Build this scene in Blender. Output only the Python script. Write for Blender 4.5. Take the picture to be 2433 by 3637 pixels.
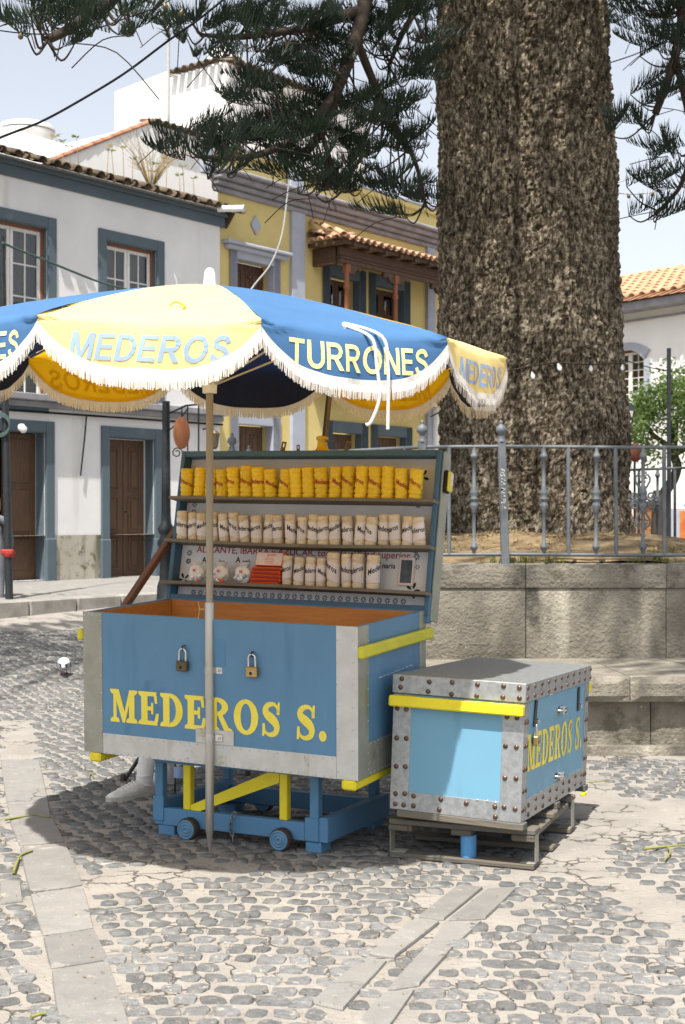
import bpy, bmesh, math, random
import numpy as np
from mathutils import Vector, Matrix, noise

# ---------------------------------------------------------------- scene, camera, light
for o in list(bpy.data.objects): bpy.data.objects.remove(o, do_unlink=True)
scene = bpy.context.scene
F, CU, CV, EYE = 5007.0, 1216.5, 1840.0, 1.5          # focal length, vanishing point (photo pixels), eye height
cam = bpy.data.cameras.new('camera'); camo = bpy.data.objects.new('camera', cam)
scene.collection.objects.link(camo); scene.camera = camo
camo.location = (0, 0, EYE); camo.rotation_euler = (math.radians(90), 0, 0)
cam.sensor_fit = 'VERTICAL'; cam.sensor_height = 36.0; cam.sensor_width = 24.0
cam.lens = F/3637*36; cam.shift_y = 21.5/3637
cam.clip_start = 0.05; cam.clip_end = 900
cam.dof.use_dof = True; cam.dof.focus_distance = 6.6; cam.dof.aperture_fstop = 6.3
scene.render.resolution_x, scene.render.resolution_y = 685, 1024
SUN = Vector((-0.137, -0.463, 1.0)).normalized()      # towards the sun
world = bpy.data.worlds.new('World'); scene.world = world; world.use_nodes = True
wn = world.node_tree.nodes; wl = world.node_tree.links
bg = wn['Background']; sky = wn.new('ShaderNodeTexSky'); sky.sky_type = 'NISHITA'
sky.sun_disc = False; sky.sun_elevation = math.asin(SUN.z)
sky.sun_rotation = math.atan2(SUN.x, SUN.y)
sky.air_density = 1.0; sky.dust_density = 3.2; sky.ozone_density = 1.6; sky.altitude = 300
hsv = wn.new('ShaderNodeHueSaturation'); hsv.inputs['Saturation'].default_value = .34      # hazy, milky sky
wl.new(sky.outputs[0], hsv.inputs['Color']); wl.new(hsv.outputs[0], bg.inputs[0]); bg.inputs[1].default_value = 0.138
sl = bpy.data.lights.new('sun', 'SUN'); sl.energy = 4.9; sl.angle = math.radians(0.55); sl.color = (1, .955, .88)
so = bpy.data.objects.new('sun', sl); scene.collection.objects.link(so)
so.rotation_euler = SUN.to_track_quat('Z', 'Y').to_euler()
vs = scene.view_settings
vs.view_transform = 'Standard'; vs.look = 'None'; vs.gamma = 1.0; vs.use_curve_mapping = False; vs.exposure = 0.78
scene.render.engine = 'CYCLES'
scene.cycles.max_bounces = 8

COL = scene.collection
rnd = random.Random(7)
U = rnd.uniform
V = Vector

# ---------------------------------------------------------------- helpers
def P(u, v, Y):                                        # photo pixel at depth Y -> point
    return V(((u-CU)/F*Y, Y, EYE-(v-CV)/F*Y))
def RAY(u, v): return V(((u-CU)/F, 1.0, -(v-CV)/F))
def gz(x, y):
    t = min(max((y-10.8)/8.6, 0), 1); s = t*t*(3-2*t)*.25 + t*.75
    return .34*s + (.12*min((y-19.4)/8, 1) if y > 19.4 else 0)
def G(u, v):                                           # pixel -> point on the ground near the cart (z = 0)
    Y = F*EYE/(v-CV); return V(((u-CU)/F*Y, Y, 0))

class Frame:
    def __init__(s, o, yaw, rx=0, ry=0):
        s.m = Matrix.Translation(V(o)) @ (Matrix.Rotation(yaw, 4, 'Z') @ Matrix.Rotation(rx, 4, 'X') @ Matrix.Rotation(ry, 4, 'Y'))
        s.i = s.m.inverted(); s.yaw = yaw
    def hit(s, u, v, axis, c):                         # where the ray of a pixel meets a local plane
        o = s.i @ V((0, 0, EYE)); d = s.i.to_3x3() @ RAY(u, v)
        return o + d*((c-o[axis])/d[axis])

def tag(o, label=None, cat=None, group=None, kind=None):
    if label: o['label'] = label
    if cat: o['category'] = cat
    if group: o['group'] = group
    if kind: o['kind'] = kind
    return o
def empty(name, m, label, cat, group=None):
    o = bpy.data.objects.new(name, None); COL.objects.link(o)
    o.matrix_world = m if isinstance(m, Matrix) else Matrix.Translation(V(m))
    o.empty_display_size = .05
    return tag(o, label, cat, group)
def put(name, me, parent=None, m=None):
    o = bpy.data.objects.new(name, me); COL.objects.link(o)
    if parent is not None: o.parent = parent
    if m is not None: o.matrix_local = m
    return o

class MB:
    """collects polygons"""
    def __init__(s): s.v = []; s.f = []; s.sm = []
    def add(s, vs_, fs, smooth=False, m=None):
        b = len(s.v)
        s.v += [tuple(m @ V(p)) for p in vs_] if m is not None else [tuple(p) for p in vs_]
        s.f += [tuple(i+b for i in f) for f in fs]; s.sm += [smooth]*len(fs); return s
    def box(s, a, b, c=.003, m=None):
        x0, y0, z0 = [min(a[i], b[i]) for i in range(3)]; x1, y1, z1 = [max(a[i], b[i]) for i in range(3)]
        c = min(c, (x1-x0)*.4, (y1-y0)*.4, (z1-z0)*.4)
        if c <= 0: 
            vv = [(x, y, z) for x in (x0, x1) for y in (y0, y1) for z in (z0, z1)]
            return s.add(vv, [(0,1,3,2),(4,6,7,5),(0,4,5,1),(2,3,7,6),(0,2,6,4),(1,5,7,3)], False, m)
        vv = []; 
        for i in (0, 1):
            for j in (0, 1):
                for k in (0, 1):
                    X = (x0, x1)[i]; Y = (y0, y1)[j]; Z = (z0, z1)[k]
                    xi = X+c*(1-2*i); yi = Y+c*(1-2*j); zi = Z+c*(1-2*k)
                    vv += [(X, yi, zi), (xi, Y, zi), (xi, yi, Z)]
        I = lambda i, j, k, a: ((i*2+j)*2+k)*3+a
        ff = []
        for i in (0, 1):
            q = [I(i,0,0,0), I(i,1,0,0), I(i,1,1,0), I(i,0,1,0)]; ff.append(tuple(q if i else q[::-1]))
            q = [I(0,i,0,1), I(0,i,1,1), I(1,i,1,1), I(1,i,0,1)]; ff.append(tuple(q if i else q[::-1]))
            q = [I(0,0,i,2), I(1,0,i,2), I(1,1,i,2), I(0,1,i,2)]; ff.append(tuple(q if i else q[::-1]))
        for j in (0, 1):
            for k in (0, 1):
                q = [I(0,j,k,1), I(1,j,k,1), I(1,j,k,2), I(0,j,k,2)]; ff.append(tuple(q if j == k else q[::-1]))
                q = [I(j,0,k,2), I(j,1,k,2), I(j,1,k,0), I(j,0,k,0)]; ff.append(tuple(q if j == k else q[::-1]))
                q = [I(j,k,0,0), I(j,k,1,0), I(j,k,1,1), I(j,k,0,1)]; ff.append(tuple(q if j == k else q[::-1]))
        for i in (0, 1):
            for j in (0, 1):
                for k in (0, 1):
                    q = [I(i,j,k,0), I(i,j,k,1), I(i,j,k,2)]; ff.append(tuple(q if (i+j+k) % 2 else q[::-1]))
        return s.add(vv, ff, False, m)
    def tube(s, pts, r, n=8, caps=True, smooth=True, m=None):
        pts = [V(p) for p in pts]; rr = r if isinstance(r, (list, tuple)) else [r]*len(pts)
        vv = []; ff = []; ref = None
        for i, p in enumerate(pts):
            t = (pts[min(i+1, len(pts)-1)]-pts[max(i-1, 0)])
            if t.length < 1e-9: t = V((0, 0, 1))
            t.normalize()
            if ref is None: ref = V((0, 0, 1)) if abs(t.z) < .9 else V((1, 0, 0))
            a = t.cross(ref)
            if a.length < 1e-6: a = t.orthogonal()
            a.normalize(); b = a.cross(t).normalized(); ref = b
            for k in range(n):
                w = 2*math.pi*k/n; vv.append(p+(a*math.cos(w)+b*math.sin(w))*rr[i])
        for i in range(len(pts)-1):
            for k in range(n):
                k2 = (k+1) % n; ff.append((i*n+k, i*n+k2, (i+1)*n+k2, (i+1)*n+k))
        s.add(vv, ff, smooth, m)
        if caps: 
            s.add(vv[:n], [tuple(range(n))[::-1]], False, m); s.add(vv[-n:], [tuple(range(n))], False, m)
        return s
    def lathe(s, prof, n=16, smooth=True, m=None, caps=True):     # prof = [(r, z)]
        vv = []; ff = []
        for r, z in prof:
            for k in range(n):
                w = 2*math.pi*k/n; vv.append((r*math.cos(w), r*math.sin(w), z))
        for i in range(len(prof)-1):
            for k in range(n):
                k2 = (k+1) % n; ff.append((i*n+k, i*n+k2, (i+1)*n+k2, (i+1)*n+k))
        s.add(vv, ff, smooth, m)
        if caps:
            s.add(vv[:n], [tuple(range(n))[::-1]], False, m); s.add(vv[-n:], [tuple(range(n))], False, m)
        return s
    def prism(s, poly, d, m=None, bev=0):               # poly in local xy, extruded along +z by d
        n = len(poly)
        if bev:
            c = V((sum(p[0] for p in poly)/n, sum(p[1] for p in poly)/n))
            inn = [(p[0]+(c.x-p[0])*bev, p[1]+(c.y-p[1])*bev) for p in poly]
            vv = [(p[0], p[1], 0) for p in poly]+[(p[0], p[1], d*.6) for p in poly]+[(p[0], p[1], d) for p in inn]
            ff = [tuple(range(2*n, 3*n))]+[(i, (i+1) % n, n+(i+1) % n, n+i) for i in range(n)]+[(n+i, n+(i+1) % n, 2*n+(i+1) % n, 2*n+i) for i in range(n)]
            return s.add(vv, ff, False, m)
        vv = [(p[0], p[1], 0) for p in poly]+[(p[0], p[1], d) for p in poly]
        ff = [tuple(range(n))[::-1], tuple(range(n, 2*n))]+[(i, (i+1) % n, n+(i+1) % n, n+i) for i in range(n)]
        return s.add(vv, ff, False, m)
    def mesh(s, name, mat):
        me = bpy.data.meshes.new(name); me.from_pydata(s.v, [], s.f)
        me.polygons.foreach_set('use_smooth', s.sm)
        if mat is not None: me.materials.append(mat)
        me.update(); return me
    def obj(s, name, mat, parent=None, m=None): return put(name, s.mesh(name, mat), parent, m)

def npmesh(name, verts, faces, mat, smooth=False):
    """verts (n,3), faces (m,k) numpy"""
    me = bpy.data.meshes.new(name); k = faces.shape[1]
    me.vertices.add(len(verts)); me.vertices.foreach_set('co', np.asarray(verts, dtype=np.float32).ravel())
    me.loops.add(faces.size); me.loops.foreach_set('vertex_index', faces.astype(np.int32).ravel())
    me.polygons.add(len(faces)); me.polygons.foreach_set('loop_start', np.arange(0, faces.size, k, dtype=np.int32))
    me.polygons.foreach_set('use_smooth', np.full(len(faces), smooth))
    if mat: me.materials.append(mat)
    me.update(calc_edges=True); me.validate(); return me

def R4(ax, a): return Matrix.Rotation(a, 4, ax)
def T4(x, y=0, z=0): return Matrix.Translation(V((x, y, z)))
def S4(x, y, z): return Matrix.Diagonal((x, y, z, 1))
def align(a, b):                                        # matrix whose z axis runs a -> b
    d = V(b)-V(a); return Matrix.Translation(V(a)) @ d.to_track_quat('Z', 'Y').to_matrix().to_4x4()

# ---------------------------------------------------------------- materials
MATS = {}
def mat(name, c1, c2=None, c3=None, scale=8, rough=.7, bump=.15, bscale=40, metal=0, stretch=(1, 1, 1), detail=6,
        spec=.35, rvar=0.0, wave=None, streak=None, cracks=None, trans=None, back=None, dist=.01, coord='Object', ramp=(.35, .65), spots=None, coat=0):
    m = bpy.data.materials.new(name); m.use_nodes = True; MATS[name] = m
    nt = m.node_tree; N = nt.nodes; L = nt.links; b = N['Principled BSDF']; out = N['Material Output']
    tc = N.new('ShaderNodeTexCoord'); mp = N.new('ShaderNodeMapping'); L.new(tc.outputs[coord], mp.inputs[0])
    mp.inputs['Scale'].default_value = stretch
    oi = N.new('ShaderNodeObjectInfo')
    if rvar:
        va = N.new('ShaderNodeVectorMath'); va.operation = 'MULTIPLY_ADD'
        cb = N.new('ShaderNodeCombineXYZ'); L.new(oi.outputs['Random'], cb.inputs[0]); L.new(oi.outputs['Random'], cb.inputs[1])
        va.inputs[1].default_value = (37, 19, 11); L.new(cb.outputs[0], va.inputs[0]); L.new(mp.outputs[0], va.inputs[2]); vec = va.outputs[0]
    else: vec = mp.outputs[0]
    n1 = N.new('ShaderNodeTexNoise'); n1.inputs['Scale'].default_value = scale; n1.inputs['Detail'].default_value = detail; n1.inputs['Roughness'].default_value = .62
    L.new(vec, n1.inputs[0])
    cr = N.new('ShaderNodeValToRGB'); el = cr.color_ramp.elements
    c2 = c2 or tuple(x*.75 for x in c1)
    el[0].position = ramp[0]; el[0].color = (*c1, 1); el[1].position = ramp[1]; el[1].color = (*c2, 1)
    if c3: e = cr.color_ramp.elements.new(min(.98, ramp[1]+.12)); e.color = (*c3, 1)
    L.new(n1.outputs[0], cr.inputs[0]); col = cr.outputs[0]
    if spots:                                            # (colour, scale, threshold): worn or stained patches
        for sc_, s2, th in spots:
            n3 = N.new('ShaderNodeTexNoise'); n3.inputs['Scale'].default_value = s2; n3.inputs['Detail'].default_value = 8; n3.inputs['Roughness'].default_value = .7
            L.new(vec, n3.inputs[0]); r3 = N.new('ShaderNodeValToRGB'); r3.color_ramp.elements[0].position = th; r3.color_ramp.elements[1].position = th+.06
            L.new(n3.outputs[0], r3.inputs[0]); mx3 = N.new('ShaderNodeMixRGB'); L.new(r3.outputs[0], mx3.inputs[0]); L.new(col, mx3.inputs[1]); mx3.inputs[2].default_value = (*sc_, 1); col = mx3.outputs[0]
    if streak:                                           # run-off stains drawn downwards
        for sc_, s2, th in streak:
            m5 = N.new('ShaderNodeMapping'); m5.inputs['Scale'].default_value = (1, 1, .13); L.new(vec, m5.inputs[0])
            n5 = N.new('ShaderNodeTexNoise'); n5.inputs['Scale'].default_value = s2; n5.inputs['Detail'].default_value = 6; L.new(m5.outputs[0], n5.inputs[0])
            r5 = N.new('ShaderNodeValToRGB'); r5.color_ramp.elements[0].position = th; r5.color_ramp.elements[1].position = th+.13; r5.color_ramp.elements[1].color = (.8, .8, .8, 1); L.new(n5.outputs[0], r5.inputs[0])
            mx5 = N.new('ShaderNodeMixRGB'); L.new(r5.outputs[0], mx5.inputs[0]); L.new(col, mx5.inputs[1]); mx5.inputs[2].default_value = (*sc_, 1); col = mx5.outputs[0]
    crk = None
    if cracks:                                           # (colour, scale, width, mask)
        cc, cs, cwid, cm = cracks
        nd = N.new('ShaderNodeTexNoise'); nd.inputs['Scale'].default_value = cs*1.7; nd.inputs['Detail'].default_value = 5; L.new(vec, nd.inputs[0])
        mv = N.new('ShaderNodeMixRGB'); mv.inputs[0].default_value = .9/cs; L.new(vec, mv.inputs[1]); L.new(nd.outputs['Color'], mv.inputs[2])
        vo = N.new('ShaderNodeTexVoronoi'); vo.feature = 'DISTANCE_TO_EDGE'; vo.inputs['Scale'].default_value = cs; L.new(mv.outputs[0], vo.inputs[0])
        rc = N.new('ShaderNodeMapRange'); rc.inputs[1].default_value = 0; rc.inputs[2].default_value = cwid; rc.inputs[3].default_value = 1; rc.inputs[4].default_value = 0; L.new(vo.outputs[0], rc.inputs[0])
        nm = N.new('ShaderNodeTexNoise'); nm.inputs['Scale'].default_value = cs*.35; nm.inputs['Detail'].default_value = 3; L.new(vec, nm.inputs[0])
        rm = N.new('ShaderNodeValToRGB'); rm.color_ramp.elements[0].position = cm; rm.color_ramp.elements[1].position = cm+.08; L.new(nm.outputs[0], rm.inputs[0])
        mu = N.new('ShaderNodeMath'); mu.operation = 'MULTIPLY'; L.new(rc.outputs[0], mu.inputs[0]); L.new(rm.outputs[0], mu.inputs[1]); crk = mu.outputs[0]
        mc = N.new('ShaderNodeMixRGB'); L.new(crk, mc.inputs[0]); L.new(col, mc.inputs[1]); mc.inputs[2].default_value = (*cc, 1); col = mc.outputs[0]
    if rvar:
        hs = N.new('ShaderNodeHueSaturation'); mr = N.new('ShaderNodeMapRange'); L.new(oi.outputs['Random'], mr.inputs[0])
        mr.inputs[3].default_value = 1-rvar; mr.inputs[4].default_value = 1+rvar; L.new(mr.outputs[0], hs.inputs['Value']); L.new(col, hs.inputs['Color']); col = hs.outputs[0]
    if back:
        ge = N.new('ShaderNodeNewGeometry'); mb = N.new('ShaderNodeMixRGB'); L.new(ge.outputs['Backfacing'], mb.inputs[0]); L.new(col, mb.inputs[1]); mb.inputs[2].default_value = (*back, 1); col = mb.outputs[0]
    L.new(col, b.inputs['Base Color']); b.inputs['Roughness'].default_value = rough; b.inputs['Metallic'].default_value = metal
    b.inputs['Specular IOR Level'].default_value = spec
    if coat: b.inputs['Coat Weight'].default_value = coat
    if bump:
        n2 = N.new('ShaderNodeTexNoise'); n2.inputs['Scale'].default_value = bscale; n2.inputs['Detail'].default_value = 8; L.new(vec, n2.inputs[0])
        bp = N.new('ShaderNodeBump'); bp.inputs['Strength'].default_value = bump; bp.inputs['Distance'].default_value = dist
        h = n2.outputs[0]
        if wave:
            w = N.new('ShaderNodeTexWave'); w.inputs['Scale'].default_value = wave; w.inputs['Distortion'].default_value = 2; L.new(vec, w.inputs[0])
            ad = N.new('ShaderNodeMath'); L.new(h, ad.inputs[0]); L.new(w.outputs['Fac'], ad.inputs[1]); h = ad.outputs[0]
        if crk is not None:
            sb_ = N.new('ShaderNodeMath'); sb_.operation = 'SUBTRACT'; L.new(h, sb_.inputs[0]); L.new(crk, sb_.inputs[1]); h = sb_.outputs[0]
        L.new(h, bp.inputs['Height']); L.new(bp.outputs[0], b.inputs['Normal'])
    if trans:                                            # (colour, weight): light coming through cloth or leaf
        tb = N.new('ShaderNodeBsdfTranslucent'); tb.inputs[0].default_value = (*trans[0], 1); ms = N.new('ShaderNodeMixShader'); ms.inputs[0].default_value = trans[1]
        L.new(b.outputs[0], ms.inputs[1]); L.new(tb.outputs[0], ms.inputs[2]); L.new(ms.outputs[0], out.inputs[0])
    m['b'] = 1
    return m
def glass(name, tint=(.85, .9, .9), rough=.02, alpha=.3):
    m = bpy.data.materials.new(name); m.use_nodes = True; nt = m.node_tree; N = nt.nodes; L = nt.links
    N.remove(N['Principled BSDF']); g = N.new('ShaderNodeBsdfGlossy'); g.inputs['Roughness'].default_value = rough
    t = N.new('ShaderNodeBsdfTransparent'); t.inputs[0].default_value = (*tint, 1); fr = N.new('ShaderNodeFresnel'); fr.inputs[0].default_value = 1.5
    ad = N.new('ShaderNodeMath'); ad.operation = 'MULTIPLY_ADD'; L.new(fr.outputs[0], ad.inputs[0]); ad.inputs[1].default_value = 1.0; ad.inputs[2].default_value = alpha*.2
    mx = N.new('ShaderNodeMixShader'); L.new(ad.outputs[0], mx.inputs[0]); L.new(t.outputs[0], mx.inputs[1]); L.new(g.outputs[0], mx.inputs[2]); L.new(mx.outputs[0], N['Material Output'].inputs[0])
    return m

M = {}
M['mortar'] = mat('mortar', (.295, .27, .24), (.225, .207, .185), (.345, .318, .282), scale=3.2, rough=.95, bump=.8, bscale=42, dist=.014, detail=10, spots=[((.23, .21, .19), 2.1, .64), ((.20, .18, .16), 30, .62), ((.42, .385, .34), 11, .63), ((.16, .15, .135), 75, .64)], cracks=((.07, .062, .052), 7.5, .055, .47))
M['cobble'] = mat('cobble', (.128, .129, .129), (.175, .174, .17), (.26, .248, .23), scale=26, rough=.85, bump=1, bscale=48, dist=.012, rvar=.30, spec=.12, spots=[((.30, .27, .235), 20, .57), ((.07, .075, .08), 45, .64)])
M['cobble_far'] = mat('cobble_far', (.098, .10, .10), (.16, .16, .157), (.25, .238, .218), scale=10, rough=.85, bump=1, bscale=48, dist=.01, spec=.15, ramp=(.40, .60), detail=3, spots=[((.28, .25, .22), 20, .58)])
M['slab'] = mat('slab', (.215, .205, .19), (.18, .172, .162), (.26, .245, .225), scale=9, rough=.9, bump=.6, bscale=70, dist=.006, rvar=.12, spots=[((.31, .285, .255), 5, .60), ((.13, .125, .115), 60, .62), ((.28, .26, .235), 28, .6)], cracks=((.06, .055, .05), 3.2, .02, .56))
M['kerb'] = mat('kerb', (.32, .30, .27), (.2, .19, .17), scale=5, rough=.9, bump=.3)
M['white_wall'] = mat('white_wall', (.72, .71, .70), (.66, .655, .65), (.60, .59, .575), scale=1.6, rough=.95, bump=.12, bscale=30, spots=[((.55, .53, .5), 2.2, .66), ((.60, .58, .55), 7, .64)], streak=[((.56, .54, .50), 2.2, .62)])
M['dado'] = mat('dado', (.42, .39, .33), (.34, .31, .25), scale=2.5, rough=.95, bump=.2, spots=[((.10, .09, .045), 1.6, .53), ((.15, .13, .06), 5, .57)], streak=[((.08, .075, .04), 3.5, .55)])
M['white_house'] = mat('white_house', (.80, .79, .77), (.74, .73, .71), scale=1.2, rough=.95, bump=.08, spots=[((.62, .6, .56), 1.7, .68)])
M['blue_trim'] = mat('blue_trim', (.08, .11, .132), (.09, .123, .146), (.15, .185, .21), scale=3, rough=.8, bump=.1)
M['yellow_wall'] = mat('yellow_wall', (.60, .49, .20), (.55, .44, .18), (.66, .56, .28), scale=1.5, rough=.95, bump=.1, spots=[((.42, .33, .15), 3, .7)])
M['lilac'] = mat('lilac', (.33, .35, .42), (.38, .40, .46), scale=3, rough=.9, bump=.1, spots=[((.25, .26, .3), 4, .65)])
M['cornice'] = mat('cornice', (.20, .20, .22), (.30, .29, .31), (.12, .11, .11), scale=4, rough=.9, bump=.2)
M['old_wood'] = mat('old_wood', (.075, .04, .022), (.12, .07, .042), (.20, .14, .10), scale=9, rough=.7, bump=.4, bscale=14, stretch=(6, 6, .5), dist=.004)
M['dark_wood'] = mat('dark_wood', (.055, .03, .018), (.09, .045, .024), scale=6, rough=.65, bump=.3, bscale=18, stretch=(4, 4, .6))
M['red_wood'] = mat('red_wood', (.26, .09, .035), (.2, .07, .03), scale=6, rough=.6, bump=.2, stretch=(4, 4, .6))
M['white_paint'] = mat('white_paint', (.72, .71, .69), (.64, .63, .6), scale=8, rough=.6, bump=.1)
M['curtain'] = mat('curtain', (.17, .14, .11), (.11, .09, .07), scale=3, rough=.9, bump=.2, stretch=(6, 1, .4))
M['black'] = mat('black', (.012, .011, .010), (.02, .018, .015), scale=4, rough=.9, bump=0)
M['glass'] = glass('glass')
M['tile'] = mat('tile', (.50, .31, .20), (.42, .24, .15), (.58, .42, .31), scale=6, rough=.9, bump=.3, rvar=.22, spots=[((.25, .2, .15), 6, .66)])
M['old_tile'] = mat('old_tile', (.13, .09, .06), (.085, .07, .045), (.28, .2, .12), scale=8, rough=.95, bump=.6, bscale=30, rvar=.35, spots=[((.32, .22, .12), 5, .6)])
M['red_tile'] = mat('red_tile', (.40, .17, .10), (.3, .14, .09), scale=6, rough=.9, bump=.3, rvar=.2)
M['stone'] = mat('stone', (.235, .212, .17), (.165, .15, .122), (.30, .272, .22), scale=7, rough=.95, bump=.9, bscale=46, dist=.014, detail=12, rvar=.06, spots=[((.085, .078, .066), 1.1, .56), ((.12, .108, .082), 3.1, .58), ((.11, .10, .085), 42, .63), ((.44, .40, .33), 15, .65)], streak=[((.46, .42, .34), 2.6, .60), ((.09, .082, .065), 1.7, .56)])
M['soil'] = mat('soil', (.15, .105, .06), (.24, .18, .10), (.09, .06, .035), scale=9, rough=1, bump=.9, bscale=30, dist=.02)
M['grass'] = mat('grass', (.10, .14, .03), (.2, .19, .06), scale=5, rough=.8, bump=0, trans=((.2, .25, .05), .3))
M['litter'] = mat('litter', (.16, .11, .06), (.24, .18, .10), (.09, .06, .03), scale=30, rough=.95, bump=0)
M['straw'] = mat('straw', (.38, .28, .12), (.25, .18, .08), scale=5, rough=.9, bump=0)
M['iron'] = mat('iron', (.10, .115, .125), (.14, .15, .16), scale=20, rough=.5, bump=.2, bscale=70, spots=[((.2, .2, .2), 12, .68)])
M['black_iron'] = mat('black_iron', (.016, .02, .022), (.028, .032, .034), scale=20, rough=.45, bump=.1)
M['needle'] = mat('needle', (.012, .026, .015), (.020, .038, .018), (.040, .055, .022), scale=1.8, rough=.55, bump=0, trans=((.05, .09, .03), .18))
M['twig'] = mat('twig', (.028, .021, .015), (.045, .033, .024), scale=12, rough=.9, bump=.2)
M['leaf'] = mat('leaf', (.075, .125, .035), (.12, .175, .05), (.26, .28, .09), scale=2.5, rough=.6, bump=0, trans=((.2, .3, .06), .32))
M['small_bark'] = mat('small_bark', (.035, .028, .022), (.06, .05, .04), scale=9, rough=.95, bump=.5)
# cart paint
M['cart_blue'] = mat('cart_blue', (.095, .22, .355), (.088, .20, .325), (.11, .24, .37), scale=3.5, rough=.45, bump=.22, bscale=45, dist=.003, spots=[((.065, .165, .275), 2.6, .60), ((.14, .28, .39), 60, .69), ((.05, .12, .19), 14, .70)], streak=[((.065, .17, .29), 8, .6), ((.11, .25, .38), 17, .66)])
M['cart_blue_worn'] = mat('cart_blue_worn', (.085, .215, .365), (.075, .19, .33), scale=6, rough=.55, bump=.25, bscale=40, dist=.003, spots=[((.03, .05, .07), 16, .70), ((.2, .28, .33), 11, .72)])
M['crate_blue'] = mat('crate_blue', (.145, .32, .445), (.135, .30, .42), (.16, .34, .46), scale=3, rough=.5, bump=.12, bscale=60, dist=.002, spots=[((.10, .235, .33), 4, .66), ((.3, .42, .48), 70, .70)], streak=[((.11, .25, .34), 9, .62)])
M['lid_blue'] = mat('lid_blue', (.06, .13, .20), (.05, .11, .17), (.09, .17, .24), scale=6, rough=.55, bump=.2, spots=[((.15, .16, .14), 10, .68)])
M['yellow_paint'] = mat('yellow_paint', (.74, .64, .025), (.68, .56, .02), scale=7, rough=.45, bump=.1, dist=.003, spots=[((.25, .2, .06), 18, .74)])
M['worn_yellow'] = mat('worn_yellow', (.60, .56, .03), (.5, .47, .03), scale=8, rough=.5, bump=.2, dist=.003, spots=[((.16, .14, .08), 13, .67)])
M['letter_yellow'] = mat('letter_yellow', (.80, .68, .09), (.75, .62, .07), scale=9, rough=.5, bump=.04)
M['galv'] = mat('galv', (.27, .285, .295), (.38, .395, .40), (.21, .22, .228), scale=34, rough=.42, metal=.55, bump=.05, bscale=60, detail=3)
M['old_galv'] = mat('old_galv', (.34, .345, .30), (.27, .27, .22), (.42, .42, .40), scale=8, rough=.5, metal=.35, bump=.12, bscale=40, dist=.003, spots=[((.16, .15, .09), 5, .63), ((.40, .37, .25), 14, .62)], streak=[((.22, .21, .14), 9, .58)])
M['pale_galv'] = mat('pale_galv', (.56, .56, .54), (.47, .47, .44), scale=9, rough=.55, metal=.2, bump=.15, bscale=40, dist=.003, spots=[((.09, .12, .13), 11, .635), ((.38, .36, .27), 3.5, .60), ((.30, .27, .19), 22, .64)], streak=[((.40, .38, .30), 10, .60)])
M['rivet'] = mat('rivet', (.15, .095, .068), (.11, .068, .05), (.22, .15, .11), scale=25, rough=.35, metal=.75, bump=.05, rvar=.25)
M['nail'] = mat('nail', (.55, .54, .52), (.4, .4, .38), scale=20, rough=.35, metal=.7, bump=0)
M['steel'] = mat('steel', (.50, .49, .46), (.42, .40, .36), scale=14, rough=.38, metal=.7, bump=.08, stretch=(1, 1, .2), spots=[((.3, .25, .18), 9, .68)])
M['chrome'] = mat('chrome', (.65, .66, .67), (.5, .5, .5), scale=14, rough=.2, metal=1, bump=.03)
M['brass'] = mat('brass', (.48, .36, .17), (.40, .29, .13), scale=18, rough=.35, metal=.85, bump=.05)
M['dull_brass'] = mat('dull_brass', (.16, .13, .08), (.11, .085, .05), scale=18, rough=.5, metal=.7, bump=.1)
M['chain'] = mat('chain', (.27, .28, .29), (.15, .14, .13), scale=30, rough=.4, metal=.9, bump=.1)
M['wood_in'] = mat('wood_in', (.52, .23, .06), (.42, .17, .045), (.26, .10, .03), scale=5, rough=.5, bump=.2, bscale=20, stretch=(.7, 3, 7), spots=[((.09, .04, .015), 6, .68)])
M['prop_wood'] = mat('prop_wood', (.15, .065, .035), (.11, .045, .025), scale=6, rough=.6, bump=.2, stretch=(6, 6, .6))
M['shelf'] = mat('shelf', (.19, .165, .13), (.13, .115, .09), scale=8, rough=.75, bump=.3, stretch=(.6, 5, 5))
M['pallet'] = mat('pallet', (.14, .11, .075), (.10, .10, .09), (.22, .17, .12), scale=8, rough=.85, bump=.4, bscale=25, stretch=(.5, 4, 4), rvar=.2, spots=[((.06, .1, .13), 5, .58), ((.3, .26, .2), 9, .68)])
M['pipe_blue'] = mat('pipe_blue', (.07, .25, .50), (.09, .28, .54), scale=12, rough=.5, bump=.1)
M['board'] = mat('board', (.64, .63, .64), (.58, .57, .58), scale=5, rough=.75, bump=.05, spots=[((.48, .45, .42), 6, .68)])
M['print_black'] = mat('print_black', (.015, .015, .02), (.03, .03, .035), scale=20, rough=.7, bump=0)
M['print_red'] = mat('print_red', (.36, .035, .025), (.28, .03, .02), scale=20, rough=.7, bump=0)
M['door_tan'] = mat('door_tan', (.34, .165, .065), (.27, .13, .05), scale=6, rough=.6, bump=.2, stretch=(4, 4, .6))
M['poster'] = mat('poster', (.48, .12, .04), (.5, .3, .08), (.12, .14, .2), scale=3, rough=.6, bump=0)
M['print_orange'] = mat('print_orange', (.72, .13, .02), (.6, .1, .02), scale=20, rough=.6, bump=0)
M['roll_yellow'] = mat('roll_yellow', (.86, .60, .03), (.76, .48, .02), (.55, .34, .012), scale=70, rough=.35, bump=1, bscale=75, dist=.006, rvar=.12, stretch=(1, 1, 1.8), spots=[((.34, .27, .03), 230, .60), ((.92, .74, .16), 110, .64)])
M['roll_white'] = mat('roll_white', (.66, .56, .43), (.56, .43, .27), (.72, .65, .56), scale=60, rough=.42, bump=.8, bscale=80, dist=.004, rvar=.10, stretch=(.5, .5, 2.4), spots=[((.24, .19, .14), 260, .61), ((.60, .42, .18), 55, .62)])
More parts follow.
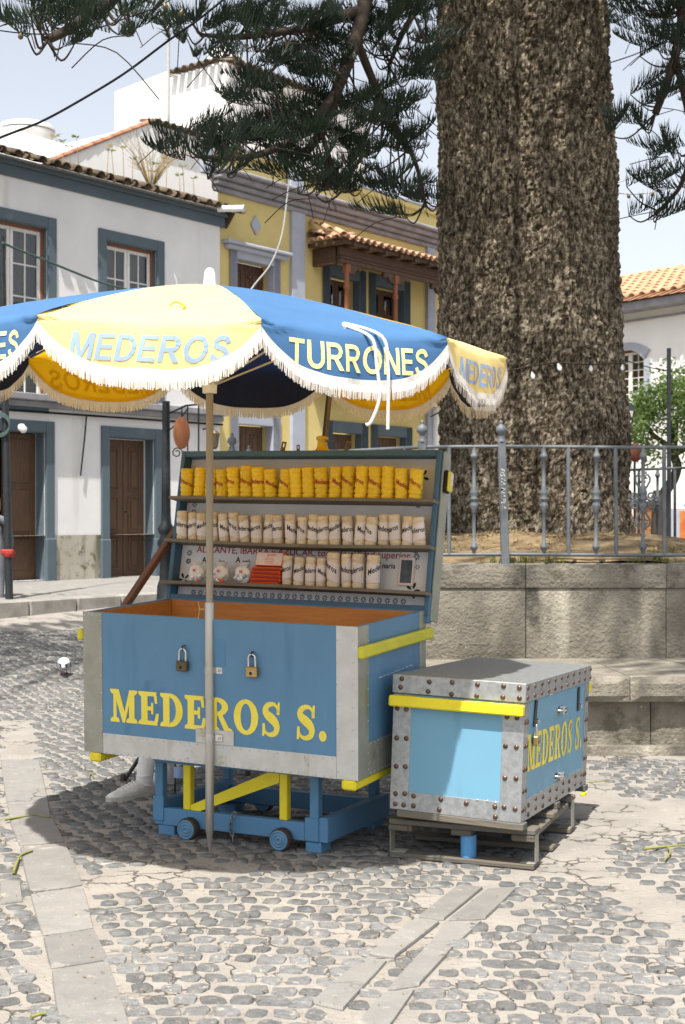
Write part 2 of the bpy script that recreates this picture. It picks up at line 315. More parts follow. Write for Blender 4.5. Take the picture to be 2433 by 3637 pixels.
M['paper'] = mat('paper', (.68, .63, .62), (.62, .56, .54), scale=60, rough=.38, bump=.4, bscale=60, dist=.003, rvar=.07, stretch=(.5, .5, 3), spots=[((.40, .37, .38), 280, .60)])
M['orange_box'] = mat('orange_box', (.60, .085, .02), (.52, .07, .015), scale=9, rough=.35, bump=.15, rvar=.1)
M['box_label'] = mat('box_label', (.72, .62, .56), (.66, .5, .43), scale=40, rough=.5, bump=0)
M['bag'] = mat('bag', (.62, .58, .56), (.7, .68, .67), (.5, .42, .38), scale=18, rough=.25, bump=.8, bscale=20, dist=.01, spots=[((.7, .3, .16), 13, .70), ((.12, .2, .42), 11, .69)])
# parasol
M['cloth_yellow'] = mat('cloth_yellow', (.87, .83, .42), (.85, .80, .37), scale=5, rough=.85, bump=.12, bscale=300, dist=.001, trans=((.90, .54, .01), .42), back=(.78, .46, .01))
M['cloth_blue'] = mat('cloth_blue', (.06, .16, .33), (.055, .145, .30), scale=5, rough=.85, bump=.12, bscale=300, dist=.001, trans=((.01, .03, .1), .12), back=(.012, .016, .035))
M['cloth_letter_blue'] = mat('cloth_letter_blue', (.30, .41, .60), (.25, .36, .56), scale=9, rough=.85, bump=0)
M['cloth_letter_yellow'] = mat('cloth_letter_yellow', (.84, .78, .38), (.8, .72, .3), scale=9, rough=.85, bump=0)
M['fringe'] = mat('fringe', (.84, .82, .79), (.76, .73, .68), scale=30, rough=.95, bump=.2, bscale=200, trans=((.62, .52, .36), .22))
M['pole'] = mat('pole', (.36, .32, .25), (.28, .24, .18), (.46, .42, .35), scale=9, rough=.45, metal=.35, bump=.1, stretch=(1, 1, .25))
M['rope'] = mat('rope', (.78, .77, .74), (.68, .66, .62), scale=60, rough=.9, bump=.5, bscale=200)
M['white_plastic'] = mat('white_plastic', (.80, .80, .78), (.74, .74, .72), scale=8, rough=.35, bump=0)
M['rubber'] = mat('rubber', (.035, .025, .02), (.07, .045, .03), scale=20, rough=.8, bump=.4)
M['skin'] = mat('skin', (.50, .30, .21), (.44, .26, .18), scale=20, rough=.5, bump=.05)
M['sock'] = mat('sock', (.72, .70, .69), (.62, .60, .59), scale=60, rough=.9, bump=.4, bscale=180)
M['shoe'] = mat('shoe', (.70, .68, .64), (.56, .54, .50), scale=30, rough=.7, bump=.5, bscale=60, spots=[((.45, .41, .35), 9, .68)])
M['sole'] = mat('sole', (.56, .53, .48), (.45, .42, .37), scale=15, rough=.8, bump=.2)
M['dark_cloth'] = mat('dark_cloth', (.03, .033, .045), (.045, .05, .06), scale=8, rough=.9, bump=.2)
M['grey_cloth'] = mat('grey_cloth', (.12, .13, .15), (.17, .18, .2), scale=8, rough=.9, bump=.2)
M['hair'] = mat('hair', (.22, .16, .09), (.3, .24, .15), scale=30, rough=.6, bump=.5, bscale=60, stretch=(3, 3, .6))
M['sign_orange'] = mat('sign_orange', (.52, .20, .09), (.44, .17, .08), (.6, .28, .15), scale=9, rough=.7, bump=.15, spots=[((.35, .2, .12), 7, .66)])
M['sign_brown'] = mat('sign_brown', (.16, .05, .025), (.12, .04, .02), scale=9, rough=.7, bump=.1)
M['cable'] = mat('cable', (.010, .012, .015), (.016, .018, .02), scale=20, rough=.9, bump=.1, spec=.1)
M['pale_tile'] = mat('pale_tile', (.52, .30, .18), (.44, .24, .14), (.58, .38, .25), scale=6, rough=.9, bump=.3, rvar=.15)
M['green_cable'] = mat('green_cable', (.04, .08, .07), (.06, .1, .09), scale=20, rough=.7, bump=.1)
M['pale_cable'] = mat('pale_cable', (.45, .45, .43), (.35, .35, .33), scale=20, rough=.7, bump=.1)
M['feather'] = mat('feather', (.66, .65, .66), (.5, .5, .52), scale=12, rough=.8, bump=.2)
M['dark_feather'] = mat('dark_feather', (.05, .055, .065), (.1, .1, .11), scale=20, rough=.7, bump=.2)
M['twig_green'] = mat('twig_green', (.24, .24, .06), (.17, .18, .05), scale=20, rough=.8, bump=.3)
M['yellow_box'] = mat('yellow_box', (.72, .62, .04), (.6, .5, .03), scale=9, rough=.4, bump=.05)
M['lamp_yellow'] = mat('lamp_yellow', (.66, .42, .03), (.55, .33, .02), scale=9, rough=.4, bump=.2, spots=[((.2, .14, .05), 12, .66)])
M['rust'] = mat('rust', (.20, .14, .075), (.13, .085, .045), (.28, .22, .12), scale=18, rough=.7, metal=.3, bump=.2)
M['photo'] = mat('photo', (.02, .035, .05), (.10, .12, .13), (.26, .25, .23), scale=16, rough=.4, bump=0)
M['tank'] = mat('tank', (.62, .62, .60), (.5, .5, .48), scale=4, rough=.8, bump=.1)
M['clear'] = glass('clear', (.8, .86, .88), .05, .5)
# ================================================================ THE SETTING
# ---- ground: one sheet to the horizon
def axis_lines(lo, hi, dense_lo, dense_hi, step):
    a = list(np.arange(dense_lo, dense_hi+1e-6, step)); x = dense_lo; d = step
    while x > lo: d *= 1.5; x -= d; a.insert(0, max(x, lo))
    x = dense_hi; d = step
    while x < hi: d *= 1.5; x += d; a.append(min(x, hi))
    return a
gx = axis_lines(-300, 300, -6, 6, .5); gy = axis_lines(-60, 500, 2, 26, .5)
gb = MB()
gv = [(x, y, gz(x, y)) for y in gy for x in gx]; nx = len(gx)
gb.add(gv, [(j*nx+i, j*nx+i+1, (j+1)*nx+i+1, (j+1)*nx+i) for j in range(len(gy)-1) for i in range(nx-1)], True)
ground = tag(gb.obj('ground', M['mortar']), 'pale mortared plaza ground between the dark cobbles', kind='structure')

# ---- paving slabs (photo pixels of their corners, all lying on the ground plane)
def z3(x, y): return (x*.7755, 2900+y*.7755)
def z4(x, y): return (1216+x*.7762, 2900+y*.7762)
SL = [[(0, 2706), (140, 2700), (185, 2905), (30, 2910)],
      [(30, 2914), (187, 2909), z3(300, 120), z3(85, 140)],
      [z3(86, 145), z3(302, 125), z3(385, 322), z3(131, 357)],
      [z3(133, 363), z3(387, 328), z3(435, 518), z3(190, 556)],
      [z3(192, 562), z3(437, 525), z3(500, 662), z3(228, 706)],
      [z3(230, 712), z3(502, 668), z3(600, 960), z3(268, 975)],
      [z4(530, 322), z4(650, 330), z4(462, 482), z4(342, 468)],
      [z4(338, 474), z4(452, 490), z4(236, 658), z4(116, 640)],
      [z4(98, 648), z4(212, 664), z4(0, 900), z4(-150, 862)],
      [z4(668, 336), z4(805, 330), z4(655, 476), z4(478, 484)],
      [z4(468, 490), z4(645, 485), z4(518, 597), z4(398, 587)],
      [z4(395, 592), z4(515, 602), z4(350, 785), z4(200, 805)],
      [z4(192, 814), z4(338, 798), z4(210, 985), z4(30, 990)],
      [(0, 3135), z3(92, 305), z3(105, 395), (0, 3216)]]
slab_polys = []
for i, q in enumerate(SL):
    w = [G(*p) for p in q]; c = sum(w, V())/4; slab_polys.append(w)
    pts = []
    for k in range(4):                                      # worn, slightly wavy edges
        a, b = w[k], w[(k+1) % 4]
        for t in (0, .25, .5, .75):
            p = a.lerp(b, t); p = p+(c-p)*(.012+U(0, .03) if t else .05); pts.append((p.x-c.x, p.y-c.y))
    if sum(pts[k][0]*pts[(k+1) % 16][1]-pts[(k+1) % 16][0]*pts[k][1] for k in range(16)) < 0: pts.reverse()
    mb = MB(); mb.prism(pts, .018, bev=.03)
    o = mb.obj('paving_slab', M['slab'], ground, T4(c.x, c.y, -.008+U(0, .004)) @ R4('X', U(-.006, .006)))

# ---- cobblestones
def inpoly(x, y, poly):
    r = False; n = len(poly)
    for i in range(n):
        a, b = poly[i], poly[i-1]
        if (a[1] > y) != (b[1] > y) and x < (b[0]-a[0])*(y-a[1])/(b[1]-a[1])+a[0]: r = not r
    return r
def gp(pl): return [tuple(G(*p)[:2]) for p in pl]
excl = [[(p.x+(p.x-sum(q.x for q in w)/4)*.03, p.y+(p.y-sum(q.y for q in w)/4)*.03) for p in w] for w in slab_polys]
excl += [gp([z4(640, 330), z4(900, 200), z4(1060, 0), z4(1568, -60), z4(1568, 95), z4(1250, 140), z4(1180, 230), z4(1340, 320), z4(1568, 400), z4(1568, 560), z4(1180, 330), z4(900, 262)]),
         gp([z3(372, 292), z3(560, 225), z3(950, 205), z3(1240, 245), z3(820, 300), z3(395, 352)]),
         gp([z4(655, 335), z4(820, 330), z4(520, 570), z4(380, 570), z4(462, 488)]),
         gp([z4(0, 905), z4(205, 808), z4(345, 790), z4(250, 975), z4(-40, 980)]),
         [(1.05, 6.6), (3.2, 6.6), (3.2, 7.2), (1.5, 7.6), (1.5, 8.9), (.3, 8.9), (.9, 7.4)],
         gp([(0, 2560), (120, 2560), (140, 2700), (0, 2706)])]
def stone_mesh(seed):
    r = random.Random(seed); n = 9; pts = []; sk = r.uniform(-.3, .15)
    for k in range(n):
        a = 2*math.pi*k/n+.35+r.uniform(-.2, .2); c, s = math.cos(a), math.sin(a)
        e = 1/((abs(c)**7+abs(s)**7)**(1/7)); pts.append((e*c*r.uniform(.88, 1.03)+sk*e*s, e*s*r.uniform(.88, 1.03)))
    pts = [(x*.052, y*.061) for x, y in pts]
    vv = [(x, y, -1) for x, y in pts]+[(x*.95, y*.95, .35) for x, y in pts]+[(x*.86, y*.86, .80+r.uniform(-.3, .3)) for x, y in pts]+[(0, 0, .92)]
    vv = [(x, y, z*.01) for x, y, z in vv]; ff = []
    for i in range(n):
        j = (i+1) % n; ff += [(i, j, n+j, n+i), (n+i, n+j, 2*n+j, 2*n+i), (2*n+i, 2*n+j, 3*n)]
    mb = MB(); mb.add(vv, ff, False); return mb
stone_mbs = [stone_mesh(i) for i in range(14)]
stone_mes = [mb.mesh('cobblestone', M['cobble']) for mb in stone_mbs]
stones = []
def slopeB(x): return .62*max(0, min(1, (-.35-x)/1.0))-.10
def rowY(x, reg):
    if reg == 0: return .38*x
    if reg == 2: return -.10*x+.03*math.sin(x*2.3)
    d = max(0, min(1, (-.35-x)/1.0)); base = -.10*x
    return base-.62*(d*d/2 if x > -1.35 else .5+(-1.35-x))*1.0
stripL = [G(*p) for p in ((85, 2706), z3(175, 35), z3(240, 240), z3(350, 600), z3(440, 975))]
stripR = [G(*p) for p in (z4(700, 330), z4(300, 700), z4(80, 950))]
def side(x, y, line):
    for a, b in zip(line, line[1:]):
        lo, hi = min(a.y, b.y), max(a.y, b.y)
        if lo <= y <= hi: return x-(a.x+(b.x-a.x)*(y-a.y)/(b.y-a.y))
    e = line[0] if y > line[0].y else line[-1]; return x-e.x
cw, ch = .090, .104
for reg in (0, 1, 2):
    for j in range(-40, 190):
        yy = j*ch+3.2; off = (j % 2)*.5+U(-.15, .15)
        i = -60
        while i < 60:
            i += 1
            x = (i+off)*cw+U(-.005, .005); y = yy+rowY(x, reg)+U(-.005, .005)
            if y < 3.9 or y > 16 or abs(x) > .27*y+.25: continue
            r_ = 0 if side(x, y, stripL) < 0 else (1 if (y > 6.3 or side(x, y, stripR) < 0) else 2)
            if y > 6.3 and x > .95: r_ = 2
            if r_ != reg: continue
            if any(inpoly(x, y, e) for e in excl): continue
            if y > 8.75 and x > -1.1: continue
            if rnd.random() < .03: continue
            a = math.atan2(rowY(x+.01, reg)-rowY(x-.01, reg), .02)
            stones.append((x, y, a+U(-.09, .09), cw*.5*U(.76, 1.02)*(1.3 if rnd.random() < .05 else 1), ch*.5*U(.72, .95), U(.008, .015), rnd.randrange(14)))
stones.sort(key=lambda s: s[1]+abs(s[0])*.3)
def stone_m(s): return T4(s[0], s[1], gz(s[0], s[1])-.003) @ R4('Z', s[2]) @ R4('X', U(-.07, .07)) @ R4('Y', U(-.08, .08)) @ S4(s[3]/.052, s[4]/.061, s[5]/.01)
for s in stones[:300]: put('cobblestone', stone_mes[s[6]], ground, stone_m(s))
far = MB()
for s in stones[300:]: far.add(stone_mbs[s[6]].v, stone_mbs[s[6]].f, True, stone_m(s))
tag(far.obj('cobblestones', M['cobble_far'], ground), 'smaller grey cobbles further back across the plaza', kind='stuff')

# ---- pavement in front of the houses, with its kerb
FY = math.atan2(.790, .613)                                  # facade direction
FF = Frame((-3.332, 22.5, 0), FY)                            # x along the street, y into the houses
pv = MB()
kx = FF.hit(395, 2110, 2, .4).x
N_ = 40
for a, b, w0, w1, z0, z1 in ((-12, 20, 0, -2.35, .575, .47),):
    xs = np.linspace(a, b, N_)
    for i in range(N_-1):
        pv.add([(xs[i], w0+.3, z0), (xs[i], w1, z1), (xs[i+1], w1, z1), (xs[i+1], w0+.3, z0)], [(0, 1, 2, 3)])
pavement = tag(pv.obj('pavement', M['slab']), 'pale paved footway along the white house', kind='structure'); pavement.matrix_world = FF.m
kx = -3.2
for i in range(13):
    x0 = -12+i*.78; drop = x0 > kx
    mb = MB(); mb.box((x0+.006, -2.53, .1), (x0+.774, -2.35, .474), .02)
    mb.obj('kerb_stone', M['kerb'], pavement)
for i in range(14):
    x0 = -1.86+i*.78
    mb = MB(); mb.box((x0+.006, -2.53, .1), (x0+.774, -2.35, .472), .02)
    mb.obj('kerb_stone', M['kerb'], pavement)

# ---- the octagonal planter
PC = V((1.62, 12.65, 0))
def octa(ap, k, t):                                          # point on side k (0 = facing the camera), t in -1..1
    c = math.radians(-90+45*k); n = V((math.cos(c), math.sin(c), 0)); tt = V((-n.y, n.x, 0))
    return n*ap+tt*(t*ap*math.tan(math.pi/8))
planter = empty('stone_planter', T4(*PC), 'octagonal stone planter with a bench ledge round the huge tree', 'planter')
def ring_block(name, k, t0, t1, a0, a1, z0, z1, mm, jit=0, gap=.003, bev=.009, sub=10):
    """block of one side of the ring, outer face rough"""
    mb = MB(); w = a1*math.tan(math.pi/8)
    if t0 > -1: t0 += gap/w
    if t1 < 1: t1 -= gap/w
    nz = 4; outer = []
    g = []
    for iz in range(nz+1):
        for it in range(sub+1):
            t = t0+(t1-t0)*it/sub; z = z0+(z1-z0)*iz/nz
            e = (it in (0, sub)) or (iz in (0, nz))
            p = octa(a1, k, t); n = octa(1, k, 0)
            d = -bev if e else jit*noise.noise(p*7+V((0, 0, z*7)))
            pp = p+n*d; g.append((pp.x, pp.y, z))
    ff = [(iz*(sub+1)+it, iz*(sub+1)+it+1, (iz+1)*(sub+1)+it+1, (iz+1)*(sub+1)+it) for iz in range(nz) for it in range(sub)]
    b0 = len(g)
    A, B = octa(a0, k, t0*1), octa(a0, k, t1*1)
    g += [(A.x, A.y, z0), (B.x, B.y, z0), (A.x, A.y, z1), (B.x, B.y, z1)]
    top = [nz*(sub+1)+i for i in range(sub+1)]; bot = list(range(sub+1))
    ff += [tuple(top)+(b0+3, b0+2), tuple(bot[::-1])+(b0, b0+1), (b0, b0+2, b0+3, b0+1)]
    ff += [tuple(iz*(sub+1) for iz in range(nz, -1, -1))+(b0, b0+2), tuple(iz*(sub+1)+sub for iz in range(nz+1))+(b0+3, b0+1)]
    mb.add(g, ff); return mb.obj(name, mm, planter)
for k in range(8):
    cut = [-1, -.29, .64, 1] if k == 0 else [-1, -.2+U(-.2, .2), .45+U(-.1, .1), 1]
    cut2 = [-1, -.5, .12, .58, 1]
    for t0, t1 in zip(cut, cut[1:]):
        ring_block('wall_block', k, t0, t1, 2.15, 2.60, .47, .999, M['stone'], .005)
        ring_block('coping_stone', k, t0, t1, 2.15, 2.612, 1.003, 1.167+(.02 if k == 3 else 0), M['stone'], .004)
    if k > 2: ring_block('base_wall', k, -1, 1, 2.15, 2.62, -.05, .469, M['stone'], .012); continue
    for t0, t1 in zip(cut2, cut2[1:]):
        ring_block('bench_slab', k, t0, t1, 2.5, 3.80+U(0, .01), .345, .497+U(-.006, .004), M['stone'], .012, bev=.022)
        ring_block('bench_block', k, t0+(.1 if t0 > -1 else 0), t1+(.1 if t1 < 1 else 0), 2.6, 3.70, -.05, .343, M['stone'], .014)
    ring_block('plinth', k, -1, 1, 3.0, 3.76, -.1, .06, M['stone'], .01, sub=14)
# soil mound
sb = MB(); n = 64; rings = 26; sv = []
def soil_z(x, y):
    r = math.hypot(x, y); return 1.155+.21*max(0, min(1, (2.3-r)/1.3))+.035*noise.fractal(V((x*2.2, y*2.2, 0)), .8, 2, 4)
for i in range(rings+1):
    for k in range(n):
        a = 2*math.pi*k/n; kk = round((math.degrees(a)+90)/45); lim = 2.2/max(.92, math.cos(a+math.pi/2-kk*math.pi/4)); r = lim*(i/rings)
        sv.append((r*math.cos(a), r*math.sin(a), soil_z(r*math.cos(a), r*math.sin(a))))
sb.add(sv, [(i*n+k, i*n+(k+1) % n, (i+1)*n+(k+1) % n, (i+1)*n+k) for i in range(rings) for k in range(n)], True)
soil = sb.obj('soil', M['soil']); soil.location = PC; tag(soil, 'brown soil mound littered with dry needles under the big tree', kind='structure')
def tufts(name, label, mm, n, hmin, hmax, rmin, rmax, wide, flat=0, amin=-155, amax=-25):
    vv = []; ff = []
    for _ in range(n):
        a = math.radians(U(amin, amax)); r = U(rmin, rmax); x, y = r*math.cos(a), r*math.sin(a)
        if noise.noise(V((x*1.8, y*1.8, 3))) < -.05: continue
        z = soil_z(x, y)-.005
        for b in range(5):
            h = U(hmin, hmax); w = U(0, 6.28); l = U(.3, 1.2)+flat; px, py = x+U(-.03, .03), y+U(-.03, .03)
            d = V((math.cos(w), math.sin(w), 0)); s = V((-d.y, d.x, 0))*wide
            p0 = V((px, py, z)); p1 = p0+d*h*l*.4+V((0, 0, h*.6 if not flat else .018)); p2 = p0+d*h*l+V((0, 0, h if not flat else .012))
            i = len(vv); vv += [p0-s, p0+s, p1+s*.7, p1-s*.7, p2]; ff += [(i, i+1, i+2, i+3), (i+3, i+2, i+4, i+4)]
    mb = MB(); mb.add(vv, [f if f[2] != f[3] else f[:3] for f in ff]); o = mb.obj(name, mm); o.location = PC
    tag(o, label, name, kind='stuff')
tufts('grass', 'short green grass along the planter edge', M['grass'], 420, .04, .09, 2.12, 2.34, .003)
tufts('dry_litter', 'dry straw and needle litter on the soil', M['straw'], 900, .05, .12, .95, 2.3, .003, 1.0)

# ---- iron railing on the planter
rail = empty('iron_railing', T4(PC.x, PC.y, 0), 'grey iron railing with turned balusters on the stone planter', 'railing')
RA = 2.53; ZB, ZT = 1.236, 2.01
turned = MB().lathe([(.0135, ZB), (.0135, 1.262), (.021, 1.27), (.021, 1.278), (.027, 1.285), (.027, 1.30), (.021, 1.307), (.021, 1.315), (.0135, 1.325),
    (.0135, 1.535), (.021, 1.545), (.019, 1.56), (.030, 1.58), (.030, 1.60), (.020, 1.622), (.031, 1.632), (.031, 1.642), (.020, 1.652), (.030, 1.672), (.030, 1.69), (.019, 1.712), (.022, 1.724), (.0135, 1.735),
    (.0135, 1.915), (.021, 1.922), (.021, 1.93), (.027, 1.936), (.027, 1.952), (.021, 1.958), (.021, 1.966), (.0135, 1.98), (.0135, ZT)], 10).mesh('turned_baluster', M['iron'])
plain = MB().lathe([(.0145, ZB), (.0145, ZT)], 10).mesh('plain_baluster', M['iron'])
def spiral(cx, cz, r0, r1, a0, turns, n=26):
    return [(cx+(r0+(r1-r0)*i/n)*math.cos(a0+turns*2*math.pi*i/n), 0, cz+(r0+(r1-r0)*i/n)*math.sin(a0+turns*2*math.pi*i/n)) for i in range(n+1)]
orn = MB()
for sx in (-1, 1):
    for sz in (-1, 1):
        q = spiral(.058, .033, .034, .009, math.pi if sz > 0 else math.pi, 1.6 if sz < 0 else 1.6)
        q = [(x*sx, y, 1.625+z*sz) for x, y, z in q]; orn.tube(q, .0075, 6)
        q = [(x*sx, y, 1.625+z*sz) for x, y, z in [(.012, 0, .075), (.03, 0, .10), (.05, 0, .135), (.052, 0, .165), (.035, 0, .188), (.018, 0, .178), (.022, 0, .16), (.034, 0, .163)]]; orn.tube(q, .0075, 6)
        q = [(x*sx, y, 1.625+z*sz) for x, y, z in [(.02, 0, .19), (.026, 0, .21)]]; orn.tube(q, .007, 6)
    q = [(x*sx, 0, 1.625) for x in (.085, .098, .118)]; orn.tube(q, [.006, .014, .004], 6)
    for z in (1.575, 1.675, 1.49, 1.76): orn.tube([(-.02*sx, 0, z), (.02*sx, 0, z)], .010, 6)
orn = orn.mesh('scroll_ornament', M['iron'])
post = MB()
post.box((-.05, -.05, 1.155), (.05, .05, 1.172), .003).box((-.0285, -.0285, 1.17), (.0285, .0285, 2.045), .004)
post.lathe([(.034, 2.045), (.034, 2.06), (.022, 2.068), (.028, 2.08), (.018, 2.092), (.02, 2.1), (.037, 2.118), (.040, 2.135), (.034, 2.155), (.018, 2.168), (.012, 2.172), (.012, 2.18), (.016, 2.188), (.010, 2.198), (.004, 2.205)], 14)
post = post.mesh('post', M['iron'])
def octm(k, x):                                              # frame on the railing line of side k, x along it
    c = math.radians(-90+45*k); n_ = V((math.cos(c), math.sin(c), 0)); t = V((-n_.y, n_.x, 0)); p = n_*RA+t*x
    return Matrix(((t.x, -n_.x, 0, p.x), (t.y, -n_.y, 0, p.y), (0, 0, 1, 0), (0, 0, 0, 1)))
half = RA*math.tan(math.pi/8)
for k in range(8):
    m = octm(k, 0)
    for z, r in ((ZT, .013), (ZB, .013)):
        mb = MB(); mb.tube([(-half, 0, z), (-half*.4, 0, z+.004), (half*.4, 0, z-.003), (half, 0, z)], r, 8); mb.obj('rail_bar', M['iron'], rail, m)
    xs = [-.855, -.68, None, -.17, .005, .19, .355, .535, .70, .88] if k == 0 else [-.88+.22*i for i in range(9)]
    for i, x in enumerate(xs):
        if x is None: continue
        if k == 0: kind = [1, 2, 0, 2, 1, 2, 1, 3, 1, 2][i]
        else: kind = [1, 2, 1, 3][i % 4]
        put('baluster', plain if kind in (1,) else (turned if kind == 2 else turned), rail, octm(k, x) @ R4('Y', U(-.008, .008)))
        if kind == 3: put('scroll_ornament', orn, rail, octm(k, x))
    put('post', post, rail, octm(k, -half))
pm = octm(0, -.452) @ T4(0, 0, 1.17) @ R4('Y', -.03) @ T4(0, 0, -1.17); po = put('post', post, rail, pm)
# scratched writing on that post
def text_me(body, size, mm, off=0, shear=0, res=3, align_x='LEFT', spacing=1.0):
    c = bpy.data.curves.new('t', 'FONT'); c.body = body; c.size = size; c.offset = off; c.shear = shear; c.resolution_u = res; c.align_x = align_x; c.space_character = spacing
    o = bpy.data.objects.new('t', c); COL.objects.link(o); dg = bpy.context.evaluated_depsgraph_get(); dg.update()
    me = bpy.data.meshes.new_from_object(o.evaluated_get(dg)); bpy.data.objects.remove(o); bpy.data.curves.remove(c)
    me.materials.clear(); me.materials.append(mm); return me
def wrapped(me, fn, cuts=0, mm=None):                        # bend a flat text mesh with fn(x, y) -> point
    bm = bmesh.new(); bm.from_mesh(me); bmesh.ops.triangulate(bm, faces=bm.faces[:])
    for _ in range(cuts):
        ls = [e for e in bm.edges if e.calc_length() > me.get('lim', .03)]
        if not ls: break
        bmesh.ops.subdivide_edges(bm, edges=ls, cuts=1); bmesh.ops.triangulate(bm, faces=bm.faces[:])
    for v in bm.verts: v.co = fn(v.co.x, v.co.y)
    bmesh.ops.recalc_face_normals(bm, faces=bm.faces[:])
    out = bpy.data.meshes.new('lettering'); bm.to_mesh(out); bm.free(); out.materials.append(mm or me.materials[0]); return out
sc = text_me('FISTA NAPLA', .046, M['white_paint'], -.004, .3)
sc['lim'] = 9
put('scratched_writing', wrapped(sc, lambda x, y: V((y-.018, -.0305, 1.86-x*1.1)), 0), po)

# ---- windblown litter in the joints
lv, lf_ = [], []
for _ in range(1100):
    y = 4+ (U(0, 1)**1.6)*9; x = U(-.27, .27)*y; z = gz(x, y)+.012+U(0, .004); a = U(0, 6.28); l = U(.003, .010)*(2.2 if rnd.random() < .12 else 1); w = U(.0012, .004); c, s_ = math.cos(a), math.sin(a)
    if y > 8.7 and x > -1.2: continue
    i = len(lv); lv += [(x-c*l, y-s_*l, z), (x+s_*w, y-c*w, z+.002), (x+c*l, y+s_*l, z+.001), (x-s_*w, y+c*w, z+.003)]; lf_.append((i, i+1, i+2, i+3))
tag(MB().add(lv, lf_).obj('ground_litter', M['litter']), 'tiny dry leaf bits scattered over the cobbles', 'litter', kind='stuff')
# ================================================================ THE BIG TREE
def bark_material():
    m = bpy.data.materials.new('bark'); m.use_nodes = True; nt = m.node_tree; N = nt.nodes; L = nt.links; b = N['Principled BSDF']
    tc = N.new('ShaderNodeTexCoord'); mp = N.new('ShaderNodeMapping'); mp.inputs['Scale'].default_value = (1, 1, .52); L.new(tc.outputs['Object'], mp.inputs[0])
    nz = N.new('ShaderNodeTexNoise'); nz.inputs['Scale'].default_value = 9; nz.inputs['Detail'].default_value = 6; L.new(mp.outputs[0], nz.inputs[0])
    mixv = N.new('ShaderNodeMixRGB'); mixv.inputs[0].default_value = .12; L.new(mp.outputs[0], mixv.inputs[1]); L.new(nz.outputs['Color'], mixv.inputs[2])
    vo = N.new('ShaderNodeTexVoronoi'); vo.feature = 'F1'; vo.inputs['Scale'].default_value = 20; L.new(mixv.outputs[0], vo.inputs[0])
    n2 = N.new('ShaderNodeTexNoise'); n2.inputs['Scale'].default_value = 24; n2.inputs['Detail'].default_value = 9; n2.inputs['Roughness'].default_value = .80; L.new(mp.outputs[0], n2.inputs[0])
    cr = N.new('ShaderNodeValToRGB'); e = cr.color_ramp.elements; e[0].position = .41; e[0].color = (.026, .021, .014, 1); e[1].position = .60; e[1].color = (.40, .345, .262, 1)
    x = cr.color_ramp.elements.new(.5); x.color = (.125, .098, .067, 1); L.new(n2.outputs[0], cr.inputs[0])
    n3 = N.new('ShaderNodeTexNoise'); n3.inputs['Scale'].default_value = 1.6; n3.inputs['Detail'].default_value = 5; L.new(tc.outputs['Object'], n3.inputs[0])  # broad light and dark patches: sun and shade dapple put into bark colour
    hs = N.new('ShaderNodeHueSaturation'); mr = N.new('ShaderNodeMapRange'); mr.inputs[1].default_value = .3; mr.inputs[2].default_value = .7; mr.inputs[3].default_value = .62; mr.inputs[4].default_value = 1.45
    L.new(n3.outputs[0], mr.inputs[0]); L.new(mr.outputs[0], hs.inputs['Value']); L.new(cr.outputs[0], hs.inputs['Color']); L.new(hs.outputs[0], b.inputs['Base Color'])
    b.inputs['Roughness'].default_value = .95; b.inputs['Specular IOR Level'].default_value = .15
    mu = N.new('ShaderNodeMath'); mu.operation = 'MULTIPLY_ADD'; L.new(vo.outputs['Distance'], mu.inputs[0]); mu.inputs[1].default_value = -1.0; L.new(n2.outputs[0], mu.inputs[2])
    bp = N.new('ShaderNodeBump'); bp.inputs['Strength'].default_value = .9; bp.inputs['Distance'].default_value = .03; L.new(mu.outputs[0], bp.inputs['Height']); L.new(bp.outputs[0], b.inputs['Normal'])
    return m
M['bark'] = bark_material()
tree = empty('araucaria_tree', T4(1.74, 12.65, 1.2), 'huge rough-barked araucaria tree growing out of the stone planter', 'tree')
TO = V((1.74, 12.65, 1.2))
NA, heights = 330, list(np.arange(-.12, 5.2, .017))+list(np.arange(5.2, 9.5, .12))
def axis_x(z): return -.14*min(z, 5)/5
def rad0(z): return .757+.105*max(0, 1-z/4.9)**1.1+.10*math.exp(-max(z+.1, 0)/.22) if z < 4.9 else max(.3, .757-.05*(z-4.9))
tv = np.zeros((len(heights)*NA, 3)); q = 0
for z in heights:
    r0 = rad0(z); ax = axis_x(z)
    for k in range(NA):
        a = 2*math.pi*k/NA; c, s = math.cos(a), math.sin(a); p = V((c*.85, s*.85, z))
        d = 0
        if math.sin(a) < .35 and z < 5.2:
            w = noise.noise_vector(p*5)*.05
            pp = V((p.x, p.y, p.z*.6))+w
            dist, _ = noise.voronoi(pp*17); e = dist[1]-dist[0]
            d = .030*min(1, e*2.2)-.016
            d += .020*noise.noise(V((p.x*9, p.y*9, p.z*4)))-.030*max(0, 1-abs(noise.noise(V((p.x*7.5, p.y*7.5, p.z*1.3+4))))*7)+.014*noise.noise(p*34)+.008*noise.noise(p*60)
        big = .03*noise.noise(p*1.3)+.02*math.sin(a*5+z*.7)*math.exp(-max(z, 0)/1.2)
        # knot where a limb was cut, upper left
        kn = .10*math.exp(-(((a-3.55)/.22)**2+((z-4.35)/.22)**2))
        rr = r0+d+big+kn
        tv[q] = (ax+rr*c, rr*s, z); q += 1
nh = len(heights)
ii, kk = np.meshgrid(np.arange(nh-1), np.arange(NA), indexing='ij'); k2 = (kk+1) % NA
tf = np.stack([ii*NA+kk, ii*NA+k2, (ii+1)*NA+k2, (ii+1)*NA+kk], -1).reshape(-1, 4)
put('trunk', npmesh('trunk', tv, tf, M['bark'], False), tree)

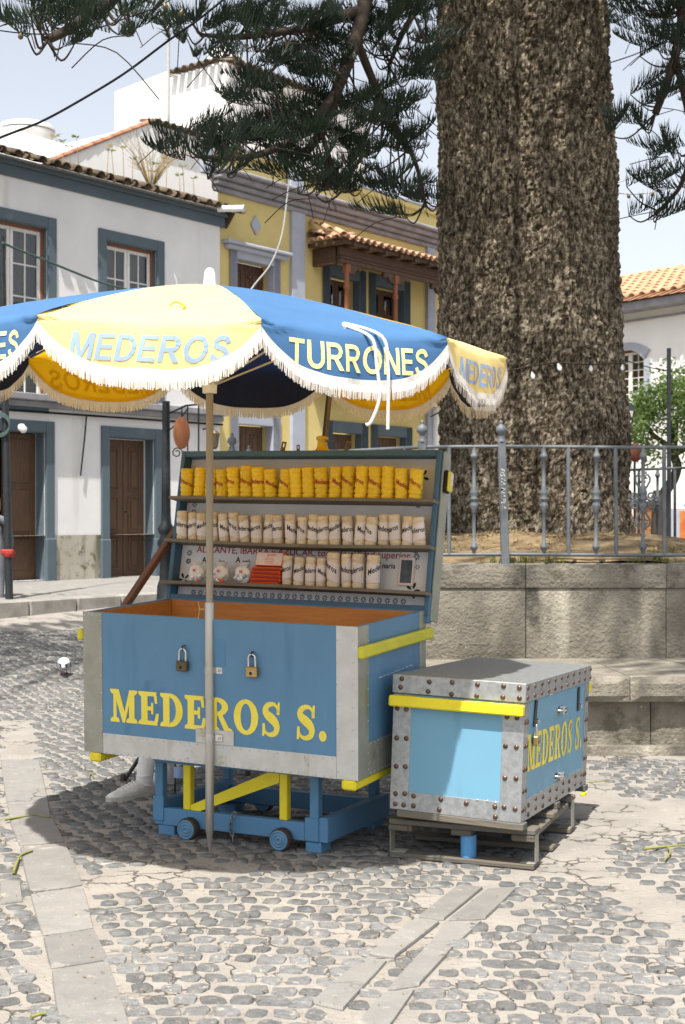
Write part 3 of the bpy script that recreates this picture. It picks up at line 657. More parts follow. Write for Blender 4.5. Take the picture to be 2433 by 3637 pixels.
# --- fronds: an axis with two rows of upswept shoots
def frond_template(seed, L=.30, n=26, spike=.105, seg2=True):
    r = random.Random(seed); vs_, fs = [], []
    def spike_(p, d, l, w):
        d = d.normalized(); a = d.orthogonal().normalized(); b = d.cross(a); i = len(vs_)
        if seg2:
            mid = p+d*l*.55; tip = p+d*l+V((0, 0, l*.22))
            for c, ww in ((p, w*.7), (mid, w)):
                for k in range(3): an = k*2.094; vs_.append(c+(a*math.cos(an)+b*math.sin(an))*ww)
            vs_.append(tip)
            for k in range(3):
                k2 = (k+1) % 3; fs.extend([(i+k, i+k2, i+3+k2), (i+k, i+3+k2, i+3+k), (i+3+k, i+3+k2, i+6)])
        else:
            for k in range(3): an = k*2.094; vs_.append(p+(a*math.cos(an)+b*math.sin(an))*w)
            vs_.append(p+d*l)
            for k in range(3): fs.append((i+k, i+(k+1) % 3, i+3))
    prev = None
    for i in range(n):
        t = i/(n-1); p = V((L*t, 0, L*.16*t*t))
        if prev is not None and i % 3 == 0: spike_(prev, p-prev+V((0, 0, .001)), (p-prev).length*1.15, .0042*(1-.5*t)); prev = p
        if prev is None: prev = p
        for s in (-1, 1, 0):
            if s == 0 and i % 2: continue
            l = spike*(.55+.75*math.sin(math.pi*min(1, .18+t*.82)))*r.uniform(.75, 1.2)
            d = V((.35+.55*t+r.uniform(-.15, .15), s*r.uniform(.2, .6), r.uniform(.7, 1.15)))
            spike_(p+V((0, 0, -.002)), d, l, .0040 if seg2 else .0085)
    return np.array([tuple(v) for v in vs_]), np.array(fs)
near_fronds = [frond_template(i, U(.26, .38), 17, U(.10, .135)) for i in range(6)]
far_fronds = [frond_template(20+i, .42, 12, .15, False) for i in range(4)]
for k_ in range(4): far_fronds[k_][0][:] *= 1.25
class Acc:
    def __init__(s): s.v = []; s.f = []; s.n = 0
    def add(s, tpl, m):
        v, f = tpl; mm = np.array(m); s.v.append(v @ mm[:3, :3].T+mm[:3, 3]); s.f.append(f+s.n); s.n += len(v)
    def obj(s, name, mt, parent):
        o = put(name, npmesh(name, np.concatenate(s.v), np.concatenate(s.f), mt), parent); return o
def frond_m(p, az, tilt, roll, sc): return Matrix.Translation(p) @ R4('Z', az) @ R4('Y', -tilt) @ R4('X', roll) @ S4(sc, sc, sc)
def dpx(u, v, Y): return P(u*1.5517, v*1.5517, Y)-TO          # pixel of the 1568-wide view -> tree space
def smooth_path(pts, n=8):
    pts = [V(p) for p in pts]; out = []
    for i in range(len(pts)-1):
        p0 = pts[max(i-1, 0)]; p1 = pts[i]; p2 = pts[i+1]; p3 = pts[min(i+2, len(pts)-1)]
        for k in range(n):
            t = k/n; out.append(.5*((2*p1)+(p2-p0)*t+(2*p0-5*p1+4*p2-p3)*t*t+(3*p1-p0-3*p2+p3)*t**3))
    out.append(pts[-1]); return out
# limbs seen in the photo (view pixels, depth) and the clusters of fronds they carry
limbs = [ # path, r0, r1
 [(1020, -190, 12.0), (930, -120, 11.2), (850, -30, 10.6), (815, 90, 10.4), (770, 210, 10.3), (735, 300, 10.3), (700, 350, 10.4)],
 [(815, 90, 10.4), (860, 200, 10.6), (905, 290, 10.9), (950, 370, 11.2), (975, 470, 11.4)],
 [(770, 210, 10.3), (700, 300, 10.1), (620, 345, 10.0), (540, 362, 10.0), (450, 358, 10.1)],
 [(830, 20, 10.5), (720, 60, 10.2), (620, 75, 10.0), (540, 85, 9.9), (470, 80, 9.9)],
 [(735, 300, 10.3), (760, 380, 10.4), (790, 420, 10.5), (770, 450, 10.5)],
 [(1010, -120, 11.8), (980, -20, 11.4), (930, 60, 11.2), (890, 150, 11.1)],
 [(420, -160, 8.2), (330, -60, 8.0), (240, 10, 7.8), (170, 60, 7.7), (108, 92, 7.6)],
 [(1380, -260, 12.2), (1520, -160, 11.6), (1560, 0, 11.3), (1545, 130, 11.2), (1500, 260, 11.2)],
 [(1545, 130, 11.2), (1580, 300, 11.2), (1560, 420, 11.2), (1500, 490, 11.2)],
]
LR = [(.085, .03), (.035, .012), (.04, .014), (.04, .014), (.02, .008), (.05, .015), (.05, .024), (.06, .03), (.03, .012)]
limb_paths = []
for i, (lp, (ra, rb)) in enumerate(zip(limbs, LR)):
    pts = smooth_path([dpx(*p) for p in lp], 6)
    if i in (0, 5): pts = smooth_path([V((.1, -.3, 5.6)), V((-.5, -.9, 5.7)), dpx(*lp[0])], 6)[:-1]+pts
    if i == 6: pts = smooth_path([V((-.3, -.5, 6.6)), V((-1.6, -2.2, 6.2)), dpx(*lp[0])], 6)[:-1]+pts
    if i == 7: pts = smooth_path([V((.2, -.2, 6.4)), V((.6, -.5, 6.3)), dpx(*lp[0])], 6)[:-1]+pts
    n = len(pts); mb = MB(); mb.tube(pts, [ra+(rb-ra)*k/(n-1) for k in range(n)], 9)
    mb.obj('limb', M['twig'], tree); limb_paths.append(pts)
#  cluster: (u, v, half width, half height, depth, count, limb)
clusters = [(385, 345, 40, 14, 10.1, 5, 2), (490, 352, 45, 18, 10.0, 9, 2), (500, 300, 60, 16, 10.1, 9, 2), (560, 240, 40, 18, 10.2, 7, 2), (620, 215, 60, 22, 10.2, 9, 2),
 (600, 330, 70, 28, 10.1, 20, 2), (680, 300, 70, 40, 10.3, 26, 0), (760, 260, 80, 50, 10.4, 24, 0), (700, 390, 60, 30, 10.3, 16, 4), (760, 440, 60, 22, 10.4, 14, 4),
 (810, 340, 70, 50, 10.6, 24, 1), (870, 250, 80, 50, 10.8, 18, 1), (940, 180, 55, 60, 11.1, 17, 5), (930, 330, 55, 50, 11.1, 14, 1), (900, 430, 60, 22, 11.1, 12, 1), (880, 492, 40, 10, 11.2, 5, 1), (960, 450, 30, 30, 11.4, 8, 1),
 (420, 68, 50, 12, 9.9, 6, 3), (490, 50, 50, 18, 9.9, 8, 3), (540, 120, 50, 16, 10.0, 7, 3), (600, 60, 60, 40, 10.1, 18, 3), (700, 60, 70, 50, 10.3, 18, 3), (640, 140, 60, 20, 10.2, 12, 3), (780, 120, 70, 50, 10.4, 22, 0), (860, 60, 70, 60, 10.8, 17, 5), (960, 40, 50, 50, 11.2, 15, 5), (720, 180, 50, 25, 10.3, 12, 0), (520, 395, 40, 12, 10.0, 4, 2),
 (50, 65, 45, 18, 7.6, 7, 6), (130, 35, 60, 25, 7.7, 12, 6), (220, 30, 60, 25, 7.8, 12, 6), (290, 75, 35, 14, 7.8, 5, 6), (170, 85, 40, 16, 7.6, 5, 6), (300, 20, 40, 20, 7.9, 7, 6), (60, 0, 60, 20, 7.7, 7, 6),
 (1440, 290, 35, 14, 11.2, 5, 7), (1500, 240, 50, 40, 11.2, 12, 7), (1530, 120, 45, 60, 11.2, 16, 7), (1460, 40, 50, 40, 11.3, 14, 7), (1540, 20, 40, 40, 11.2, 12, 7), (1530, 350, 40, 30, 11.2, 10, 8), (1520, 420, 45, 25, 11.2, 9, 8), (1510, 490, 35, 14, 11.2, 6, 8), (1420, 10, 25, 20, 11.4, 5, 7), (1590, 240, 40, 90, 11.2, 14, 8)]
acc = Acc(); tw = MB()
for (cu, cv, hu, hv, dp, cnt, li) in clusters:
    for _ in range(int(cnt*(.58 if li > 6 else .64)+.5)):
        uu = cu+rnd.gauss(0, .55)*hu; vv_ = cv+rnd.gauss(0, .55)*hv
        p = dpx(uu, vv_, dp+rnd.gauss(0, .32))
        L_ = limb_paths[li]; b = min(L_, key=lambda q_: (q_-p).length+(.25 if q_.z < p.z-.3 else 0))
        d = p-b; az = math.atan2(d.y, d.x) if d.length > .15 else U(0, 6.28)
        az = az+rnd.gauss(0, .55)
        if abs(math.cos(az)) < .35: az += .6
        sc = U(.8, 1.2)*(.8 if li == 6 else 1)
        tilt = U(-.12, .25)
        st = p-V((math.cos(az), math.sin(az), 0))*.14*sc
        acc.add(near_fronds[rnd.randrange(6)], frond_m(st, az, tilt, U(-.25, .25), sc))
        if rnd.random() < .8:
            md = b.lerp(st, .55)+V((0, 0, -U(.03, .14)*min(1.5, d.length+.3)))
            tw.tube(smooth_path([b, md, st], 5), [.009, .0085, .008, .0075, .007, .0065, .006, .0055, .005, .0045, .004], 5, False)
    for _ in range(max(1, cnt//3)):                              # bare hanging twigs
        p = dpx(cu+U(-1, 1)*hu, cv+U(-1, 1)*hv, dp+U(-.3, .3)); w = U(0, 6.28); l = U(.2, .5)
        tw.tube(smooth_path([p, p+V((math.cos(w)*l*.5, math.sin(w)*l*.3, -l*.1)), p+V((math.cos(w)*l, math.sin(w)*l*.5, -l*U(.2, .7)))], 4), .0035, 4, False)
o = acc.obj('foliage', M['needle'], tree); tag(o, 'dark needle fronds of the low hanging branches', kind='stuff')
o = tw.obj('twigs', M['twig'], tree); tag(o, kind='stuff')
# --- the crown above the picture, whorls of long limbs; it shades trunk, bench and street
acc = Acc(); crown_limbs = []
r2 = random.Random(11)
def crown_limb(a, z, ln, dens, drop=.5, w=.9, tmin=.22):
    base = V((axis_x(z), 0, z)); d = V((math.cos(a), math.sin(a), 0)); sdir = V((-d.y, d.x, 0))
    pts = smooth_path([base+d*.5, base+d*ln*.4+V((0, 0, .35)), base+d*ln*.75+V((0, 0, .1)), base+d*ln+V((0, 0, -drop))], 6); n = len(pts)
    mb = MB(); mb.tube(pts, [.09-.07*k/(n-1) for k in range(n)], 7); mb.obj('limb', M['twig'], tree)
    for i in range(int(ln*dens*1.3)):
        t = r2.uniform(tmin, 1.02); q = min(n-1, int(t*(n-1))); p = pts[q]; sg = r2.choice((-1, 1)); off = abs(r2.gauss(0, w))*(.4+.6*math.sin(math.pi*min(t, 1)))
        pos = p+sdir*sg*off+V((0, 0, -off*.35+r2.gauss(0, .12))); aa = a+sg*r2.uniform(.5, 1.2)
        acc.add(far_fronds[r2.randrange(4)], frond_m(pos, aa, r2.uniform(-.2, .3), r2.uniform(-.4, .4), r2.uniform(.8, 1.3)))
D_ = math.radians
for (a, z, ln, dens) in [(-83, 7.0, 7.3, 42), (-76, 7.3, 7.6, 40), (-70, 6.8, 7.4, 38), (-140, 5.9, 4.6, 26), (-160, 6.6, 6.2, 24), (-128, 7.6, 6.2, 20),
     (-55, 6.5, 5.2, 34), (-70, 7.4, 6.6, 32), (-30, 6.2, 5, 26), (0, 6.6, 5, 18), (40, 6.3, 5, 14), (90, 6.5, 5, 12), (140, 6.4, 5, 14), (178, 6.3, 6.4, 22), (-172, 7.4, 7.0, 22), (-150, 8.2, 7.2, 20), (-105, 8.6, 4.6, 20), (-112, 7.6, 3.6, 18), (-62, 8.4, 6.0, 28), (-20, 7.8, 5, 18)]:
    crown_limb(D_(a), z, ln, dens, tmin=.5 if -100 < a < -72 and ln > 6.8 else .22)
o = acc.obj('crown', M['needle'], tree); tag(o, 'needle fronds of the crown overhead', kind='stuff')

# small leafy tree behind the planter on the right
def leafy_tree(loc, label):
    t = empty('street_tree', loc, label, 'tree')
    mb = MB(); r3 = random.Random(5)
    mb.tube(smooth_path([(0, 0, -.1), (.0, 0, .5), (-.01, .02, 1.0), (.0, .02, 1.45)], 5), [.16-.004*i for i in range(16)], 10)
    mb.tube(smooth_path([(-.01, .0, 1.3), (.10, 0, 1.48), (.2, .02, 1.62), (.25, 0, 1.82), (.20, .03, 2.05), (.22, 0, 2.5)], 5), [.085-.001*i for i in range(26)], 9)
    mb.tube(smooth_path([(.22, 0, 2.0), (.05, -.05, 2.15), (-.15, -.1, 2.3), (-.35, -.1, 2.6)], 4), [.05-.002*i for i in range(13)], 8)
    mb.tube(smooth_path([(.22, 0, 2.0), (.42, .05, 2.1), (.65, .1, 2.3), (1.0, .1, 2.7)], 4), [.05-.002*i for i in range(13)], 8)
    mb.obj('trunk', M['small_bark'], t)
    vv, ff = [], []
    clumps = [(U(-.5, 1.9), U(-.8, .8), U(2.05, 3.1), U(.16, .36)) for _ in range(60)]+[(-.4, 0, 2.45, .26), (-.3, 0, 2.15, .22), (-.1, 0, 2.75, .3), (.9, 0, 3.1, .3)]
    for (x, y, z, r) in clumps:
        if (x-.65)**2/1.7+(z-2.55)**2/.42 > 1: continue
        for _ in range(int(420*r/.4)):
            d = V((r3.gauss(0, 1), r3.gauss(0, 1), r3.gauss(0, 1))).normalized()*r*r3.uniform(.4, 1.15); p = V((x, y, z))+d
            l = r3.uniform(.05, .1); a = V((r3.gauss(0, 1), r3.gauss(0, 1), r3.gauss(0, .7)-.35)).normalized(); b = a.orthogonal().normalized(); b = (b*math.cos(r3.uniform(0, 6))+a.cross(b)*math.sin(r3.uniform(0, 6)))
            i = len(vv); vv += [p, p+a*l*.5+b*l*.18, p+a*l, p+a*l*.5-b*l*.18]; ff.append((i, i+1, i+2, i+3))
    m2 = MB(); m2.add(vv, ff); o = m2.obj('crown', M['leaf'], t); tag(o, kind='stuff')
    return t
leafy_tree(V((P(2345, 1900, 21).x, 21, .46)), 'small green leafy tree with a forked dark trunk beyond the railing')
# ================================================================ HOUSES
def fx(u, v=1840, y=0): return FF.hit(u, v, 1, y).x
def fz(u, v, y=0): return FF.hit(u, v, 1, y).z
def wall_holes(mb, x0, x1, z0, z1, holes, depth=.3, y=0):
    xs = sorted({x0, x1, *[h[0] for h in holes], *[h[1] for h in holes]}); zs = sorted({z0, z1, *[h[2] for h in holes], *[h[3] for h in holes]})
    xs = [x for x in xs if x0 <= x <= x1]; zs = [z for z in zs if z0 <= z <= z1]
    for a, b in zip(xs, xs[1:]):
        for c, d in zip(zs, zs[1:]):
            if any(h[0] <= a and b <= h[1] and h[2] <= c and d <= h[3] for h in holes): continue
            mb.add([(a, y, c), (b, y, c), (b, y, d), (a, y, d)], [(0, 1, 2, 3)])
    for a, b, c, d in holes:
        mb.add([(a, y, c), (a, y+depth, c), (a, y+depth, d), (a, y, d)], [(0, 1, 2, 3)])
        mb.add([(b, y, c), (b, y+depth, c), (b, y+depth, d), (b, y, d)], [(3, 2, 1, 0)])
        mb.add([(a, y, d), (b, y, d), (b, y+depth, d), (a, y+depth, d)], [(3, 2, 1, 0)])
        mb.add([(a, y, c), (b, y, c), (b, y+depth, c), (a, y+depth, c)], [(0, 1, 2, 3)])
def surround(parent, name, x0, x1, z0, z1, w, mm, t=.03, bottom=False, plinth=None):
    """flat frame round an opening: jambs and lintel as one moulding"""
    mb = MB()
    mb.box((x0-w, -t, z0), (x0, .02, z1+w), .006).box((x1, -t, z0), (x1+w, .02, z1+w), .006)
    mb.box((x0+.001, -t+.001, z1), (x1-.001, .02, z1+w-.001), .006)
    mb.box((x0-.002, .021, z0), (x0+.012, .19, z1), .002).box((x1-.012, .021, z0), (x1+.002, .19, z1), .002).box((x0+.013, .021, z1-.012), (x1-.013, .19, z1+.002), .002)
    if bottom: mb.box((x0+.001, -t-.02, z0-w), (x1-.001, .02, z0), .006)
    if plinth:
        for xx in ((x0-w-.02, x0+.01), (x1-.01, x1+w+.02)): mb.box((xx[0], -t-.02, z0-.02), (xx[1], .015, z0+plinth), .012)
    return mb.obj(name, mm, parent)
def casement(parent, x0, x1, z0, z1, y, cols=2, rows=5, curtain=True):
    """double-leaf window with small panes"""
    w = MB(); w.box((x0, y-.02, z0), (x0+.045, y+.09, z1), .004).box((x1-.045, y-.02, z0), (x1, y+.09, z1), .004).box((x0+.046, y-.019, z1-.05), (x1-.046, y+.09, z1-.001), .004)
    win = w.obj('window', M['red_wood'], parent)
    xm = (x0+x1)/2
    for a, b in ((x0+.047, xm-.004), (xm+.004, x1-.047)):
        zt = z1-.052; st = .055
        mb = MB(); mb.box((a, y+.005, z0), (a+st, y+.045, zt), .004).box((b-st, y+.005, z0), (b, y+.045, zt), .004)
        mb.box((a+st+.0005, y+.006, zt-st), (b-st-.0005, y+.044, zt-.001), .004).box((a+st+.0005, y+.006, z0), (b-st-.0005, y+.044, z0+.1), .004)
        for c in range(1, cols): xx = a+st+(b-a-2*st)*c/cols; mb.box((xx-.011, y+.012, z0+.1), (xx+.011, y+.038, zt-st), .003)
        for r in range(1, rows): zz = z0+.1+(zt-st-z0-.1)*r/rows; mb.box((a+st, y+.0135, zz-.011), (b-st, y+.0365, zz+.011), .003)
        mb.obj('sash', M['white_paint'], win)
        for c in range(cols):
            for r in range(rows):
                xa = a+st+(b-a-2*st)*c/cols; xb = a+st+(b-a-2*st)*(c+1)/cols; za = z0+.1+(zt-st-z0-.1)*r/rows; zb = z0+.1+(zt-st-z0-.1)*(r+1)/rows
                p = MB(); p.add([(xa, y+.026, za), (xb, y+.026, za), (xb, y+.026, zb), (xa, y+.026, zb)], [(0, 1, 2, 3)]); p.obj('pane', M['glass'], win)
    if curtain:
        c = MB(); n = 40; vv = [(x0+(x1-x0)*i/n, y+.16+.02*math.sin(i*1.1), z) for z in (z0, z1) for i in range(n+1)]
        c.add(vv, [(i, i+1, n+2+i, n+1+i) for i in range(n)], True); c.obj('curtain', M['curtain'], win)
    bk = MB(); bk.add([(x0-.3, y+.6, z0-.3), (x1+.3, y+.6, z0-.3), (x1+.3, y+.6, z1+.3), (x0-.3, y+.6, z1+.3)], [(0, 1, 2, 3)]); bk.obj('dark_interior_sheet', M['black'], win)  # flat black sheet, its colour stands in for the unlit interior
    return win
def panel_door(parent, x0, x1, z0, z1, y, mm, leaves=2, panels=(.32, .62, .97), open_left=False):
    for i in range(leaves):
        a = x0+(x1-x0)*i/leaves+.004; b = x0+(x1-x0)*(i+1)/leaves-.004; st = .09*(b-a)/.5+.02
        d = MB(); d.box((a, y, z0), (b, y+.05, z1), .005)
        o = d.obj('door', mm, parent); lo = z0+.12
        for pz in panels:
            hi = z0+(z1-z0)*pz-.06
            m_ = MB(); m_.box((a+st, y-.012, lo), (b-st, y+.003, lo+.03), .004).box((a+st, y-.012, hi-.03), (b-st, y+.003, hi), .004).box((a+st, y-.0125, lo+.031), (a+st+.03, y+.003, hi-.031), .004).box((b-st-.03, y-.0125, lo+.031), (b-st, y+.003, hi-.031), .004)
            m_.box((a+st+.06, y-.016, lo+.06), (b-st-.06, y+.002, hi-.06), .01); m_.obj('door_panel', mm, o); lo = hi+.07
        if i == leaves-1: k = MB(); k.lathe([(.012, 0), (.012, .03), (.022, .04), (.02, .06)], 10, m=T4(a+.05, y, z0+1.05) @ R4('X', math.pi/2)); k.obj('door_knob', M['dull_brass'], o)
def barrel(rad, ln, th=.014, n=8, up=1):                      # half-round tile along +y, open below
    vv = []; ff = []
    for j, y in enumerate((0, ln)):
        rr = rad*(1.0 if j == 0 else .86)
        for r_ in (rr, rr-th):
            for k in range(n+1): w = math.pi*k/n; vv.append((r_*math.cos(w), y, up*r_*math.sin(w)))
    m_ = n+1
    for k in range(n): ff += [(k, k+1, 2*m_+k+1, 2*m_+k), (m_+k+1, m_+k, 3*m_+k, 3*m_+k+1), (k+1, k, m_+k, m_+k+1), (2*m_+k, 2*m_+k+1, 3*m_+k+1, 3*m_+k)]
    ff += [(0, 2*m_, 3*m_, m_), (n, m_+n, 3*m_+n, 2*m_+n)]
    mb = MB(); mb.add(vv, ff, True); return mb
def tile_field(parent, m, width, courses, pitch, ln, slope, mm, name='roof_tile', wob=.012):
    """m: frame with x along the eave, y up the slope; covers over pans"""
    cov = barrel(pitch*.36, ln).mesh('roof_tile', mm); pan = barrel(pitch*.34, ln, up=-1).mesh('roof_tile', mm)
    n = int(width/pitch)
    for c in range(courses):
        for i in range(n):
            x = (i+.5)*pitch+U(-wob, wob)*.5; y = c*ln*.84+U(-wob, wob)*1.5
            put(name, cov, parent, m @ R4('X', slope) @ T4(x, y, .03+c*.004) @ R4('Z', U(-.02, .02)) @ R4('X', -.03))
            if c == 0: put(name, pan, parent, m @ R4('X', slope) @ T4(x+pitch*.5, y+.03, pitch*.33) @ R4('X', -.03))

# ---- white house with slate-blue surrounds
WX1 = fx(781); WZ1 = fz(781, 806)
white = empty('white_house', FF.m, 'white two-storey house with slate-blue window and door surrounds', 'house')
WXL = -9.5
win2 = (fx(377, 860), fx(556, 890), fz(466, 1420), fz(466, 872))
d2 = (fx(386), fx(547), fz(470, 2052), fz(470, 1556))
ww = win2[1]-win2[0]; dw = d2[1]-d2[0]
win1x1 = fx(168, 800); d1x1 = fx(160)
win1 = (win1x1-ww*1.12, win1x1, fz(168, 1420)-.02, fz(168, 811)); d1 = (d1x1-dw*1.15, d1x1, .575, fz(160, 1536))
wl_holes = [win1, win2, d1, d2]
for k in (1, 2):
    off = 2.55*k; wl_holes += [(win1[0]-off, win1[1]-off, win1[2], win1[3]), (d1[0]-off, d1[1]-off, d1[2], d1[3])]
DZ = fz(320, 1900)
mb = MB(); wall_holes(mb, WXL, WX1, DZ, WZ1+.3, [h for h in wl_holes]); mb.add([(WX1, 0, .3), (WX1, 6, .3), (WX1, 6, WZ1+.3), (WX1, 0, WZ1+.3)], [(0, 1, 2, 3)])
mb.obj('wall', M['white_wall'], white)
mb = MB(); wall_holes(mb, WXL, WX1, .4, DZ, [(h[0], h[1], .4, DZ) for h in wl_holes if h[2] < 1], y=-.012)
mb.obj('dado', M['dado'], white)
fw = fx(199, 900)-fx(168, 900)
for h in wl_holes:
    if h[2] < 1: surround(white, 'door_surround', h[0], h[1], h[2], h[3], fw*.98, M['blue_trim'], .035, plinth=.62)
    else:
        surround(white, 'window_surround', h[0], h[1], h[2], h[3], fw, M['blue_trim'], .025, bottom=True)
        casement(white, h[0], h[1], h[2], h[3], .10, 2, 5)
for h in wl_holes:
    if h[2] < 1 and h is not d1: panel_door(white, h[0]+.03, h[1]-.03, h[2], h[3]-.02, .2, M['old_wood'])
mb = MB(); mb.box((d1[1]-.62, .2, d1[2]), (d1[1]-.02, .25, d1[3]-.02), .005); dr = mb.obj('door', M['old_wood'], white)
for za, zb in ((.15, .62), (.72, 1.35), (1.45, 2.1)):
    mb = MB(); mb.box((d1[1]-.52, .184, d1[2]+za), (d1[1]-.14, .203, d1[2]+zb), .012); mb.obj('door_panel', M['old_wood'], dr)
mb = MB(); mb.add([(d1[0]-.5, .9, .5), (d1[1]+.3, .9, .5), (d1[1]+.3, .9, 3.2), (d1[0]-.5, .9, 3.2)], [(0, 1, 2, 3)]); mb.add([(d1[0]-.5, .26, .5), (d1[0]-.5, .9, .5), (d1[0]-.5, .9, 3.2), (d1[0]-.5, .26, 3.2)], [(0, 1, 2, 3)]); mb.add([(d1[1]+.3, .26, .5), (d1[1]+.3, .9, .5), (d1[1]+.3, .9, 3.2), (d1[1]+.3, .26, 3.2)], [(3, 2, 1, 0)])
mb.obj('dark_interior_box', M['black'], white)  # black planes paint the darkness seen through the open door
# string course with a shallow ledge between the storeys
ledge_z = fz(300, 1440)
mb = MB(); mb.box((WXL, -.20, ledge_z), (WX1, .02, ledge_z+.10), .01).box((WXL, -.10, ledge_z-.09), (WX1-.002, .02, ledge_z-.001), .01); mb.obj('ledge', M['cornice'], white)
# eaves: fascia and old mossy tiles
mb = MB(); mb.box((WXL, -.035, WZ1), (WX1+.10, .05, WZ1+.17), .01).box((WXL, -.07, WZ1+.172), (WX1+.14, .05, WZ1+.24), .01); mb.obj('fascia', M['blue_trim'], white)
tile_field(white, T4(WXL, -.27, WZ1+.23), WX1+.28-WXL, 3, .235, .42, .30, M['old_tile'], wob=.05)
mb = MB(); mb.add([(WXL, -.2, WZ1+.24), (WX1+.18, -.2, WZ1+.24), (WX1+.18, 4.2, WZ1+1.55), (WXL, 4.2, WZ1+1.55), (WX1+.18, 4.2, WZ1+.0), (WX1+.18, 0, WZ1)], [(0, 1, 2, 3), (1, 5, 4, 2)]); mb.obj('roof', M['old_tile'], white)
# white gutter spout at the corner
mb = MB(); a = FF.hit(775, 742, 1, -.2); b = FF.hit(868, 740, 1, -.62); mb.tube([a, b], .055, 12, caps=False); mb.tube([b-(b-a)*.02, b], .062, 12, caps=False); mb.obj('gutter_spout', M['white_plastic'], white)
mb = MB(); mb.tube(smooth_path([FF.hit(307, 1478, 1, -.05), FF.hit(300, 1560, 1, -.05), FF.hit(286, 1690, 1, -.05)], 4), .012, 6); mb.obj('hanging_wire', M['cable'], white)
mb = MB(); mb.tube([(WXL, -.06, ledge_z-.15), (-4, -.06, ledge_z-.17), (WX1, -.06, ledge_z-.14)], .018, 6); mb.obj('wall_cable', M['cable'], white)
# weeds and dead stalks on the roof
weeds = [(u, 560+u*.26-4) for u in (200, 225, 250, 280, 380, 405, 440, 470, 540, 560, 590, 640, 655, 690)]
for i, (u, v) in enumerate(weeds):
    y0 = .2+U(0, .5); p = FF.hit(u, v, 1, y0); p.z = WZ1+.26+.31*(y0+.3); h = U(.3, .62); lean = U(-.1, .1)
    t = empty('roof_weed', FF.m @ T4(*p), 'dry weed stalk on the mossy eaves, %s from the left' % ['first', 'second', 'third', 'fourth', 'fifth', 'sixth', 'seventh', 'eighth', 'ninth', 'tenth', 'eleventh', 'twelfth', 'thirteenth', 'fourteenth'][i], 'weed', 'weeds growing on the roof tiles')
    s = MB(); s.tube([(0, 0, -.05), (lean*.4, 0, h*.5), (lean, 0, h)], [.008, .006, .005], 5); s.obj('stem', M['straw'], t)
    l = MB()
    for k in range(9): a = U(0, 6.28); d = V((math.cos(a), math.sin(a), U(-.1, .5))); q = V((lean, 0, h)); l.add([q, q+d*.05+V((0, 0, .012)), q+d*.09, q+d*.05-V((0, 0, .012))], [(0, 1, 2, 3)])
    l.obj('leaf_rosette', M['grass'] if i % 2 else M['straw'], t)
p = FF.hit(535, 690, 1, .7); p.z = WZ1+.55
t = empty('dead_shrub', FF.m @ T4(*p), 'bare twiggy dead shrub on the roof of the white house', 'shrub'); s = MB()
for k in range(46):
    a = U(0, 6.28); l = U(.5, 1.25); e = V((math.cos(a)*l*U(.3, .95), math.sin(a)*.35, l*.8)); mid = e*.5+V((U(-.1, .1), 0, .12)); s.tube([(0, 0, 0), mid, e], [.007, .005, .003], 4, False)
    for _ in range(3): w = mid.lerp(e, U(.1, .9)); s.tube([w, w+V((U(-.16, .16), U(-.1, .1), U(.05, .2)))], .0025, 3, False)
s.obj('branches', M['straw'], t)

# ---- yellow house with wooden balcony
yel = empty('yellow_house', FF.m, 'yellow house with lilac pilasters and a tiled wooden balcony', 'house')
YX0 = WX1+.004; YX1 = fx(1640)
CZ0 = fz(1000, 735); CZt = fz(1000, 690)
dA = (fx(845, 960), fx(978, 960), fz(910, 1190), fz(910, 928))             # upper door left of the pilaster
dB = (fx(1175), fx(1282), fz(1230, 1300), fz(1230, 985)); dC = (fx(1338), fx(1441), fz(1390, 1300), fz(1390, 1020))
dC = (dC[0], dC[1], dB[2], dB[3])
gA = (fx(850), fx(975), .56, fz(910, 1507)); gB = (fx(1185), fx(1290), .56, fz(1230, 1535)); gC = (fx(1345), fx(1448), .56, fz(1230, 1535))
hol = [dA, dB, dC, gA, gB, gC]
mb = MB(); wall_holes(mb, YX0, YX1, .4, CZ0, hol, .28, y=.05); mb.add([(YX1, .05, .4), (YX1, 7, .4), (YX1, 7, CZ0), (YX1, .05, CZ0)], [(0, 1, 2, 3)]); mb.obj('wall', M['yellow_wall'], yel)
for h in hol:
    nm = 'door_surround'
    mbx = surround(yel, nm, h[0], h[1], h[2], h[3], .2 if h is not dA else .17, M['lilac'] if h in (dA, gA) else M['blue_trim'], -.02)
    mbx.location.y = 0
    panel_door(yel, h[0]+.02, h[1]-.02, h[2], h[3]-.02, .27, M['dark_wood'] if h[2] > 1 else M['old_wood'], 2, (.3, .62, .97))
# glazed upper door leaves
for h in (dB, dC):
    for a, b in ((h[0]+.12, (h[0]+h[1])/2-.1), ((h[0]+h[1])/2+.1, h[1]-.12)):
        for z in (h[3]-.5, h[3]-.95): g = MB(); g.box((a, .252, z), (b, .256, z+.36), .0); g.obj('door_pane', M['glass'], yel)
mb = MB(); mb.box((dA[0]-.36, -.12, dA[3]+.2), (dA[1]+.36, .06, dA[3]+.26), .015).box((dA[0]-.30, -.06, dA[3]+.12), (dA[1]+.30, .06, dA[3]+.199), .015); mb.obj('door_hood', M['lilac'], yel)
def pil(u0, u1, z0, z1, name='pilaster'):
    mb = MB(); mb.box((fx(u0), -.02, z0), (fx(u1), .06, z1), .008); return mb.obj(name, M['lilac'], yel)
pil(1036, 1082, .5, CZ0-.02); PH_ = fz(740, 492, .1)-.05; pil(718, 762, CZt, PH_, 'parapet_pilaster'); pil(1030, 1076, CZt, PH_-.05, 'parapet_pilaster'); pil(1518, 1545, .5, CZ0-.02)
mb = MB(); zc = CZ0-.02
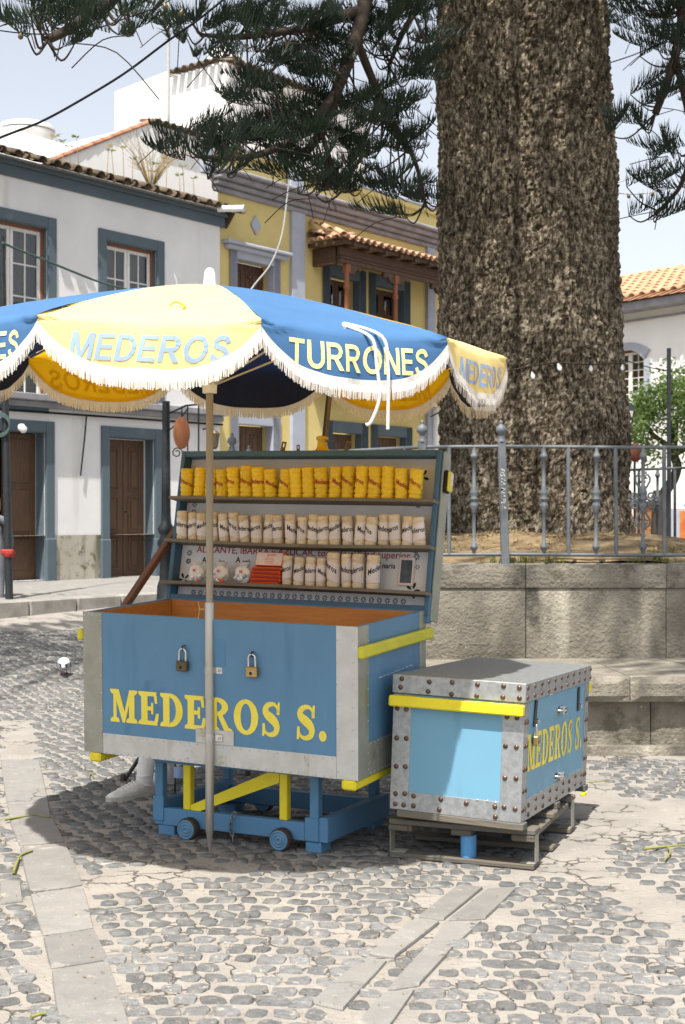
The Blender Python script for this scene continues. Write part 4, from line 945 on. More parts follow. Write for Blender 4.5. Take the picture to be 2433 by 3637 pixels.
for i, (dz, out) in enumerate(((.10, .06), (.09, .14), (.10, .24), (.07, .34))):
    mb.box((YX0-.1-out*.3, .045-out, zc), (YX1+.2, .08, zc+dz-.001), .02); zc += dz
mb.obj('cornice', M['cornice'], yel)
pz = CZt+.1; hp = fz(740, 492, .1)-pz-.16
mb = MB(); mb.add([(YX0-.1, .1, pz-.3), (YX1, .1, pz-.3), (YX1, .1, pz+hp), (YX0-.1, .1, pz+hp)], [(0, 1, 2, 3)]); mb.box((YX0-.1, .02, pz+hp), (YX1, .4, pz+hp+.1), .01); mb.obj('parapet', M['yellow_wall'], yel)
mb = MB(); mb.box((YX0-.15, 0, pz+hp+.105), (YX1, .45, pz+hp+.16), .01); mb.obj('parapet_coping', M['lilac'], yel)
dm = MB(); c = FF.hit(907, 800, 1, .04); dm.prism([(0, -.17), (.13, 0), (0, .17), (-.13, 0)], .03, m=T4(c.x, .048, c.z) @ R4('X', math.pi/2)); dm.obj('diamond_ornament', M['lilac'], yel)
# attic roof tiles above the parapet
tile_field(yel, T4(fx(1330, 600), .6, pz+hp+.15), 3.0, 4, .24, .42, .42, M['tile'])
mb = MB(); a0 = fx(1330, 600); mb.add([(a0-.1, .5, pz+hp+.1), (a0+3.2, .5, pz+hp+.1), (a0+3.2, 2.2, pz+hp+.85), (a0-.1, 2.2, pz+hp+.85), (a0-.1, 2.2, pz+hp+.1)], [(0, 1, 2, 3), (0, 3, 4)]); mb.obj('attic_roof', M['red_tile'], yel)
# balcony
bw = FF.hit(1089, 876, 1, .05); 
def find_out(u, z):                                            # how far a point stands out from the facade, given the wall point and its pixel column
    best = min(np.arange(.1, 2.4, .01), key=lambda d: abs((lambda w: CU+F*w.x/w.y)(FF.m @ V((bw.x, .05-d, z)))-u)); return best
bo = find_out(1225, bw.z); BX1 = fx(1560, 900, 0)
fr = V((bw.x, .05-bo, bw.z-.10)); cz = (EYE-(834-CV)/F*(FF.m @ fr).y)
edge_z = cz-.06
bal = MB().box((bw.x+.12, .05-bo+.16, edge_z-2.72), (BX1, .05, edge_z-2.58), .01).obj('balcony', M['dark_wood'], yel); bal['label'] = 'carved dark wooden balcony under a terracotta tiled roof'
width = BX1-bw.x
rise = .20; sl = math.atan2(rise, bo)
tile_field(bal, T4(bw.x, .05-bo, edge_z), width, 3, .205, bo/math.cos(sl)/2.5, sl, M['tile'])
mb = MB(); mb.add([(bw.x-.02, .04-bo, edge_z), (BX1, .04-bo, edge_z), (BX1, .05, edge_z+rise), (bw.x-.02, .05, edge_z+rise)], [(0, 1, 2, 3)]); mb.box((bw.x+.02, .1-bo, edge_z-.07), (BX1, .14-bo, edge_z-.002), .005).box((bw.x+.02, .15-bo, edge_z-.07), (bw.x+.06, .04, edge_z-.002), .005); mb.obj('roof_boarding', M['dark_wood'], bal)
cov = barrel(.074, .5).mesh('roof_tile', M['tile'])
for i in range(int(bo/.2)):                                    # tiles of the end slope
    yy = -bo+.16+i*.2; put('roof_tile', cov, bal, T4(bw.x-.03, .05+yy, edge_z+.02) @ R4('Z', -math.pi/2) @ R4('X', .25))
for i in range(3): put('roof_tile', cov, bal, T4(bw.x, .05-bo+.02+i*.33, edge_z+.06+i*.13) @ R4('Z', -.6) @ R4('X', .36))
by = .05-bo+.28; zb0 = edge_z-.38
mb = MB(); mb.box((bw.x+.18, by-.05, zb0), (BX1, by+.05, zb0+.08), .01).box((bw.x+.18, by-.065, zb0+.085), (BX1, by+.065, zb0+.13), .01).box((bw.x+.18, by-.04, zb0+.135), (BX1, by+.04, zb0+.30), .008)
mb.box((bw.x+.16, by+.07, zb0-.02), (bw.x+.26, .04, zb0+.30), .01); mb.obj('beam', M['dark_wood'], bal)
for i in range(9):
    rx_ = bw.x+.3+i*(width-.4)/8; mb = MB(); mb.box((rx_, .06-bo, edge_z-.10), (rx_+.07, .04, edge_z-.03), .006); mb.obj('rafter', M['dark_wood'], bal)
pu = [fx(1231, 1000, by), fx(1404, 1000, by), fx(1570, 1000, by)]
for px_ in pu:
    mb = MB(); mb.lathe([(.05, -2.2), (.05, -1.6), (.065, -1.58), (.065, -1.5), (.042, -1.45), (.05, -.75), (.04, -.32), (.06, -.3), (.06, -.24), (.045, -.22), (.05, 0)], 10, m=T4(px_, by, zb0-.15)); mb.box((px_-.06, by-.055, zb0-.15), (px_+.06, by+.055, zb0-.001), .008); mb.obj('balcony_post', M['red_wood'], bal)
    mb = MB()
    for s_ in (-1, 1):
        if s_ < 0 and px_ is pu[0]: continue
        prof = [(0, 0), (.34, 0), (.36, -.05), (.31, -.10), (.27, -.07), (.22, -.06), (.17, -.12), (.12, -.17), (.06, -.155), (0, -.2)]
        poly = [(.062+x, z) for x, z in prof]
        if s_ < 0: poly = [(-x, z) for x, z in poly][::-1]
        mb.prism(poly[::-1], .07, m=T4(px_, by+.035, zb0-.003) @ R4('X', math.pi/2))
    if mb.v: mb.obj('carved_bracket', M['dark_wood'], bal)
fl_z = zb0-2.2
mb = MB(); mb.box((bw.x+.16, by-.05, fl_z+.85), (BX1, by+.05, fl_z+.93), .01).box((bw.x+.16, by-.04, fl_z+.02), (BX1, by+.04, fl_z+.10), .01)
for i in range(26): xx = bw.x+.22+i*.16; mb.box((xx, by-.02, fl_z+.1), (xx+.05, by+.02, fl_z+.85), .005)
mb.obj('balustrade', M['dark_wood'], bal)
# white rain pipe and wires on the right end of the yellow house
mb = MB(); a = fx(1540, 1400); mb.tube([(a, -.05, .5), (a, -.05, fz(1540, 1450))], .07, 10); tag(mb.obj('rain_pipe', M['white_plastic']), 'white rain pipe beside the tree trunk under the parasol edge', 'pipe').matrix_world = FF.m
wl_ = MB(); q = FF.hit(760, 1545, 1, -.25)
lam = empty('wall_lantern', FF.m @ T4(q.x, -.02, q.z), 'small dark wall lantern between the white and yellow houses', 'lantern')
mb = MB(); mb.tube([(0, .05, .1), (0, -.2, .14), (0, -.24, .08)], .015, 6); mb.obj('bracket', M['black_iron'], lam)
mb = MB(); mb.lathe([(.03, .08), (.10, .02), (.09, 0), (.06, -.2), (.03, -.24)], 6, False, m=T4(0, -.24, 0)); mb.obj('lantern_glass', M['dull_brass'], lam)

# ---- house behind with sloping coping
bh = empty('rear_white_house', FF.m, 'plain sunlit white house wall behind the mossy roof', 'house')
cy = 4.5
A = FF.hit(535, 438, 1, cy); B = FF.hit(690, 482, 1, cy); Bx = FF.hit(716, 490, 1, cy)
lx = FF.hit(190, 572, 1, cy); 
mb = MB()
zt = A.z
mb.add([(A.x, cy, 4.5), (Bx.x+.6, cy, 4.5), (Bx.x+.6, cy, zt), (A.x, cy, zt)], [(0, 1, 2, 3)])
mb.add([(A.x, cy, 4.5), (A.x, cy, zt), (lx.x, cy+.02, lx.z), (lx.x, cy+.02, 4.5)], [(0, 1, 2, 3)])
mb.add([(A.x, cy, zt), (Bx.x+.6, cy, zt), (Bx.x+.6, cy+5, zt), (A.x, cy+5, zt)], [(0, 1, 2, 3)])
mb.add([(Bx.x+.6, cy, 4.5), (Bx.x+.6, cy+5, 4.5), (Bx.x+.6, cy+5, zt), (Bx.x+.6, cy, zt)], [(0, 1, 2, 3)])
mb.add([(lx.x, cy+.02, lx.z), (A.x, cy+.02, zt), (A.x, cy+5, zt), (lx.x, cy+5, lx.z)], [(0, 1, 2, 3)])
mb.obj('wall', M['white_house'], bh)
cv_ = barrel(.085, .34).mesh('coping_tile', M['red_tile']); d = V((A.x-lx.x, 0, zt-lx.z)); n = int(d.length/.28)
for i in range(n): p = V((lx.x, cy+.06, lx.z))+d*(i/n); put('coping_tile', cv_, bh, T4(p.x, p.y, p.z) @ R4('Y', -math.atan2(d.z, d.x)) @ R4('Z', -math.pi/2))
cv2 = barrel(.10, .5).mesh('eave_tile', M['old_tile']); n = int((Bx.x+.6-A.x)/.22)
for i in range(n): put('eave_tile', cv2, bh, T4(A.x+.1+i*.22, cy-.13, zt) @ R4('X', .2))

# ---- tower house further back
th = empty('tower_house', FF.m, 'tall white house with dark eave tiles and a rooftop mast behind', 'house')
ty = 11.0; K = FF.hit(803, 235, 1, ty); Rr_ = FF.hit(1090, 330, 1, ty)
zt = FF.hit(803, 222, 1, ty).z
def depth_at(u, x, z):                                         # how deep behind y=ty a point of column u lies for given x
    return min(np.arange(0, 14, .02), key=lambda d: abs((lambda w: CU+F*w.x/w.y)(FF.m @ V((x, ty+d, z)))-u))
dl = depth_at(409, K.x, zt); dm_ = depth_at(600, K.x, zt)
mb = MB(); ht = (FF.m @ V((K.x, ty+dl, 0))); z_left = EYE-(326-CV)/F*ht.y; zl0 = EYE-(252-CV)/F*(FF.m @ V((K.x, ty+dm_, 0))).y
wh = [(FF.hit(962, 330, 1, ty).x, FF.hit(1015, 330, 1, ty).x, FF.hit(990, 480, 1, ty).z, FF.hit(990, 318, 1, ty).z)]
wall_holes(mb, K.x, Rr_.x+3, 4, zt, wh, .3, ty)
mb.add([(K.x, ty, 4), (K.x, ty, zt), (K.x, ty+dm_, zt), (K.x, ty+dm_, 4)], [(0, 1, 2, 3)])
mb.add([(K.x-.02, ty+dm_, 4), (K.x-.02, ty+dm_, zl0), (K.x-.02, ty+dl, z_left), (K.x-.02, ty+dl, 4)], [(0, 1, 2, 3)])
mb.add([(K.x, ty, zt), (Rr_.x+3, ty, zt), (Rr_.x+3, ty+dl, zt), (K.x, ty+dl, zt)], [(0, 1, 2, 3)])
mb.add([(K.x-.02, ty+dm_, zl0), (K.x+3, ty+dm_, zl0), (K.x+3, ty+dl, z_left), (K.x-.02, ty+dl, z_left)], [(0, 1, 2, 3)])
mb.obj('wall', M['white_house'], th)
h = wh[0]; casement(th, h[0], h[1], h[2], h[3], ty+.12, 1, 2)
cv3 = barrel(.115, .6).mesh('eave_tile', M['old_tile'])
for i in range(int((Rr_.x+3-K.x)/.26)): put('eave_tile', cv3, th, T4(K.x+.13+i*.26, ty-.28, zt) @ R4('X', .2))
for i in range(int(dm_/.30)): put('eave_tile', cv3, th, T4(K.x-.28, ty+.2+i*.30, zt+.02) @ R4('Z', -math.pi/2) @ R4('X', .2))
mb = MB(); c0 = FF.hit(775, 222, 1, ty+1); mb.box((K.x+.15, ty+.15, zt), (K.x+.9, ty+.9, zt+.55), .02); mb.obj('chimney', M['white_house'], th)
mb = MB(); q = FF.hit(660, 240, 1, ty+5); mb.lathe([(.02, 0), (.3, .03), (.6, .12), (.72, .2), (.70, .2), (.3, .06), (.02, .03)], 20, m=T4(q.x, ty+5, zt+.75) @ R4('Z', .9) @ R4('X', 1.25)); mb.tube([(q.x, ty+5, zt), (q.x, ty+5, zt+.7)], .03, 6); 
tag(mb.obj('satellite_dish', M['tank']), 'pale satellite dish on the tall white house roof', 'dish').matrix_world = FF.m
mb = MB(); q = FF.hit(598, 440, 1, 4.9); mb.tube([(q.x, 4.9, 6), (q.x, 4.9, FF.hit(590, -40, 1, 4.9).z)], .035, 7)
mast = tag(mb.obj('antenna_mast', M['pale_cable']), 'thin pale antenna mast rising in front of the tall white house', 'mast'); mast.matrix_world = FF.m
# ---- low parapet house and water tank at far left
ph = empty('parapet_house', FF.m, 'low cream parapet wall behind the roof at far left', 'house'); q = FF.hit(290, 530, 1, 9); mb = MB(); mb.box((q.x-14, 9, 3), (q.x, 14, q.z-.15), .02).box((q.x-14, 8.95, q.z-.15), (q.x-.6, 9.2, q.z), .02); mb.obj('wall', M['white_house'], ph)
q = FF.hit(95, 470, 1, 10.5); tk = empty('water_tank', FF.m @ T4(q.x, 10.5, q.z-.6), 'round pale rooftop water tank at the left edge', 'tank')
mb = MB(); mb.lathe([(.62, -.4), (.62, .5), (.66, .52), (.66, .60), (.60, .62)], 28); mb.obj('tank_body', M['tank'], tk)
mb = MB(); mb.lathe([(.68, .63), (.68, .70), (.60, .76), (.2, .84), (.02, .85)], 28); mb.obj('tank_lid', M['tank'], tk)
for dx in (-.75, .78): mb = MB(); mb.tube([(dx, -.2, -.8), (dx, -.2, .55)], .025, 6); mb.obj('pipe', M['pale_cable'], tk)

# ---- white house on the right with terracotta hip roof
ra = math.atan2(-.807, .59)                                     # its street direction, towards the camera
RF = Frame(P(2300, 1840, 32)*1, ra); RF = Frame((P(2300, 1840, 32).x, 32, 0), ra)
rh = empty('right_white_house', RF.m, 'sunlit white house with terracotta hip roof beyond the trunk', 'house')
def rx(u, v): return RF.hit(u, v, 1, 0)
e0 = rx(2300, 1103).z; tz = rx(2300, 1128).z
aw = (rx(2170, 1400).x, rx(2291, 1400).x, rx(2259, 1440).z, rx(2259, 1240).z)
gd = (rx(2243, 1840).x, rx(2326, 1840).x, .4, rx(2280, 1780).z)
mb = MB(); XC_ = RF.hit(2344, 972, 1, 3.4).x+6.5; wall_holes(mb, -9, XC_, .3, e0, [aw, gd], .3); mb.add([(-9, 0, .3), (-9, 0, e0), (-9, 9, e0), (-9, 9, .3)], [(0, 1, 2, 3)]); mb.obj('wall', M['white_house'], rh)
mb = MB(); mb.box((-9, -.02, .3), (gd[0]-.1, .01, rx(2360, 1806).z), .004).box((gd[1]+.1, -.02, .3), (XC_-.001, .01, rx(2360, 1806).z), .004); mb.obj('dado', M['lilac'], rh)
mb = MB(); mb.box((-9.2, -.06, rx(2300, 1135).z), (XC_+.06, .02, rx(2300, 1128).z), .006); mb.obj('moulding', M['cornice'], rh)
mb = MB(); mb.box((-9.3, -.42, e0), (XC_+.42, .1, rx(2300, 1075).z), .01); mb.obj('fascia', M['cornice'], rh)
# arched surround
cx_ = (aw[0]+aw[1])/2; hw = (aw[1]-aw[0])/2; mb = MB(); n = 14; zt = aw[3]; rise_ = .28; prof = []
for k in range(n+1): t = -1+2*k/n; prof.append((cx_+t*hw, zt-rise_*t*t*.9, cx_+t*(hw+.17), zt+.17-rise_*t*t*.8))
for a, b in zip(prof, prof[1:]): mb.add([(a[0], -.05, a[1]), (b[0], -.05, b[1]), (b[2], -.05, b[3]), (a[2], -.05, a[3]), (a[0], .02, a[1]), (b[0], .02, b[1]), (b[2], .02, b[3]), (a[2], .02, a[3])], [(0, 1, 2, 3), (4, 5, 1, 0), (3, 2, 6, 7)])
mb.box((aw[0]-.17, -.05, aw[2]), (aw[0], .02, zt-.26), .004).box((aw[1], -.05, aw[2]), (aw[1]+.17, .02, zt-.26), .004); mb.obj('window_surround', M['lilac'], rh)
casement(rh, aw[0], aw[1], aw[2], aw[3], .08, 2, 6, False)
panel_door(rh, gd[0], gd[1], gd[2], gd[3], .1, M['door_tan'], 2)
re = rx(2300, 1070).z; RD = 3.4; apx = RF.hit(2344, 972, 1, RD); zr = apx.z; xc = apx.x+7.0; sl = math.atan2(zr-re, RD+.5)
cov = barrel(.30*.36, .52).mesh('roof_tile', M['pale_tile']); nc = int(math.hypot(zr-re, RD+.5)/.437)
for c in range(nc):
    for i in range(48):
        x = -5.2+(i+.5)*.30
        if x > xc-(c*.437*math.cos(sl)/(RD+.5))*7.0-.1 or x < -4: continue
        put('roof_tile', cov, rh, T4(0, -.55, re) @ R4('X', sl) @ T4(x+U(-.01, .01), c*.437+U(-.015, .015), .03+c*.004) @ R4('X', -.03))
mb = MB(); mb.add([(-9.3, -.5, re-.02), (xc, -.5, re-.02), (apx.x, RD, zr), (-6, RD, zr), (-9.3, 7.3, re-.02), (xc, 7.3, re-.02)], [(0, 1, 2, 3), (0, 3, 4), (3, 2, 5, 4), (1, 5, 2)]); mb.obj('roof', M['pale_tile'], rh)
rc = barrel(.13, .45).mesh('ridge_tile', M['pale_tile'])
for i in range(22): put('ridge_tile', rc, rh, T4(apx.x-.4-i*.4, RD, zr) @ R4('Z', -math.pi/2))
hv = V((7.0, -RD-.5, re-zr))
for i in range(20): p = apx+hv*(i/20); put('ridge_tile', rc, rh, T4(p.x, RD-(RD+.5)*i/20, p.z+.03) @ R4('Z', math.atan2(-RD-.5, 7.0)-math.pi/2) @ R4('X', -math.atan2(zr-re, math.hypot(7.0, RD+.5))))
mb = MB(); mb.add([(xc-.5, 0, .3), (xc-.5, 7, .3), (xc-.5, 7, e0), (xc-.5, 0, e0)], [(0, 1, 2, 3)]); mb.add([(-9, 7, .3), (xc-.5, 7, .3), (xc-.5, 7, e0), (-9, 7, e0)], [(3, 2, 1, 0)]); mb.obj('end_wall', M['white_house'], rh)
# red kiosk sign and bits at street level
mb = MB(); q = RF.hit(2425, 1848, 1, -2); mb.box((q.x-.04, -2.06, .4), (q.x+.3, -2, q.z+.2), .01); so_ = tag(mb.obj('street_poster', M['poster']), 'orange street poster at the right edge behind the railing', 'poster'); so_.matrix_world = RF.m
# ================================================================ LETTERS (fat slab serif, cap height 1)
def ring(cx, cy, rx_, ry, ix, iy, a0=0, a1=360, n=26, shift=0):
    out = []
    for k in range(n):
        w0 = math.radians(a0+(a1-a0)*k/n); w1 = math.radians(a0+(a1-a0)*(k+1)/n)
        out.append([(cx+shift+ix*math.cos(w0), cy+iy*math.sin(w0)), (cx+rx_*math.cos(w0), cy+ry*math.sin(w0)), (cx+rx_*math.cos(w1), cy+ry*math.sin(w1)), (cx+shift+ix*math.cos(w1), cy+iy*math.sin(w1))])
    return out
def rect(x0, y0, x1, y1): return [(x0, y0), (x1, y0), (x1, y1), (x0, y1)]
def ser(x0, x1, y, s):                                        # soft serif foot
    return [(x0, y), (x1, y), (x1+.01, y+s*.06), (x1-.03, y+s*.11), (x1-.10, y+s*.15), (x0+.10, y+s*.15), (x0+.03, y+s*.11), (x0-.01, y+s*.06)]
def fix(p): return p if sum(p[i][0]*p[(i+1) % len(p)][1]-p[(i+1) % len(p)][0]*p[i][1] for i in range(len(p))) > 0 else p[::-1]
GLY = {
 'M': (1.22, [rect(.13, .05, .27, .95), rect(.84, .05, 1.09, .95), ser(.0, .40, 0, 1), ser(.72, 1.21, 0, 1), ser(.0, .34, 1, -1), ser(.86, 1.21, 1, -1), [(.12, 1), (.38, 1), (.70, .16), (.60, 0), (.55, 0)], [(.86, 1), (1.0, 1), (.66, 0), (.56, 0), (.54, .04)]]),
 'E': (.92, [rect(.12, .03, .40, .97), ser(.0, .42, 0, 1), ser(.0, .42, 1, -1), rect(.3, .0, .84, .13), rect(.3, .87, .80, 1.0), rect(.36, .44, .62, .56), [(.70, .1), (.86, .1), (.90, .36), (.78, .36)], [(.68, .9), (.82, .9), (.84, .66), (.74, .66)], [(.56, .33), (.66, .33), (.66, .67), (.56, .67)]]),
 'D': (1.02, [rect(.12, .03, .40, .97), ser(.0, .42, 0, 1), ser(.0, .42, 1, -1), *ring(.42, .5, .56, .5, .26, .37, -90, 90, 18)]),
 'R': (1.06, [rect(.12, .03, .40, .97), ser(.0, .50, 0, 1), ser(.0, .42, 1, -1), *ring(.42, .73, .46, .27, .19, .14, -90, 90, 14), [(.42, .50), (.62, .52), (.92, .10), (.98, 0), (.74, 0), (.66, .12)], ser(.70, 1.06, 0, .8)]),
 'O': (1.06, ring(.51, .5, .51, .52, .22, .39)),
 '.': (.36, ring(.16, .15, .15, .155, .001, .001, n=16)),
 ' ': (.42, [])}
def s_glyph():
    sp = [(.70, .66), (.70, .80), (.60, .92), (.44, .94), (.27, .87), (.20, .75), (.27, .63), (.42, .54), (.57, .44), (.66, .30), (.62, .14), (.46, .06), (.28, .07), (.16, .18), (.13, .34)]
    wd = [.06, .07, .10, .13, .18, .23, .26, .29, .28, .24, .19, .14, .10, .08, .06]
    P_ = [V((x, y, 0)) for x, y in sp]; q = []; 
    pp = smooth_path(P_, 4); ww_ = np.interp(np.linspace(0, 14, len(pp)), range(15), wd); L = []; Rr = []
    for i, p in enumerate(pp):
        t = (pp[min(i+1, len(pp)-1)]-pp[max(i-1, 0)]).normalized(); n_ = V((-t.y, t.x, 0)); L.append(p+n_*ww_[i]/2); Rr.append(p-n_*ww_[i]/2)
    for i in range(len(pp)-1): q.append([(L[i].x, L[i].y), (Rr[i].x, Rr[i].y), (Rr[i+1].x, Rr[i+1].y), (L[i+1].x, L[i+1].y)])
    return q+[[(.66, .64), (.77, .64), (.79, 1.0), (.72, 1.0), (.66, .86)], [(.06, 0), (.13, 0), (.20, .12), (.18, .37), (.08, .37)]]
GLY['S'] = (.88, s_glyph())
def serif_text(txt, h, wscale, mm, gap=.05):
    """flat lettering in the xz plane facing -y; returns mesh and length. strokes sit at slightly different heights"""
    out = []; x = 0
    for ch in txt:
        w, polys = GLY[ch]; mb = MB()
        for i, p in enumerate(polys):
            p = fix(p); th = .0006+.00012*((i*5) % 9)
            vv = [((x+a)*h*wscale, -th, b*h) for a, b in p]; mb.add(vv, [tuple(range(len(vv)))])
        x += w+gap
        if polys: out.append(mb.mesh('painted_letter', mm))
    return out, (x-gap)*h*wscale

# ================================================================ THE SWEET CART
CF = Frame((.0656, 6.022, .378), -.461, .0396, .0164); CW, CD, CH = 1.431, .736, .659
cart = empty('sweet_cart', CF.m, 'blue wooden sweet cart box with metal edging and an open display lid', 'cart')
def cf(u, v, y=0): return CF.hit(u, v, 1, y)
def cr_(u, v, x=0): return CF.hit(u, v, 0, x)
t_ = .022
MB().box((-CW, 0, 0), (0, t_, CH), .003).obj('front_panel', M['cart_blue'], cart)
MB().box((-CW, CD-t_, 0), (0, CD, CH), .003).obj('back_panel', M['cart_blue'], cart)
MB().box((-t_, t_+.0005, 0), (0, CD-t_-.0005, CH-.0005), .003).obj('side_panel', M['cart_blue'], cart)
MB().box((-CW, t_+.0005, 0), (-CW+t_, CD-t_-.0005, CH-.0005), .003).obj('side_panel', M['cart_blue'], cart)
MB().box((-CW+t_+.001, t_+.001, .002), (-t_-.001, CD-t_-.001, .03), 0).obj('floor_panel', M['wood_in'], cart)
# bare wood lining
lin = MB(); e = .0035
lin.box((-CW+t_+e, CD-t_-.010, .03), (-t_-e, CD-t_-.002, CH-.006), .001).box((-CW+t_+.001, t_+e, .03), (-CW+t_+.009, CD-t_-.012, CH-.006), .001).box((-t_-.009, t_+e, .03), (-t_-.001, CD-t_-.012, CH-.006), .001).box((-CW+t_+.011, t_+.001, .03), (-t_-.011, t_+.009, CH-.006), .001)
lin.obj('wood_lining', M['wood_in'], cart)
MB().box((-CW+t_+.012, .30, .42), (-t_-.012, .62, .44), .003).obj('tray', M['wood_in'], cart)
# metal edging
g_ = .0025; xs1 = cf(364, 2400).x; xs0 = cf(1195, 2450).x; zb = cf(400, 2610).z
def strip(name, a, b, mm): return MB().box(a, b, .001).obj(name, mm, cart)
strip('corner_strip', (-CW-g_, -g_, -.002), (xs1, 0, CH+.001), M['old_galv'])
strip('corner_strip', (xs0, -g_, -.002), (g_, 0, CH+.001), M['pale_galv'])
strip('base_strip', (xs1+.001, -g_*.9, -.003), (xs0-.001, 0, zb+.005), M['pale_galv'])
dpt = cr_(1308, 2300).y
strip('corner_strip', (0, -g_+.0005, -.001), (g_, dpt, CH), M['old_galv'])
strip('corner_strip', (0, CD-.075, -.001), (g_, CD+g_, CH), M['old_galv'])
strip('base_strip', (0, dpt+.001, -.002), (g_*.9, CD-.076, .145), M['old_galv'])
nail = MB().lathe([(.0042, 0), (.0036, .0014), (.0015, .0022), (.0003, .0024)], 8).mesh('nail', M['nail'])
RX = R4('X', math.pi/2); RY = R4('Y', math.pi/2)
def nails_front(x0, z0, x1, z1, step, y=-g_):
    n = max(1, int(math.hypot(x1-x0, z1-z0)/step))
    for i in range(n+1): put('nail', nail, cart, T4(x0+(x1-x0)*i/n+U(-.002, .002), y, z0+(z1-z0)*i/n+U(-.003, .003)) @ RX)
for x in (-CW+.006, xs1-.006): nails_front(x, .03, x, CH-.04, .075)
for x in (xs0+.006, -.022): nails_front(x, .03, x, CH-.06, .085)
nails_front(xs1+.02, zb-.004, xs0-.02, zb-.004, .045); nails_front(xs1+.02, .006, xs0-.02, .006, .04)
nails_front(-CW+.01, CH-.012, xs1-.01, CH-.012, .018)
for y0, y1, z in ((dpt+.02, CD-.1, .138), (dpt+.02, CD-.1, .008)):
    for i in range(14): put('nail', nail, cart, T4(g_, y0+(y1-y0)*i/13, z) @ RY)
for i in range(9): put('nail', nail, cart, T4(g_, dpt-.008, .03+i*.07) @ RY)
# yellow carrying rails
def rail_(a, b, mm): return MB().box(a, b, .008).obj('carrying_rail', mm, cart)
r0 = cr_(1275, 2281, .001); r1 = cr_(1290, 2315, .03)
rail_((.0026, -.012, CH-.135), (.034, CD+.03, CH-.083), M['worn_yellow'])
rail_((-CW-.034, -.012, CH-.135), (-CW-.0026, CD+.03, CH-.083), M['worn_yellow'])
q = cf(1245, 2800, -.01)
rail_((-.075, -.012, -.045), (-.006, CD+.02, -.0035), M['yellow_paint']); 
rail_((-CW+.03, -.012, -.045), (-CW+.095, CD+.02, -.0035), M['yellow_paint'])
# painted name
a = cf(394, 2560); b = cf(1165, 2642); top = cf(394, 2444)
me, ln = serif_text('MEDEROS S.', 1, 1, M['letter_yellow'])
hgt = (top.z-a.z); wsc = (b.x-a.x)/ln/hgt
me, ln = serif_text('MEDEROS S.', hgt, wsc, M['letter_yellow'])
for me_ in me: put('painted_letter', me_, cart, T4(a.x, -.0006, a.z-.002) @ R4('Y', math.atan2(a.z-cf(1165, 2634).z, b.x-a.x)))
# faint repair plates and lock staples
for (u0, v0, u1, v1) in ((715, 2272, 800, 2360),):
    p0 = cf(u0, v1); p1 = cf(u1, v0); MB().box((p0.x, -.0012, p0.z), (p1.x, 0, p1.z), .0005).obj('repair_plate', M['cart_blue_worn'], cart)
p0 = cf(697, 2636); p1 = cf(832, 2598); MB().box((p0.x, -.006, p0.z), (p1.x, -.0008, p1.z), .002).obj('pole_plate', M['pale_galv'], cart)
sc_ = MB(); q0 = cr_(1345, 2408, .0005); q1 = cr_(1467, 2360, .0005)
for k in range(9):
    a_ = q0.lerp(q1, k/9); b_ = q0.lerp(q1, (k+U(.6, .98))/9); w_ = U(.0008, .0022); sc_.add([(.0009, a_.y, a_.z-w_), (.0009, b_.y, b_.z-w_), (.0009, b_.y, b_.z+w_), (.0009, a_.y, a_.z+w_)], [(0, 1, 2, 3)])
sc_.obj('paint_scratch', M['white_paint'], cart)
staples = []
for (u, v) in ((657, 2302), (901, 2325)):
    p = cf(u, v); mb = MB(); mb.tube([(p.x, 0, p.z+.012), (p.x, -.022, p.z+.012), (p.x, -.022, p.z-.006), (p.x, 0, p.z-.006)], .0035, 6); mb.obj('lock_staple', M['black_iron'], cart); staples.append(p)
# ---- display lid
LM = T4(-1.4489, .7161, .6322) @ R4('X', -.211)                # x along, z up the lid, -y towards the customer
LW, LH, LDp = 1.469, .802, .085
lid = MB(); fwid = .024
lid.box((0, 0, 0), (fwid, LDp, LH), .003).box((LW-fwid, 0, 0), (LW, LDp, LH), .003)
lid.box((fwid+.0005, .0005, LH-fwid-.006), (LW-fwid-.0005, LDp-.0005, LH-.0005), .003).box((fwid+.0005, .0005, .012), (LW-fwid-.0005, LDp-.0005, .05), .003)
lid.box((fwid*.5, LDp-.01, .02), (LW-fwid*.5, LDp+.008, LH-.01), .002)
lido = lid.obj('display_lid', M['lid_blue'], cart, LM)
MB().box((-.002, .006, -.03), (fwid+.001, LDp*.6, .10), .004).obj('lid_corner', M['cart_blue_worn'], lido)
MB().box((LW-fwid-.001, .006, -.03), (LW+.002, LDp*.6, .10), .004).obj('lid_corner', M['cart_blue_worn'], lido)
MB().box((-.004, LDp+.009, 0), (LW+.004, LDp+.02, LH), .003).obj('lid_back', M['shelf'], lido)
MB().box((LW+.0005, .02, -.02), (LW+.012, LDp+.018, LH-.003), .003).obj('lid_edge_board', M['old_galv'], lido)
BY = LDp-.014
MB().box((fwid+.002, BY-.004, .052), (LW-fwid-.002, BY, LH-fwid-.008), .0).obj('backboard', M['board'], lido)
LFm = CF.m @ LM; LFi = LFm.inverted()
def lf(u, v, y=0):
    o = LFi @ V((0, 0, EYE)); d = LFi.to_3x3() @ RAY(u, v); return o+d*((y-o.y)/d.y)
SHY = -.055                                                     # shelves stand proud of the frame
sz = [lf(1075, 1772, SHY).z, lf(1075, 1930, SHY).z, lf(1075, 2088, SHY).z]
shelf_top = []
